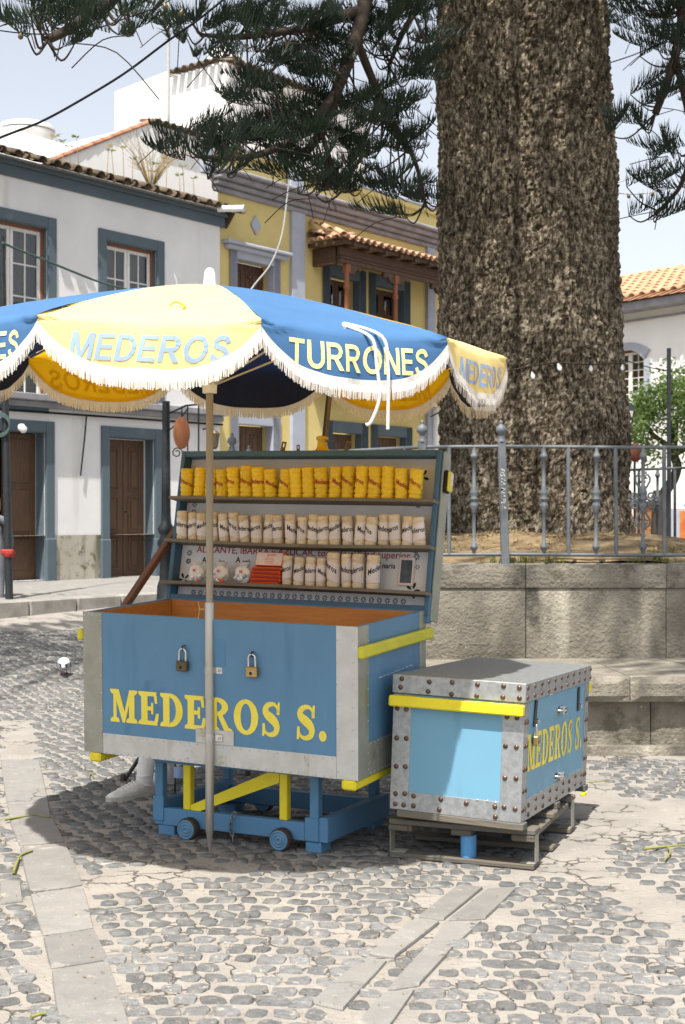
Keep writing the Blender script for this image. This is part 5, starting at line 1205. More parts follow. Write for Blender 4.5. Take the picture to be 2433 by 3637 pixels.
for i, z in enumerate(sz):
    z -= .007
    mb = MB(); n = 30; x0, x1 = -.012, LW+.004
    bend = [0, -.012, .004][i]
    for k in range(n):
        xa = x0+(x1-x0)*k/n; xb = x0+(x1-x0)*(k+1)/n; f_ = lambda x: bend*math.sin(math.pi*(x-x0)/(x1-x0))
        mb.add([(xa, SHY, z+f_(xa)), (xb, SHY, z+f_(xb)), (xb, SHY, z+.015+f_(xb)), (xa, SHY, z+.015+f_(xa)), (xa, BY-.006, z+f_(xa)), (xb, BY-.006, z+f_(xb)), (xb, BY-.006, z+.015+f_(xb)), (xa, BY-.006, z+.015+f_(xa))], [(0, 1, 2, 3), (3, 2, 6, 7), (5, 4, 7, 6), (1, 0, 4, 5)]+([(0, 3, 7, 4)] if k == 0 else [])+([(1, 5, 6, 2)] if k == n-1 else []))
    mb.obj('shelf', M['shelf'], lido); shelf_top.append((z+.015, bend))
def shz(i, x): return shelf_top[i][0]+shelf_top[i][1]*math.sin(math.pi*(x+.012)/(LW+.016))
# painting on the backboard
def flat_text(txt, x, z, size, mm, off=.004, width=None, parent=lido, y=BY-.0052, name='painted_words'):
    me = text_me(txt, 1, mm, off, 0, 3); w = max(v.co.x for v in me.vertices); s = size/.72; sx = s if width is None else width/w
    for v in me.vertices: v.co = V((v.co.x*sx, 0, v.co.y*s))
    return put(name, me, parent, T4(x, y, z))
p = lf(700, 1962, BY); p2 = lf(1460, 1966, BY)
flat_text('ALICANTE, IBARRA y AZUCAR, todo de calidad superior', p.x, p.z, .034, M['print_red'], .012, p2.x-p.x)
for txt, u, v, s in (('A', 718, 1998, .03), ('ina', 778, 2002, .024), ('A', 838, 1998, .03), ('ag\u00f3', 862, 2002, .024), ('naria', 1358, 2018, .026)):
    q = lf(u, v, BY); flat_text(txt, q.x, q.z, s, M['print_black'], .02)
def petal_flower(r, n=8, core=.22):
    mb = MB()
    for k in range(n):
        a = 2*math.pi*k/n; c, s = math.cos(a), math.sin(a); pts = []
        for j in range(7): t = j/6; w = math.sin(math.pi*t)**.6*.17*r*(.6+.6*t); pts.append((t, w))
        poly = [((core+.78*t)*r*c-w*s, (core+.78*t)*r*s+w*c) for t, w in pts]+[((core+.78*t)*r*c+w*s, (core+.78*t)*r*s-w*c) for t, w in pts[-2:0:-1]]
        mb.add([(x, 0, z) for x, z in poly], [tuple(range(len(poly)))])
    return mb.mesh('painted_flower', M['print_black'])
fl8 = petal_flower(.0165); fl5 = petal_flower(.058, 5, .12); fl6 = petal_flower(.014, 6)
def flower(me, u, v, s=1, rot=0): q = lf(u, v, BY); put('painted_flower', me, lido, T4(q.x, BY-.005, q.z) @ R4('Y', rot) @ S4(s, 1, s))
for i in range(29): 
    q0 = lf(690, 2096, BY); q1 = lf(1435, 2128, BY); x = q0.x+(q1.x-q0.x)*i/28; z = q0.z+(q1.z-q0.z)*i/28
    put('painted_flower', fl8, lido, T4(x, BY-.005, z-.012) @ R4('Y', U(0, .7)))
for u, v in ((693, 1792), (675, 1964), (672, 1993), (1487, 1795), (1478, 1957), (1481, 1978), (690, 1818), (1485, 1940), (1490, 1752)): flower(fl8, u, v, U(.9, 1.1))
for u, v in ((668, 1995), (1484, 2015), (1482, 1758)): flower(fl6, u, v)
flower(fl5, 1499, 1695, .8, .3); flower(fl5, 655, 2058, .7, .5); flower(fl5, 1466, 2098, .8, 0)
# small framed picture
q0 = lf(1415, 2080, BY); q1 = lf(1478, 1982, BY)
fr_ = MB(); fr_.box((q0.x, BY-.013, q0.z), (q1.x, BY-.0045, q1.z), .002); fo = fr_.obj('picture_frame', M['rust'], lido); fo.data.materials.clear(); fo.data.materials.append(M['box_label'])
MB().box((q0.x+.011, BY-.0145, q0.z+.013), (q1.x-.011, BY-.012, q1.z-.013), 0).obj('picture', M['photo'], lido)
# hasps on the lid top and the prop stick
for (u, v, w, hh, rt) in ((1003, 1600, .026, .062, -.12), (1060, 1600, .018, .045, .1), (1228, 1598, .024, .062, -.22)):
    q = lf(u, v, .02); m = T4(q.x, .02, LH-.012) @ R4('Y', -rt)
    mb = MB()
    mb.box((-w/2, -.002, 0), (w/2, .002, hh*.55), .001).box((-w/2, -.002, hh*.55+.0003), (-w*.16, .002, hh*.85), .001).box((w*.16, -.002, hh*.55+.0003), (w/2, .002, hh*.85), .001).box((-w/2, -.002, hh*.85+.0003), (w/2, .002, hh), .001)
    mb.tube([(-w*.6, 0, 0), (w*.6, 0, 0)], .004, 6); mb.obj('hasp', M['rust'], lido, m)
prop_a = CF.i @ P(445, 2152, 7.16); prop_b = CF.i @ P(635, 1868, 7.42)
mb = MB(); L_ = (V(prop_b)-V(prop_a)).length; mb.box((-.021, -.016, -.05), (.021, .016, L_+.02), .004, align(prop_a, prop_b)); mb.obj('prop_stick', M['prop_wood'], cart)

# ---- padlocks on the front
def padlock(name, m, label, mm, w=.043, h=.036):
    t = empty(name, m, label, 'padlock', 'padlocks')
    MB().box((-w/2, -.011, -h), (w/2, .011, 0), .004).obj('lock_body', mm, t)
    s = MB(); s.tube([(-w*.31, 0, -.004), (-w*.31, 0, .028)]+[(-w*.31*math.cos(k*math.pi/8), 0, .028+w*.31*math.sin(k*math.pi/8)) for k in range(1, 8)]+[(w*.31, 0, .028), (w*.31, 0, -.004)], .0038, 8); s.obj('shackle', M['chrome'], t)
    MB().lathe([(.006, 0), (.005, .001)], 10, m=T4(0, -.011, -h*.6) @ RX).obj('keyhole', M['black'], t)
for (u, v, mm, lb, rt) in ((655, 2345, 'dull_brass', 'dark tarnished padlock hanging left of the parasol pole', .03), (902, 2366, 'brass', 'bright brass padlock hanging right of the parasol pole', -.02)):
    p = cf(u, v); sc = 1.32
    padlock('padlock', CF.m @ T4(p.x, -.017, p.z) @ R4('Y', rt) @ S4(sc, sc, sc) @ T4(0, 0, 0), lb, M[mm])

# ================================================================ WHAT STANDS ON THE SHELVES
ORD = ['first', 'second', 'third', 'fourth', 'fifth', 'sixth', 'seventh', 'eighth', 'ninth', 'tenth', 'eleventh', 'twelfth', 'thirteenth', 'fourteenth', 'fifteenth', 'sixteenth', 'seventeenth', 'eighteenth', 'nineteenth', 'twentieth', 'twenty-first', 'twenty-second', 'twenty-third']
def roll_mesh(seed, R, H, mm, paper=None, lumps=6):
    r = random.Random(seed); n = 18; rows = 30; vv = []
    seams = [i/lumps for i in range(1, lumps)]
    for j in range(rows+1):
        t = j/rows; g = 0
        for s in seams: g += math.exp(-((t-s-.012*math.sin(seed*3+s*40))/.016)**2)*.13
        e = (1-max(0, (abs(t-.5)-.455)/.045)**2*.22)
        for k in range(n):
            a = 2*math.pi*k/n; d = .06*noise.noise(V((math.cos(a)*1.6, math.sin(a)*1.6, t*7+seed*9)))+.02*noise.noise(V((math.cos(a)*4, math.sin(a)*4, t*16+seed*3)))
            rr = R*(e-g+d); vv.append((rr*math.cos(a), rr*math.sin(a), H*t))
    ff = [(j*n+k, j*n+(k+1) % n, (j+1)*n+(k+1) % n, (j+1)*n+k) for j in range(rows) for k in range(n)]+[tuple(range(rows*n, rows*n+n))]
    mb = MB(); mb.add(vv, ff, True); return mb.mesh('wrapped_roll', mm)
RR0, HH0 = .0205, .155
yrolls = [roll_mesh(i, RR0, HH0, M['roll_yellow'], lumps=6) for i in range(5)]; wrolls = [roll_mesh(10+i, RR0, HH0, M['roll_white'], lumps=5) for i in range(5)]
def band_mesh(seed, lo, hi, slope):                            # paper band round a unit roll, cut on the slant
    mb = MB(); n = 14; vv = []; r = random.Random(seed)
    for k in range(n+1):
        a = math.radians(-172+164*k/n); s = slope*(k/n-.5)
        for z in (lo+s, (lo+hi)/2+s, hi+s): rr = 1.05+.02*noise.noise(V((a*2, z*9, seed))); vv.append((rr*RR0*math.cos(a), rr*RR0*math.sin(a), z*HH0))
    mb.add(vv, [(k*3+j, (k+1)*3+j, (k+1)*3+j+1, k*3+j+1) for k in range(n) for j in (0, 1)], True); return mb.mesh('paper_band', M['paper'])
bands = [band_mesh(i, .2, .74, s) for i, s in enumerate((-.22, -.08, .10, .24, 0))]
def name_mesh(mm, shift, slope, z0, hgt, spread=1.0):
    me = text_me('Mederos', 1, mm, .02, 0, 2); w = max(v.co.x for v in me.vertices); me['lim'] = .12
    def fn(x, y):
        a = math.radians(-90)+(x/w-.5+shift)*2.3*spread; rr = 1.085; return V((rr*RR0*math.cos(a), rr*RR0*math.sin(a), HH0*(z0+y/.72*hgt+slope*(x/w-.5+shift))))
    return wrapped(me, fn, 2)
ynames = [name_mesh(M['print_red'], s, sl_, .48, .15, 1.1) for s, sl_ in ((0, -.25), (.35, -.28), (-.3, -.2), (.15, -.05), (-.15, -.3))]
wnames = [name_mesh(M['print_black'], s, sl_, .47, .17, 1.25) for s, sl_ in ((.28, .3), (-.1, .18), (.1, -.1), (-.32, -.38), (.38, -.25), (0, .05))]
def roll(kind, i, m, R, H, label, group):
    t = empty('nougat_roll', m, label, 'nougat roll', group)
    S = S4(R/RR0, R/RR0, H/HH0) @ R4('Z', U(-.5, .5)*(1 if kind == 'w' else 1))
    put('wrapped_roll', (yrolls if kind == 'y' else wrolls)[i % 5], t, S4(R/RR0, R/RR0, H/HH0) @ R4('Z', U(0, 6)))
    tilt = U(-.35, .35)
    if kind == 'w':
        put('paper_band', bands[(i*3) % 5], t, S4(R/RR0, R/RR0, H/HH0) @ R4('Z', tilt)); put('printed_name', wnames[(i*5+2) % 6], t, S4(R/RR0, R/RR0, H/HH0) @ R4('Z', tilt))
    elif i not in (1, 9, 10, 16): put('printed_name', ynames[(i*3) % 5], t, S4(R/RR0*.98, R/RR0*.98, H/HH0) @ R4('Z', tilt))
def lid_pose(x, y, z, lean=0, back=.05): return LFm @ T4(x, y, z) @ R4('X', .211-back) @ R4('Y', lean)
n = 19; xa = lf(672, 1700, -.01).x; xb = lf(1480, 1700, -.01).x
for i in range(n):
    x = xa+(xb-xa)*i/(n-1); H_ = U(.146, .166); R_ = (xb-xa)/(n-1)*.475*U(.96, 1.03)
    roll('y', i, lid_pose(x+U(-.002, .002), -.008, shz(0, x)+.001, U(-.07, .07)+(.09 if i < 2 else .02), U(-.02, .08)), R_, H_, 'yellow wrapped nougat roll, %s from the left on the top shelf' % ORD[i], 'yellow nougat rolls on the top shelf')
n = 22; xa = lf(652, 1880, -.01).x; xb = lf(1497, 1880, -.01).x; wide = [1.15, .85, 1, 1.05, 1.1] 
for i in range(n):
    x = xa+(xb-xa)*i/(n-1)+U(-.004, .004); R_ = (xb-xa)/(n-1)*.475*U(.9, 1.04)
    roll('w', i, lid_pose(x, -.008, shz(1, x)+.001, U(-.08, .08)+(-.05 if 3 < i < 7 else 0), U(-.02, .09)), R_, U(.140, .160), 'cream paper nougat roll, %s from the left on the middle shelf' % ORD[i], 'cream nougat rolls on the middle shelf')
us = [1023, 1063, 1105, 1143, 1188, 1236, 1277, 1328]; hs_ = [.15, .144, .147, .144, .172, .168, .17, .168]; rs = [.0265, .028, .027, .026, .034, .0265, .031, .033]
for i, u in enumerate(us):
    x = lf(u, 2040, -.01).x; roll('w', i+1, lid_pose(x, -.006, shz(2, x)+.001, U(-.04, .04)+(.06 if i in (1, 2) else 0), .04), rs[i], hs_[i], 'cream paper nougat roll, %s from the left on the bottom shelf' % ORD[i], 'cream nougat rolls on the bottom shelf')
# stack of orange boxes, the top one leaning with its label
x0 = lf(895, 2070, -.02).x; x1 = lf(1000, 2070, -.02).x; bwid = x1-x0
for i in range(5):
    z = shz(2, x0)+.001+i*.0185
    t = empty('orange_box', lid_pose(x0+bwid/2+U(-.004, .004), .0, z, 0, .02) @ R4('Z', U(-.04, .04)), 'flat orange nougat box, %s from the bottom of the stack' % ORD[i], 'box', 'orange boxes stacked on the bottom shelf')
    MB().box((-bwid/2, -.045, 0), (bwid/2, .05, .0175), .005).obj('box_body', M['orange_box'], t); MB().box((-bwid/2+.006, -.0462, .004), (bwid/2-.006, -.0448, .0135), .001).obj('box_ridge', M['print_red'], t)
t = empty('orange_box', lid_pose(x0+bwid/2, -.012, shz(2, x0)+.0955, 0, 0) @ R4('X', -.35), 'orange box with a white printed label leaning on top of the stack', 'box')
MB().box((-bwid/2, 0, 0), (bwid/2+.004, .02, .072), .003).obj('box_body', M['orange_box'], t); MB().box((-bwid/2+.004, -.0012, .004), (bwid/2-.016, .0005, .068), 0).obj('box_label', M['box_label'], t)
flat_text('MEDEROS S.', -.02, .052, .009, M['print_orange'], .01, .055, t, -.002, 'printed_words')
for i in range(4): MB().box((-.03, -.0022, .012+i*.009), (.03+U(-.01, 0), -.0016, .0145+i*.009), 0).obj('printed_line', M['print_orange'], t)
# three bags of sweets
def bag(u, v, seed, label):
    x = lf(u, v, -.02).x; t = empty('sweet_bag', lid_pose(x, -.012, shz(2, x)+.002, 0, 0), label, 'bag', 'bags of wrapped sweets')
    vv = []; ff = []; n = 22; rows = 14
    for j in range(rows+1):
        s = j/rows
        for k in range(n):
            a = 2*math.pi*k/n; rr = (.045*math.sin(math.pi*min(1, .08+s*.95))**.55 if s < .72 else .014+.05*(s-.72)*1.6)
            d = 1+.22*noise.noise(V((math.cos(a)*2, math.sin(a)*2, s*5+seed)))
            vv.append((rr*d*1.05*math.cos(a), rr*d*.62*math.sin(a), .105*s*(1+.05*noise.noise(V((a, s, seed))))))
    mb = MB(); mb.add(vv, [(j*n+k, j*n+(k+1) % n, (j+1)*n+(k+1) % n, (j+1)*n+k) for j in range(rows) for k in range(n)]+[tuple(range(n))[::-1]], True); mb.obj('bag_film', M['bag'], t)
    flat_text('M', -.008, .055, .016, M['print_orange'], .02, .016, t, -.031, 'printed_letter')
    for k in range(7): MB().lathe([(.004, -.012), (.009, -.008), (.009, .008), (.004, .012)], 8, m=T4(U(-.034, .034), -.027+U(0, .006), U(.01, .04)) @ R4('Y', U(0, 3))).obj('sweet', M[rnd.choice(['paper', 'print_orange', 'cloth_letter_blue', 'white_plastic'])], t)
bag(700, 2040, 1, 'clear bag of wrapped sweets at the left end of the bottom shelf'); bag(785, 2050, 5, 'clear bag of wrapped sweets just right of the parasol pole'); bag(865, 2050, 9, 'clear bag of wrapped sweets touching the orange boxes')
# black and yellow torch on the right edge of the lid, yellow lamp stand on top
q = lf(1580, 1712, .05); t = empty('torch_lamp', LFm @ T4(LW+.014, .05, q.z), 'black and yellow pocket lamp hung on the right edge of the lid', 'lamp')
MB().box((0, -.028, -.055), (.018, .026, .055), .007).obj('lamp_case', M['black'], t); MB().box((.017, -.024, -.048), (.03, .028, .05), .006).obj('lamp_shell', M['yellow_box'], t); MB().box((.0295, -.012, -.02), (.0325, .02, .04), .001).obj('lamp_window', M['box_label'], t)
q = lf(1148, 1590, .06); t = empty('lamp_stand', LFm @ T4(q.x, .055, LH+.001) @ R4('X', .211), 'chipped yellow bell-shaped lamp stand on top of the lid', 'lamp stand')
MB().lathe([(.042, 0), (.042, .008), (.036, .014), (.028, .022), (.024, .05), (.025, .062), (.031, .066), (.031, .076), (.022, .082), (.012, .084)], 18).obj('bell', M['lamp_yellow'], t)
mb = MB(); mb.box((-.006, -.011, .08), (.006, .011, .36), .002, R4('Y', .12)); mb.obj('strut', M['black_iron'], t); mb = MB(); mb.box((.0065, -.011, .08), (.018, .011, .36), .002, R4('Y', .12)); mb.obj('wood_strut', M['rust'], t)
MB().lathe([(.005, 0), (.009, .006), (.004, .012)], 8, m=T4(.027, 0, .055) @ RY).obj('screw', M['rust'], t)
# ================================================================ TROLLEY UNDER THE CART
TF = Frame((-.066, 6.27, 0), -.461)
trol = empty('wheeled_trolley', TF.m, 'blue and yellow wooden trolley on small wheels under the cart', 'trolley')
def tf_(u, v, y=0): return TF.hit(u, v, 1, y)
TL = -tf_(548, 2930).x; TD = .66; zr0, zr1 = .05, .132; ztop = .345
# longitudinal and cross rails
def tb(name, a, b, mm='cart_blue_worn', c=.004): return MB().box(a, b, c).obj(name, M[mm], trol)
xr1 = tf_(1104, 2900).x; xl0 = tf_(585, 2900).x
tb('lower_rail', (-TL+.045, 0, zr0), (-.1155, .045, zr1))
tb('lower_rail', (-TL+.045, TD-.045, zr0), (-.047, TD, zr1))
tb('end_rail', (-.045, .0, zr0+.001), (0, TD, zr1+.03)); tb('end_rail', (-TL, .0, zr0+.001), (-TL+.044, TD, zr1+.03))
tb('corner_plate', (-TL-.004, -.006, zr0+.02), (-TL+.055, -.0005, zr1+.055)); tb('corner_block', (-.115, -.004, zr0+.002), (-.0455, .044, zr1+.026))
px = [tf_(1121, 2850, .02).x, tf_(571, 2800, .02).x]
for x in px:
    for y in (.002, TD-.046): tb('leg_post', (x-.022, y, zr1+.0005), (x+.022, y+.044, ztop-.0005))
yx = [tf_(1011, 2850, .02).x, tf_(669, 2800, .02).x]
for x in yx: tb('yellow_post', (x-.02, .004, zr1+.0005), (x+.02, .044, ztop-.0005), 'yellow_paint')
mb = MB(); a = V((yx[1]+.022, .023, zr1+.012)); b = V((yx[0]-.022, .023, ztop-.01)); L_ = (b-a).length
ang = math.atan2(b.z-a.z, b.x-a.x); c, s = math.cos(ang), math.sin(ang); hw = .021
poly = [(a.x, zr1+.001), (a.x+.05, zr1+.001), (b.x, ztop-.045), (b.x, ztop-.001), (b.x-.055, ztop-.001), (a.x, zr1+.025)]
mb.prism(poly, .034, m=T4(0, .041, 0) @ R4('X', math.pi/2)); mb.obj('diagonal_brace', M['yellow_paint'], trol)
topx0, topx1 = -TL+.005, .02
tb('top_rail', (topx0, -.01, ztop), (topx1, .05, .379)); tb('top_rail', (topx0, TD-.05, ztop), (topx1, TD+.01, .385)); tb('top_cross', (topx0, .051, ztop+.001), (topx0+.05, TD-.051, .381)); tb('top_cross', (topx1-.05, .051, ztop+.001), (topx1, TD-.051, .381))
tb('foot_block', (-.115, .004, 0), (-.035, .10, zr0-.0005)); tb('foot_block', (-TL+.02, .004, 0), (-TL+.11, .10, zr0-.0005)); tb('foot_block', (-.115, TD-.1, 0), (-.035, TD, zr0-.0005)); tb('foot_block', (-TL+.02, TD-.1, 0), (-TL+.11, TD, zr0-.0005))
hub = MB().lathe([(.002, .0), (.006, -.002), (.007, .004), (.018, .004), (.019, .001), (.022, .001), (.023, .004), (.030, .004), (.031, .001), (.036, .001), (.037, .004), (.044, .003), (.0455, -.003), (.0455, -.05)], 28).mesh('hub', M['cart_blue'])
tyre = MB(); n = 32
prof = [(.0458, -.002), (.049, -.002), (.052, -.008), (.052, -.042), (.049, -.048), (.0458, -.05)]
tyre.lathe(prof, n, m=None, caps=False); tyre = tyre.mesh('tyre', M['rubber'])
for u, v in ((989, 2995), (659, 2953)):
    p = tf_(u, v, -.052); w = put('wheel', hub, trol, T4(p.x, -.052, .053) @ RX); put('tyre', tyre, w)
    MB().tube([(p.x, -.05, .053), (p.x, .1, .053)], .007, 8).obj('axle', M['rust'], trol)
for u in (989, 659):
    p = tf_(u, 2960, -.052); w = put('wheel', hub, trol, T4(p.x, TD+.052, .053) @ R4('X', -math.pi/2)); put('tyre', tyre, w)
# chain looped over the lower rail
ch = empty('chain', TF.m, 'steel chain looped over the front rail of the trolley', 'chain')
link = MB(); pts = []
for k in range(17):
    a = 2*math.pi*k/16; pts.append((.0075*math.cos(a), 0, .012*math.sin(a)+(.007 if math.sin(a) > .1 else (-.007 if math.sin(a) < -.1 else 0))))
link.tube(pts, .0024, 6, False); link = link.mesh('link', M['chain'])
p = tf_(825, 2950, -.014)
path = [V((p.x+.03, .03, zr1+.006)), V((p.x+.012, -.002, zr1+.012)), V((p.x, -.016, zr1-.008)), V((p.x-.006, -.018, zr1-.06)), V((p.x+.002, -.018, .045)), V((p.x+.01, -.022, .012))]
sp = smooth_path(path, 14); acc_ = 0; last = sp[0]; i = 0
for a, b in zip(sp, sp[1:]):
    acc_ += (b-a).length
    if acc_ > .026: acc_ = 0; put('link', link, ch, align(a, b) @ R4('Z', (i % 2)*math.pi/2+.4)); i += 1
lp = [V((-.50, .30, .012)), V((-.42, .27, .012)), V((-.34, .31, .012)), V((-.25, .28, .012))]; sp = smooth_path(lp, 14); acc_ = 0
c2 = empty('chain', TF.m, 'length of chain lying on the ground beneath the trolley', 'chain')
for a, b in zip(sp, sp[1:]):
    acc_ += (b-a).length
    if acc_ > .026: acc_ = 0; put('link', link, c2, align(a, b) @ R4('Z', (i % 2)*math.pi/2+.4)); i += 1

# ================================================================ PARASOL
PX, PY = -.596, 6.325
SANS = {
 'M': (.95, [rect(0, 0, .18, 1), rect(.77, 0, .95, 1), [(.04, 1), (.24, 1), (.55, 0), (.40, 0)], [(.71, 1), (.91, 1), (.55, 0), (.40, 0)]]),
 'E': (.72, [rect(0, 0, .19, 1), rect(.15, 0, .72, .16), rect(.15, .84, .70, 1), rect(.15, .43, .66, .58)]),
 'D': (.84, [rect(0, 0, .19, 1), rect(.15, 0, .37, .16), rect(.15, .84, .37, 1), *ring(.36, .5, .48, .5, .29, .34, -90, 90, 16)]),
 'R': (.86, [rect(0, 0, .19, 1), rect(.15, .84, .47, 1), rect(.15, .39, .47, .55), *ring(.46, .695, .35, .305, .16, .145, -90, 90, 12), [(.34, .42), (.54, .45), (.88, 0), (.64, 0)]]),
 'O': (1.0, ring(.5, .5, .5, .515, .31, .35)),
 'T': (.78, [rect(0, .84, .78, 1), rect(.295, 0, .485, .88)]),
 'U': (.84, [rect(0, .34, .19, 1), rect(.65, .34, .84, 1), *ring(.42, .36, .42, .375, .23, .21, 180, 360, 16)]),
 'N': (.83, [rect(0, 0, .18, 1), rect(.65, 0, .83, 1), [(.02, 1), (.21, 1), (.81, 0), (.62, 0)]])}
def sans_s():
    sp = [(.66, .70), (.60, .83), (.46, .915), (.29, .90), (.16, .82), (.13, .70), (.22, .60), (.40, .53), (.57, .45), (.65, .32), (.60, .18), (.46, .09), (.29, .09), (.14, .17), (.08, .31)]
    pp = smooth_path([V((x, y, 0)) for x, y in sp], 3); q = []; Lp = []; Rp = []
    for i, p in enumerate(pp):
        t = (pp[min(i+1, len(pp)-1)]-pp[max(i-1, 0)]).normalized(); n_ = V((-t.y, t.x, 0))*.088; Lp.append(p+n_); Rp.append(p-n_)
    return [[(Lp[i].x, Lp[i].y), (Rp[i].x, Rp[i].y), (Rp[i+1].x, Rp[i+1].y), (Lp[i+1].x, Lp[i+1].y)] for i in range(len(pp)-1)]
SANS['S'] = (.75, sans_s())
def sans_letters(txt, gap=.13):
    out = []; x = 0
    for c in txt:
        w, polys = SANS[c]; out.append([[(x+a, b) for a, b in fix(p)] for p in polys]); x += w+gap
    return out, x-gap
def cloth_letter(polys, fn, o_, mm):                             # bend one flat letter onto the cloth
    bm = bmesh.new()
    for i, p in enumerate(polys):
        lay = (i*5) % 7; vs_ = [bm.verts.new((a, b, lay)) for a, b in p]; bm.faces.new(vs_)
    bmesh.ops.triangulate(bm, faces=bm.faces[:])
    for _ in range(2):
        es = [e for e in bm.edges if e.calc_length() > .28]
        if es: bmesh.ops.subdivide_edges(bm, edges=es, cuts=1); bmesh.ops.triangulate(bm, faces=bm.faces[:])
    for v in bm.verts: v.co = fn(v.co.x, v.co.y)+o_*(.0018+.0002*v.co.z)
    me = bpy.data.meshes.new('letter'); bm.to_mesh(me); bm.free(); me.materials.append(mm); return me
par = empty('parasol', T4(PX, PY, 0), 'yellow and blue fringed market parasol lettered for the sweet stall', 'parasol')
NR, PR, TH, ZR, ZA = 10, 1.322, -.395, 2.263, 2.545
def tipv(k): a = TH+k*2*math.pi/NR; return V((PR*math.sin(a), -PR*math.cos(a), 0))
def tilt(x, y): return -.035*x+.034*y
def cz_(r): return ZR+(ZA-ZR)*(1-r**1.35)
def drop(s): q = abs(2*s-1); return .045+.150*(1-q**3.2)
def canopy(k, s, w):
    """w in 0..1 runs from the apex to the rim, 1..2 down the valance"""
    a, b = tipv(k), tipv(k+1); e = a.lerp(b, s); out = ((a+b)/2).normalized(); q = 4*s*(1-s)
    fold = 0
    for st in (0, 1):
        ds = abs(s-st); fold += .012*math.exp(-(ds/.16)**2-((w-1.05)/.28)**2)*math.sin((w-1)*14+ds*46+k*1.7+st)
    if w <= 1:
        p = e*w; z = cz_(w)-.030*q*w*w*(1-w*.45); z += tilt(p.x, p.y); 
        return V((p.x, p.y, z+fold*.6*w))+V((0, 0, .006*noise.noise(V((p.x*3, p.y*3, k)))*w))
    d = (w-1)*drop(s); base = e; z = cz_(1)-.030*q*.55+tilt(base.x, base.y)
    o = .022*q*(1-math.exp(-d*22))-.02*d+.010*math.sin(s*17+k*2)*(d/.19)*q+fold+.004*math.sin(s*41+k*3)*(d/.19)
    return base+out*o+V((0, 0, z-d*.985))
def canopy_d(k, s, d): return canopy(k, s, 1+d/drop(s))
def cn(k): return ((tipv(k)+tipv(k+1))/2).normalized()
ls_y = sans_letters('MEDEROS'); ls_b = sans_letters('TURRONES')
for k in range(NR):
    yellow = k % 2 == 0
    ns, nw, nf = 28, 14, 9; vv = []; ws = [i/nw for i in range(nw+1)]+[1+(i+1)/nf for i in range(nf)]
    for w in ws:
        for i in range(ns+1): vv.append(canopy(k, i/ns, max(w, .012)))
    mb = MB(); m_ = ns+1
    mb.add(vv, [(j*m_+i, (j+1)*m_+i, (j+1)*m_+i+1, j*m_+i+1) for j in range(len(ws)-1) for i in range(ns)], True)
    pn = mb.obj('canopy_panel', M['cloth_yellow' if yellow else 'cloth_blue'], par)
    pn['label'] = ('yellow' if yellow else 'blue')+' cloth panel'
    # lettering
    src, tw_ = ls_y if yellow else ls_b; sh_ = .24 if yellow else 0; s0, s1 = (.14, .875) if yellow else (.135, .88)
    d1_, hh = (.150, .098) if yellow else (.150, .104); o_ = cn(k)
    def fn(x, y, k=k, sh_=sh_, tw_=tw_, s0=s0, s1=s1, d1_=d1_, hh=hh): return canopy_d(k, s0+(s1-s0)*(x+sh_*y)/(tw_+sh_), d1_-hh*y)
    for pl in src: put('letter', cloth_letter(pl, fn, o_, M['cloth_letter_blue' if yellow else 'cloth_letter_yellow']), pn)
    # white tape and fringe strands
    mb = MB(); n = 40
    for i in range(n):
        sa, sb = i/n, (i+1)/n
        q = [canopy_d(k, s_, drop(s_)+dd)+o_*(.0035) for s_, dd in ((sa, -.020), (sb, -.020), (sb, .006), (sa, .006))]; mb.add(q, [(0, 3, 2, 1)], True)
    r4 = random.Random(k)
    N2 = 260
    for i in range(N2):
        s_ = (i+.5)/N2; l = .055*r4.uniform(.88, 1.06); w_ = .0023
        p = canopy_d(k, s_, drop(s_))+o_*.003; t = (tipv(k+1)-tipv(k)).normalized(); sw = t*(r4.uniform(-.004, .004)+.005*noise.noise(V((s_*22, k, 0))))+o_*r4.uniform(-.003, .006)
        e = p+sw+V((0, 0, -l)); mid = p.lerp(e, .5)+o_*.002
        mb.add([p-t*w_*.8, p+t*w_*.8, mid+t*w_+o_*.002, mid-t*w_+o_*.002, e+t*w_*.75, e-t*w_*.75], [(0, 3, 2, 1), (3, 5, 4, 2)])
    fo = mb.obj('fringe', M['fringe'], pn); fo['kind'] = 'stuff'
    # rib and strut
    a = tipv(k); mb = MB(); mb.tube([canopy(k, 0, w)+V((0, 0, -.012)) for w in (.02, .25, .5, .75, .99)], .006, 6); mb.obj('rib', M['steel'], par)
    mb = MB(); mb.tube([V((0, 0, 2.10))+a.normalized()*.03, canopy(k, 0, .55)+V((0, 0, -.018))], .005, 6); mb.obj('strut', M['steel'], par)
MB().lathe([(.0185, -.01), (.0185, 2.0)], 16, m=T4(0, 0, .98)).obj('upper_pole', M['pole'], par).data.transform(Matrix())
zs_ = EYE-(2140-CV)/F*PY
par_low = MB().lathe([(.003, .0), (.018, .10), (.0195, .103), (.0195, .74)], 16).obj('lower_pole', M['steel'], par)
for o in list(par.children):
    if o.name.startswith('upper_pole'): bpy.data.objects.remove(o)
MB().lathe([(.0165, .70), (.0165, 2.53)], 16).obj('upper_pole', M['pole'], par)
MB().lathe([(.021, .69), (.0225, .70), (.0225, zs_-.005), (.021, zs_)], 16).obj('pole_sleeve', M['steel'], par)
mb = MB(); mb.tube([(-.022, 0, zs_-.03), (-.05, 0, zs_-.03)], .004, 6).tube([(-.05, -.004, zs_+.005), (-.044, 0, zs_-.03), (-.052, .004, zs_-.075)], .003, 6); mb.obj('wing_screw', M['brass'], par)
MB().lathe([(.032, 2.06), (.034, 2.12), (.022, 2.14)], 14).obj('slider', M['white_plastic'], par)
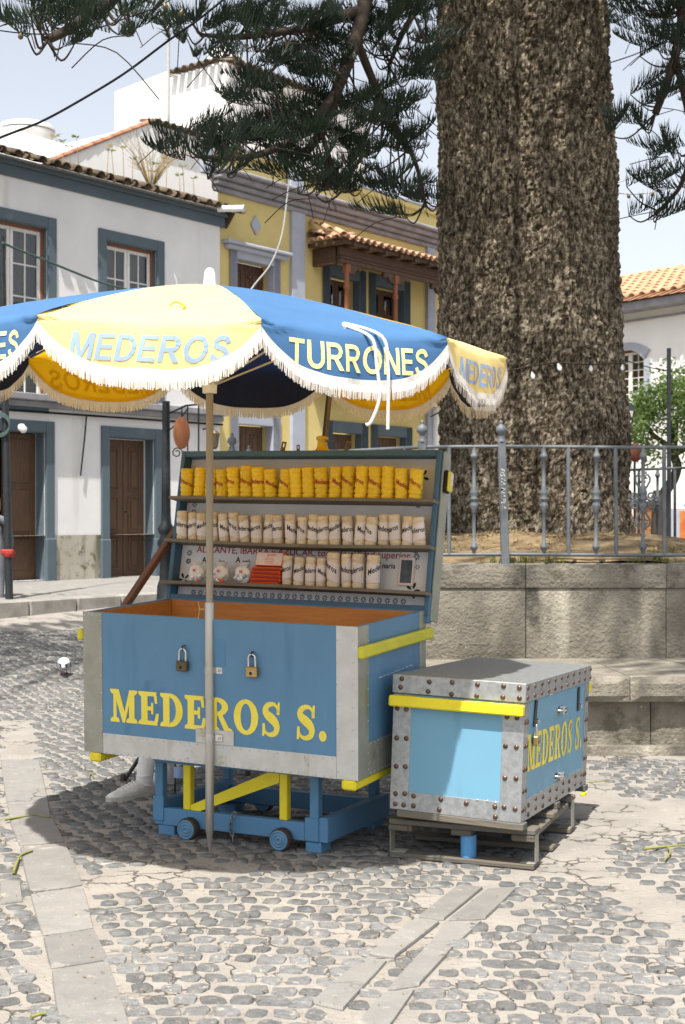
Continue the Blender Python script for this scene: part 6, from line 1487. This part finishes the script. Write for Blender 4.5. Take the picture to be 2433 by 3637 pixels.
MB().lathe([(.030, 2.535), (.031, 2.545), (.027, 2.57), (.024, 2.60), (.016, 2.618), (.004, 2.624)], 18).obj('finial', M['white_plastic'], par)
for v, w in ((2380, .024), (2620, .021)):
    z = EYE-(v-CV)/F*PY; mb = MB(); mb.lathe([(w, -.018), (w+.001, 0), (w, .018)], 16, m=T4(0, 0, z)); mb.obj('pole_clamp', M['steel'], par)
    R_ = Matrix.Rotation(-.461, 4, 'Z'); mb = MB(); mb.box((.02, .005, -.016), (.062, .009, .016), .004, T4(0, 0, z) @ R_); mb.lathe([(.006, 0), (.006, .004), (.002, .006)], 8, m=T4(0, 0, z) @ R_ @ T4(.048, .004, 0) @ RX); mb.obj('clamp_tab', M['chrome'], par)
# tie cords
def cord(k, pts, name, r=.0065, mm='rope'):
    q = smooth_path([canopy_d(k, s, d)+cn(k)*o+V((dx, 0, 0)) for s, d, o, dx in pts], 7); MB().tube(q, r, 7).obj(name, M[mm], par)
cord(1, [(.475, -.012, .012, 0), (.50, -.014, .02, .0), (.545, .02, .03, 0), (.565, .12, .03, 0), (.575, .24, .03, .005), (.56, .33, .025, -.008), (.545, .345, .02, -.012)], 'tie_cord')
cord(1, [(.475, -.012, .014, 0), (.53, -.022, .022, .0), (.60, .01, .032, 0), (.625, .12, .03, 0), (.628, .24, .03, 0), (.632, .36, .025, 0)], 'tie_cord')
q = smooth_path([canopy(0, s, w)+V((0, 0, z)) for s, w, z in ((.53, .77, .004), (.56, .765, .016), (.60, .78, .012), (.63, .80, .006), (.62, .82, .003))], 6); MB().tube(q, .0035, 6).obj('tie_loop', M['cloth_yellow'], par)

# ================================================================ METAL-BOUND CRATE ON PALLET
KF = Frame((.749, 5.94, .215), -.4048, -.0281, .0268); KW, KD, KH = .5875, 1.167, .587
crate = empty('blue_crate', KF.m, 'blue riveted metal-bound crate standing on a pallet beside the cart', 'crate')
def kf(u, v, y=0): return KF.hit(u, v, 1, y)
def kr(u, v, x=0): return KF.hit(u, v, 0, x)
lz = kf(1860, 2497).z; ov = .008
MB().box((-KW, 0, 0), (0, KD, lz-.002), .002).obj('body', M['crate_blue'], crate)
MB().box((-KW-ov, -ov, lz), (ov, KD+ov, KH), .003).obj('lid', M['galv'], crate)
g = .002
sl1 = kf(1455, 2700).x; sr0 = kf(1780, 2700).x; bz = kf(1700, 2840).z
def ks(a, b): return MB().box(a, b, .0008).obj('metal_strip', M['galv'], crate)
ks((-KW-g, -g, -.001), (sl1, 0, lz-.003)); ks((sr0, -g, -.001), (g, 0, lz-.003)); ks((sl1+.001, -g*.9, -.0015), (sr0-.001, 0, bz))
ys = kr(1878, 2600).y; yb = KD-.08
ks((0, -g+.0003, -.001), (g, .075, lz-.003)); ks((0, yb, -.001), (g, KD, lz-.003)); ks((0, .076, -.0015), (g*.9, yb-.001, .088))
riv = MB().lathe([(.0112, 0), (.0108, .002), (.009, .0045), (.006, .0062), (.0025, .007), (.0003, .0071)], 14).mesh('rivet', M['rivet'])
def rv(x, y, z, f): put('rivet', riv, crate, (T4(x, y, z) @ RX) if f == 0 else (T4(x, y, z) @ RY))
def rf(pts):
    for (u, v) in pts: p = kf(u, v, -g); rv(p.x, -g, p.z, 0)
def z8(x, y): return (1360+x*.5357, 2700+y*.5357)
def z7(x, y): return (1360+x*.5102, 2300+y*.5102)
rf([z7(100, 422), z7(163, 430), z7(863, 483), z7(933, 490), (1409, 2621), (1443, 2623), (1795, 2650), (1834, 2654), z8(88, 40), z8(149, 43), z8(808, 118), z8(882, 122), z8(84, 222), z8(145, 222), z8(82, 290), z8(138, 297), z8(203, 238), z8(202, 303), z8(384, 260), z8(373, 328), z8(552, 286), z8(742, 308), z8(745, 376), z8(803, 312), z8(876, 325)])
for pt in [(132, 217), (123, 276), (323, 240), (315, 305), (482, 243), (477, 325), (658, 258), (653, 338), (840, 270), (835, 347), (949, 281), (950, 353)]:
    p = KF.hit(*z7(*pt), 1, -ov); rv(p.x, -ov, p.z, 0)
lm_ = (lz+KH)/2
for i in range(11):
    y = .02+i*(KD-.03)/10
    for dz in (-.019, .021): rv(ov, y, lm_+dz, 1)
for y in (.02, .055, yb+.02, yb+.055):
    for z in (.05, .13, .22, .32, .42): rv(g, y, z, 1)
for i in range(9):
    y = .11+i*(yb-.14)/8
    for z in (.022, .062): rv(g, y, z+(.006 if i % 2 else -.004), 1)
for u, v in (z8(627, 264), z8(692, 271), z8(748, 281)): p = kf(u, v, -g); put('nail', nail, crate, T4(p.x, -g, p.z) @ RX @ S4(1.3, 1.3, 1.3))
# yellow rails and skids
MB().box((-KW-.012, -.042, lz-.055), (.006, -.0025, lz-.008), .006).obj('carrying_rail', M['yellow_paint'], crate)
MB().box((-KW-.012, KD+.0025, lz-.055), (.006, KD+.042, lz-.008), .006).obj('carrying_rail', M['yellow_paint'], crate)
for y in (-.0, KD*.48, KD-.06): MB().box((-KW+.03, y-.004, -.034), (.014, y+.06, -.0025), .004).obj('skid', M['pallet'], crate)
MB().box((-.002, KD-.10, -.05), (.02, KD-.04, -.035), .003).obj('skid_end', M['yellow_paint'], crate)
# name on the right side
a = kr(1868, 2738); 
me, ln = serif_text('MEDEROS S.', 1, 1, M['letter_yellow'])
p0 = kr(*((1330+995*.5421), (2250+915*.5421))); p1 = kr(1330+1352*.5421, 2250+765*.5421); ptop = kr(1330+1003*.5421, 2250+668*.5421); ptop = V((0, p0.y, kr(1330+1000*.5421, 2250+672*.5421).z))
hgt = ptop.z-p0.z; wsc = (p1.y-p0.y)/ln/hgt
me, ln = serif_text('MEDEROS S.', hgt, wsc, M['letter_yellow'])
for me_ in me: put('painted_letter', me_, crate, T4(.0006, p0.y, p0.z+.004) @ R4('X', (p1.z-p0.z)/(p1.y-p0.y)*.6) @ R4('Z', math.pi/2))
# latches, brackets
for (zx, zy) in ((1212, 500), (1195, 930)):
    p = kr(1330+zx*.5421, 2250+zy*.5421); mb = MB(); mb.box((0, p.y-.055, p.z-.018), (.002, p.y+.055, p.z+.018), .0005).tube([(.002, p.y-.03, p.z), (.028, p.y-.028, p.z), (.028, p.y+.028, p.z), (.002, p.y+.03, p.z)], .006, 6).box((.003, p.y-.026, p.z-.019), (.03, p.y+.026, p.z+.019), .006); mb.obj('clasp', M['chrome'], crate)
for (zx, z0_, z1_, rt) in ((1050, 440, 600, .18), (1332, 350, 500, 0)):
    p = kr(1330+zx*.5421, 2250+(z0_+z1_)/2*.5421); mb = MB(); mb.box((.003, -.017, -.06), (.007, .017, .055), .001); mb.obj('hasp', M['black_iron'], crate, T4(0, p.y, p.z) @ R4('X', -rt))
    mb = MB(); mb.lathe([(.011, 0), (.011, .012), (.006, .016)], 6, False); mb.obj('bolt', M['chrome'], crate, T4(.007, p.y+.006, p.z-.035) @ RY)
p = kr(1330+1065*.5421, 2250+665*.5421, .02)
padlock('padlock', KF.m @ T4(.018, p.y, p.z-.004) @ R4('Z', math.pi/2) @ S4(1, 1, 1.3), 'small brass padlock with a long shackle on the crate side', M['brass'], .034, .032)
# pallet
a, b = G(1384, 3048), G(1896, 3095); pyaw = math.atan2(b.y-a.y, b.x-a.x); PL = (b-a).length
pal = empty('pallet', T4(a.x, a.y, 0) @ R4('Z', pyaw), 'worn wooden pallet with metal end straps under the blue crate', 'pallet')
pf = Frame((a.x, a.y, 0), pyaw)
def pb(name, a_, b_, mm='pallet', c=.004): return MB().box(a_, b_, c).obj(name, M[mm], pal)
pt = .175
for i, y in enumerate((0, .36, .74)):
    pb('top_plank', (-.005, y, pt-.024), (PL+.005, y+.10, pt)); pb('bottom_plank', (0, y, .004), (PL, y+.10, .026))
for i, x in enumerate((.01, PL*.5-.045, PL-.10)):
    pb('stringer', (x, .005, pt-.052), (x+.09, .835, pt-.0245))
pb('end_block', (-.006, -.004, pt-.050), (.085, .003, pt-.026)); pb('end_block', (PL-.095, -.004, pt-.052), (PL+.004, .003, pt-.026))
for y in (.002, .742):
    for x, s_ in ((0, 1), (PL, -1)):
        mb = MB(); mb.box((x-s_*.0035, y+.01, .027), (x-s_*.0005, y+.075, pt-.026), .0008).box((x, y+.01, .0265), (x+s_*.065, y+.075, .0295), .0008); mb.obj('metal_strap', M['old_galv'], pal)
cx = pf.hit(1664, 2990, 1, .05).x
for y, x in ((.05, cx), (.78, cx)):
    MB().lathe([(.034, .0265), (.0345, .03), (.0345, pt-.054), (.034, pt-.0525)], 22, m=T4(x, y, 0)).obj('pipe_leg', M['pipe_blue'], pal)

# ================================================================ PEOPLE
def skin_body(name, verts, edges, radii, mt, parent, root=0, sub=2):
    me = bpy.data.meshes.new(name); me.from_pydata([tuple(v) for v in verts], edges, []); o = put(name, me, parent)
    sm = o.modifiers.new('Skin', 'SKIN'); me.skin_vertices[0].data[root].use_root = True
    for i, r in enumerate(radii): me.skin_vertices[0].data[i].radius = (r, r) if not isinstance(r, tuple) else r
    sm.use_smooth_shade = True; s = o.modifiers.new('Sub', 'SUBSURF'); s.levels = sub; s.render_levels = sub
    dg = bpy.context.evaluated_depsgraph_get(); dg.update(); m2 = bpy.data.meshes.new_from_object(o.evaluated_get(dg)); o.modifiers.clear(); o.data = m2; m2.materials.clear()
    for m in (mt if isinstance(mt, list) else [mt]): m2.materials.append(m)
    return o
def shoe(name, m, parent):
    """low white trainer, toe along +x, sole at z=0, length .29"""
    prof = [(-.085, .030, .085), (-.075, .036, .095), (-.04, .040, .092), (.0, .041, .085), (.05, .044, .070), (.10, .048, .058), (.15, .046, .050), (.185, .034, .042), (.203, .015, .032)]
    vv = []; n = 12
    for x, w, h in prof:
        for k in range(n):
            a = math.pi*2*k/n; c, s = math.cos(a), math.sin(a); vv.append((x, w*c*(1-.25*max(0, s)), .022+max(0, s)**.8*(h-.022) if s > 0 else .022+s*.0))
    mb = MB(); mb.add(vv, [(j*n+k, j*n+(k+1) % n, (j+1)*n+(k+1) % n, (j+1)*n+k) for j in range(len(prof)-1) for k in range(n)]+[tuple(range(n))[::-1], tuple(range((len(prof)-1)*n, len(prof)*n))], True)
    o = mb.obj(name, M['shoe'], parent, m)
    mb = MB(); out = [(x, w+.004) for x, w, h in prof]; poly = [(-.093, 0)]+[(x, -w) for x, w in out]+[(.212, 0)]+[(x, w) for x, w in out[::-1]]
    mb.prism(poly, .026); mb.obj('sole', M['sole'], o)
    mb = MB()
    for i in range(5): x = .035+i*.022; mb.tube([(x, -.026+i*.001, .062-i*.003), (x+.004, 0, .083-i*.006), (x, .026-i*.001, .062-i*.003)], .0035, 5)
    mb.lathe([(.043, .0), (.040, .02), (.041, .028)], 14, m=T4(-.042, 0, .075) @ R4('Y', .12)); mb.obj('laces', M['white_paint'], o)
    return o
vend = empty('person', (-.70, 8.35, 0), 'seated person in white trainers and white socks behind the cart', 'person')
O_ = V((-.70, 8.35, 0))
toe = G(415, 2850); heel = G(530, 2826); yaw1 = math.atan2(toe.y-heel.y, toe.x-heel.x)
an1 = V((-1.075, 7.62, .10))-O_; an2 = V((-.99, 7.95, .10))-O_
kn1 = V((-1.0, 7.86, .50))-O_; kn2 = V((-.72, 7.80, .50))-O_
hipL = V((-.10, 0, .50)); hipR = V((.10, 0, .50))
vt = [V((0, .02, .52)), V((0, .05, .70)), V((0, .04, .90)), V((0, .02, 1.02)), V((0, .0, 1.10)), V((0, -.02, 1.20)), V((0, -.02, 1.28)),
      hipL, kn1.lerp(hipL, .5)+V((0, 0, .02)), kn1, an1.lerp(kn1, .55)+V((0, .02, 0)), an1+V((0, 0, .02)),
      hipR, kn2.lerp(hipR, .5)+V((0, 0, .02)), kn2, an2.lerp(kn2, .55)+V((0, .02, 0)), an2+V((0, 0, .02)),
      V((-.18, .02, 1.0)), V((-.26, -.04, .78)), V((-.12, -.24, .64)), V((.18, .02, 1.0)), V((.26, -.04, .78)), V((.12, -.24, .64))]
ed = [(0, 1), (1, 2), (2, 3), (3, 4), (4, 5), (5, 6), (0, 7), (7, 8), (8, 9), (9, 10), (10, 11), (0, 12), (12, 13), (13, 14), (14, 15), (15, 16), (3, 17), (17, 18), (18, 19), (3, 20), (20, 21), (21, 22)]
ra_ = [(.15, .12), (.145, .11), (.16, .11), (.09, .08), .05, .085, .07, .09, .085, .062, .056, .04, .09, .085, .062, .056, .04, .062, .05, .036, .062, .05, .036]
bd = skin_body('body', vt, ed, ra_, M['dark_cloth'], vend)
for a_, k_ in ((an1, kn1), (an2, kn2)):                        # white socks up the shins
    d = (k_-a_).normalized(); MB().tube([a_+V((0, 0, -.05)), a_+d*.05, a_+d*.12, a_+d*.22, a_+d*.30], [.045, .046, .052, .060, .064], 16).obj('sock', M['sock'], vend)
shoe('shoe', T4(an1.x-.0, an1.y, 0) @ R4('Z', yaw1) @ T4(.04, 0, 0) @ S4(1.05, 1.05, 1.1), vend); shoe('shoe', T4(an2.x, an2.y, 0) @ R4('Z', -2.2) @ T4(.04, 0, 0), vend)
hd = MB(); hd.lathe([(.01, .125), (.055, .118), (.085, .085), (.094, .03), (.09, -.02), (.075, -.07), (.045, -.105), (.02, -.11)], 18, m=T4(0, -.03, 1.245)); hd.obj('head', M['skin'], vend)
MB().lathe([(.01, .14), (.06, .132), (.095, .09), (.103, .03), (.10, -.0)], 18, m=T4(0, -.015, 1.245) @ R4('X', -.35)).obj('hair', M['hair'], vend)
ck = empty('folding_stool', (-.75, 8.45, 0), 'black metal stool leg showing behind the cart near the white trainers', 'stool')
lg = P(437, 2762, 8.0); lg.z = 0; base = V((-.75, 8.45, 0))
top_ = P(468, 2660, 7.9)
for i, (x, y) in enumerate(((-.48, -.42), (.20, -.25), (-.22, .3), (.2, .3))):
    mb = MB(); e = (lg-base) if i == 0 else V((x, y, 0)); mb.tube([(x*.45 if i == 0 else x*.8, y*.45, .43), e+V((0, 0, .0))], .012, 8); l = mb.obj('leg', M['black_iron'], ck); MB().lathe([(.016, 0), (.016, .04), (.013, .045)], 8, m=T4(e.x, e.y, 0)).obj('rubber_tip', M['rubber'], l)
MB().lathe([(.19, .42), (.2, .43), (.19, .445)], 24).obj('seat', M['dark_cloth'], ck)
# water bottle behind the trolley
b_ = G(640, 2822); bt = empty('water_bottle', (b_.x, b_.y, 0), 'clear plastic water bottle on the ground behind the yellow post', 'bottle')
MB().lathe([(.030, 0), (.034, .01), (.033, .05), (.0345, .06), (.033, .07), (.0345, .10), (.0345, .15), (.032, .17), (.018, .21), (.013, .22), (.013, .235)], 16).obj('bottle_body', M['clear'], bt)
MB().lathe([(.0352, .095), (.0352, .155)], 16, caps=False).obj('label_band', M['cloth_letter_blue'], bt); MB().lathe([(.015, .232), (.015, .25)], 12).obj('cap', M['white_plastic'], bt)
# person at the left edge of the picture
pp = V((-4.47, 18.0, .30)); wm = empty('person', T4(*pp), 'person in a grey top standing in the doorway at the left edge', 'person')
vt = [V((0, 0, .80)), V((0, 0, .98)), V((0, 0, 1.12)), V((0, 0, 1.20)), V((0, 0, 1.26)), V((-.09, 0, .78)), V((-.10, .01, .42)), V((-.10, 0, .07)), V((.09, 0, .78)), V((.10, .01, .42)), V((.10, 0, .07)), V((-.18, 0, 1.16)), V((-.24, .0, .92)), V((-.22, -.06, .70)), V((.18, 0, 1.16)), V((.24, .0, .92)), V((.23, -.1, .72))]
ed = [(0, 1), (1, 2), (2, 3), (3, 4), (0, 5), (5, 6), (6, 7), (0, 8), (8, 9), (9, 10), (3, 11), (11, 12), (12, 13), (3, 14), (14, 15), (15, 16)]
skin_body('body', vt, ed, [(.15, .11), (.13, .10), (.15, .10), (.08, .07), .048, .09, .06, .045, .09, .06, .045, .055, .042, .033, .055, .042, .033], M['grey_cloth'], wm)
MB().lathe([(.01, .115), (.05, .108), (.08, .075), (.088, .02), (.082, -.03), (.06, -.08), (.02, -.10)], 16, m=T4(0, -.01, 1.37)).obj('head', M['skin'], wm)
MB().lathe([(.01, .13), (.06, .122), (.092, .08), (.10, .02), (.098, -.06), (.09, -.09)], 16, m=T4(0, .012, 1.372)).obj('hair', M['hair'], wm)
for sx in (-1, 1):
    MB().box((.23*sx-.02, -.12, .60), (.23*sx+.02, -.05, .70), .012).obj('hand', M['skin'], wm)
    MB().box((.10*sx-.04, -.14, 0), (.10*sx+.04, .08, .07), .02).obj('shoe', M['rubber'], wm)

# ================================================================ PIGEON
pg = empty('pigeon', (P(227, 2395, 12.8).x, 12.8, gz(0, 12.8)+.0), 'white and dark grey pigeon pecking on the cobbles', 'pigeon')
mb = MB(); vv = []; n = 16
prof = [(-.13, .006, .085), (-.10, .03, .09), (-.06, .052, .10), (0, .062, .108), (.05, .058, .105), (.09, .040, .095), (.115, .026, .08), (.14, .024, .062), (.165, .02, .05), (.18, .010, .042)]
for x, r, z in prof:
    for k in range(n): a = 2*math.pi*k/n; vv.append((r*math.cos(a), x, z+r*.95*math.sin(a)))
mb.add(vv, [(j*n+k, j*n+(k+1) % n, (j+1)*n+(k+1) % n, (j+1)*n+k) for j in range(len(prof)-1) for k in range(n)]+[tuple(range(n))[::-1]], True); mb.obj('body', M['feather'], pg)
for s in (-1, 1):
    mb = MB(); mb.add([(s*.055, .07, .11), (s*.066, 0, .12), (s*.05, -.10, .12), (s*.012, -.16, .115), (s*.025, -.12, .08), (s*.062, 0, .075)], [(0, 1, 2, 3, 4, 5)]); mb.obj('wing', M['dark_feather'], pg)
    MB().tube([(s*.022, .0, .06), (s*.024, .01, .005), (s*.026, .05, .004)], .004, 5).obj('leg', M['print_red'], pg)
mb = MB(); mb.box((-.028, -.20, .075), (.028, -.11, .085), .003); mb.obj('tail', M['dark_feather'], pg)
mb = MB(); mb.tube([(0, .178, .042), (0, .20, .028)], [.006, .001], 6); mb.obj('beak', M['dark_feather'], pg)
pg.rotation_euler = (0, 0, .15)

# ================================================================ LAMP POSTS, SIGNS
def lamp_post(loc, label, h, sign=None):
    t = empty('lamp_post', loc, label, 'lamp post')
    MB().lathe([(.14, 0), (.14, .25), (.11, .28), (.10, .5), (.075, .58), (.065, .9), (.085, .94), (.10, .98), (.085, 1.02), (.06, 1.06), (.085, 1.10), (.095, 1.14), (.06, 1.20), (.052, 1.3), (.042, h)], 14).obj('column', M['black_iron'], t)
    return t
sp_ = P(590, 2075, 15.6); sp_.z = gz(0, 15.6)+.05
lp_ = lamp_post(sp_, 'ornate black iron lamp post left of the display lid', 2.55)
mb = MB(); mb.tube([(0, 0, 2.4), (.22, -.02, 2.5), (.42, -.02, 2.52)], .012, 6).tube([(.0, 0, 2.2), (.12, -.02, 2.3), (.25, -.02, 2.48)], .008, 6).tube(spiral(.12, 1.98, .06, .02, 0, 1.4), .007, 5).tube([(.36, 0, 2.5), (.36, 0, 1.6)], .01, 6).tube([(.24, -.01, 2.5), (.24, -.01, 1.62)], .008, 6); mb.obj('sign_arm', M['black_iron'], lp_)
c_ = P(645, 1538, 15.5); sg = empty('round_sign', Matrix.Translation(c_), 'orange oval sign panel hanging by the lamp post', 'sign')
MB().lathe([(.001, -.012), (.16, -.012), (.165, -.006), (.165, .006), (.16, .012), (.001, .012)], 32, m=R4('Z', .62) @ R4('X', math.pi/2) @ S4(.62, 1.07, 1)).obj('panel', M['sign_orange'], sg)
MB().tube([(0, .02, .17), (0, .02, .30)], .008, 6).obj('hook', M['black_iron'], sg)
# plain black pole at the left edge, with a coil of cable
bp_ = P(34, 2128, 17.8); bp_.z = gz(0, 17.8); topz = EYE-(838-CV)/F*17.8
pl_ = empty('black_pole', Matrix.Translation(bp_), 'plain black pole at the left edge carrying light cables', 'pole')
dx = P(6, 838, 17.8).x-bp_.x
MB().tube([(0, 0, 0), (dx*.5, 0, (topz-bp_.z)*.5), (dx, 0, topz-bp_.z)], [.05, .046, .04], 10).obj('column', M['black_iron'], pl_)
zz = EYE-(1505-CV)/F*17.8-bp_.z; mb = MB()
for k in range(3): mb.tube([(dx*.45+.12*math.cos(a)-.06, -.05-k*.01, zz+.13*math.sin(a)-k*.02) for a in np.linspace(0, 6.28, 20)], .010, 6)
mb.obj('cable_coil', M['green_cable'], pl_)
MB().lathe([(.02, 0), (.05, -.03), (.045, -.10), (.02, -.12)], 10, m=T4(dx*.4+.17, -.05, zz-.02) @ R4('Y', -.8)).obj('floodlight', M['white_plastic'], pl_)
mb = MB(); z1 = EYE-(1965-CV)/F*17.8-bp_.z; mb.lathe([(.06, -.05), (.085, 0), (.06, .05)], 8, m=T4(dx*.12, 0, z1)); mb.box((-.1, -.07, z1-.02), (.06, -.03, z1+.05), .02); mb.obj('red_ribbon', M['print_red'], pl_)
# things beyond the railing on the right
p = P(2376, 1460, 19.5); rp = empty('thin_pole', (p.x, 19.5, gz(0, 19.5)), 'thin dark pole rising out of the small leafy tree', 'pole'); MB().tube([(.0, 0, 0), (-.0, 0, EYE-(1237-CV)/F*19.5-gz(0, 19.5))], .03, 8).obj('column', M['black_iron'], rp)
p = P(2256, 1607, 17.2); rs_ = empty('round_sign', Matrix.Translation(p), 'dark red round sign behind the railing at right', 'sign'); MB().lathe([(.001, -.01), (.085, -.01), (.09, 0), (.085, .01), (.001, .01)], 28, m=R4('X', math.pi/2) @ S4(1, 1.3, 1)).obj('panel', M['sign_brown'], rs_); MB().tube([(0, .03, .1), (0, .03, -1.2)], .015, 6).obj('stem', M['black_iron'], rs_)
p = P(2228, 1460, 17.5); ln_ = empty('street_lantern', Matrix.Translation(p), 'dark street lantern peeping out behind the trunk at right', 'lantern')
MB().lathe([(.01, .12), (.03, .10), (.09, .02), (.10, 0)], 4, False).obj('lantern_roof', M['black_iron'], ln_); MB().lathe([(.085, 0), (.05, -.16)], 4, False, caps=False).obj('lantern_glass', M['glass'], ln_)
mb = MB()
for k in range(4): a = k*math.pi/2; mb.tube([(.09*math.cos(a), .09*math.sin(a), 0), (.055*math.cos(a), .055*math.sin(a), -.17)], .006, 5)
mb.tube([(0, 0, -.17), (0, 0, -2.2)], .025, 8); mb.obj('lantern_frame', M['black_iron'], ln_)
# ================================================================ CABLES AND STRING LIGHTS
def cable(name, label, pts, r, mm, bulbs=None, cat='cable'):
    q = smooth_path([P(*p) for p in pts], 8); me = MB().tube(q, r, 6)
    if not bulbs: o = me.obj(name, M[mm]); return tag(o, label, cat)
    t = empty(name, Matrix(), label, cat); me.obj('wire', M[mm], t)
    for (u, v, Y, s) in bulbs:
        w = P(u, v, Y); MB().lathe([(.012*s, .02*s), (.016*s, 0), (.030*s, -.03*s), (.034*s, -.06*s), (.022*s, -.085*s), (.006*s, -.095*s)], 10, m=Matrix.Translation(w) @ R4('Y', U(-.5, .5)) @ S4(1, .14 if mm == 'twig' else 1, .9)).obj('bulb', M['dull_brass'] if mm != 'twig' else M['white_plastic'], t)
    return t
cable('overhead_cable', 'thick black twisted cable slanting across the sky to upper left', [(-260, 600, 9), (0, 489, 9), (150, 430, 9.1), (310, 342, 9.2), (450, 255, 9.3), (600, 143, 9.4), (720, 58, 9.5), (900, -90, 9.8)], .008, 'cable')
cable('string_lights', 'thin wire with small bulbs hung among the top left branches', [(-60, 100, 8.4), (80, 118, 8.3), (230, 122, 8.2), (330, 105, 8.2), (460, 60, 8.3), (580, 15, 8.4), (660, -50, 8.6)], .004, 'cable', [(75, 115, 8.3, .5), (315, 108, 8.2, .5), (582, 12, 8.4, .5), (647, 36, 8.4, .45)], 'string lights')
cable('string_lights', 'beaded light wire running down across the tall white house', [(600, 5, 14), (680, 170, 14.4), (750, 280, 14.8), (820, 380, 15.2), (900, 500, 15.8)], .006, 'cable', [(790, 248, 14.6, .6)], 'string lights')
cable('pale_cable', 'pale cable hanging loosely down the yellow house', [(1033, 575, 22.5), (1020, 700, 22.6), (1000, 840, 22.6), (960, 940, 22.6), (905, 1010, 22.6), (870, 1060, 22.5)], .014, 'pale_cable')
cable('green_cable', 'dark green cable from the left pole across the white house', [(10, 862, 17.7), (60, 885, 18.2), (150, 920, 18.9), (250, 961, 19.6), (350, 1000, 20.2), (450, 1028, 21), (560, 1055, 22)], .016, 'green_cable')
cable('string_lights', 'light string wrapped round the trunk with small white tags', [(1530, 1480, 12.0), (1600, 1440, 11.6), (1680, 1370, 11.48), (1760, 1330, 11.45), (1890, 1300, 11.42), (1985, 1288, 11.42), (2100, 1295, 11.5), (2200, 1290, 12.0), (2220, 1292, 12.4)], .006, 'twig',
      [(1658, 1418, 11.45, .5), (1890, 1325, 11.38, .55), (1983, 1295, 11.38, .6), (2098, 1300, 11.5, .5), (2211, 1298, 12.2, .5), (1541, 1430, 11.9, .5)], 'string lights')
cable('sky_wire', 'thin wire between trunk and right branches, upper one', [(2160, 225, 14), (2250, 195, 14), (2330, 160, 14), (2440, 110, 14)], .006, 'cable')
cable('sky_wire', 'thin wire between trunk and right branches, middle one', [(2180, 655, 15), (2280, 615, 15), (2380, 575, 15), (2440, 545, 15)], .006, 'pale_cable')
cable('string_lights', 'faint beaded wire low in the sky right of the trunk', [(2185, 685, 16), (2260, 690, 16), (2330, 680, 16), (2440, 655, 16)], .006, 'pale_cable', [(2230, 690, 16, .6), (2275, 691, 16, .6), (2320, 684, 16, .6)], 'string lights')
cable('sky_wire', 'thin wire sagging across the white house on the right', [(2205, 1275, 20), (2270, 1295, 20), (2340, 1312, 20), (2440, 1328, 20)], .008, 'cable')
# ================================================================ TWIGS ON THE GROUND
def twig(pts, label, r=.006):
    q = smooth_path([G(*p)+V((0, 0, .018)) for p in pts], 6); n = len(q); tag(MB().tube(q, [r*(1-.4*k/n) for k in range(n)], 6).obj('fallen_twig', M['twig_green']), label, 'twig', 'fallen green twigs')
twig([(48, 3112), (62, 3075), (75, 3052), (116, 3035)], 'curled yellow-green twig on the paving slab at lower left', .007)
twig([(18, 2925), (60, 2917), (120, 2908), (178, 2915)], 'long straight green twig across the slab joint at left')
twig([(2286, 3030), (2350, 3022), (2433, 3015)], 'forked green twig at the right edge'); twig([(2375, 3024), (2380, 3045), (2358, 3072)], 'side shoot of the forked twig at the right edge', .005)
twig([(110, 3634), (140, 3624), (165, 3620)], 'small green twig at the bottom left edge'); twig([(318, 2766), (322, 2756), (333, 2770)], 'tiny curled twig near the white trainer', .004)
twig([(2090, 2790), (2120, 2788), (2165, 2782)], 'thin dry twig on the mortar beside the crate', .004)
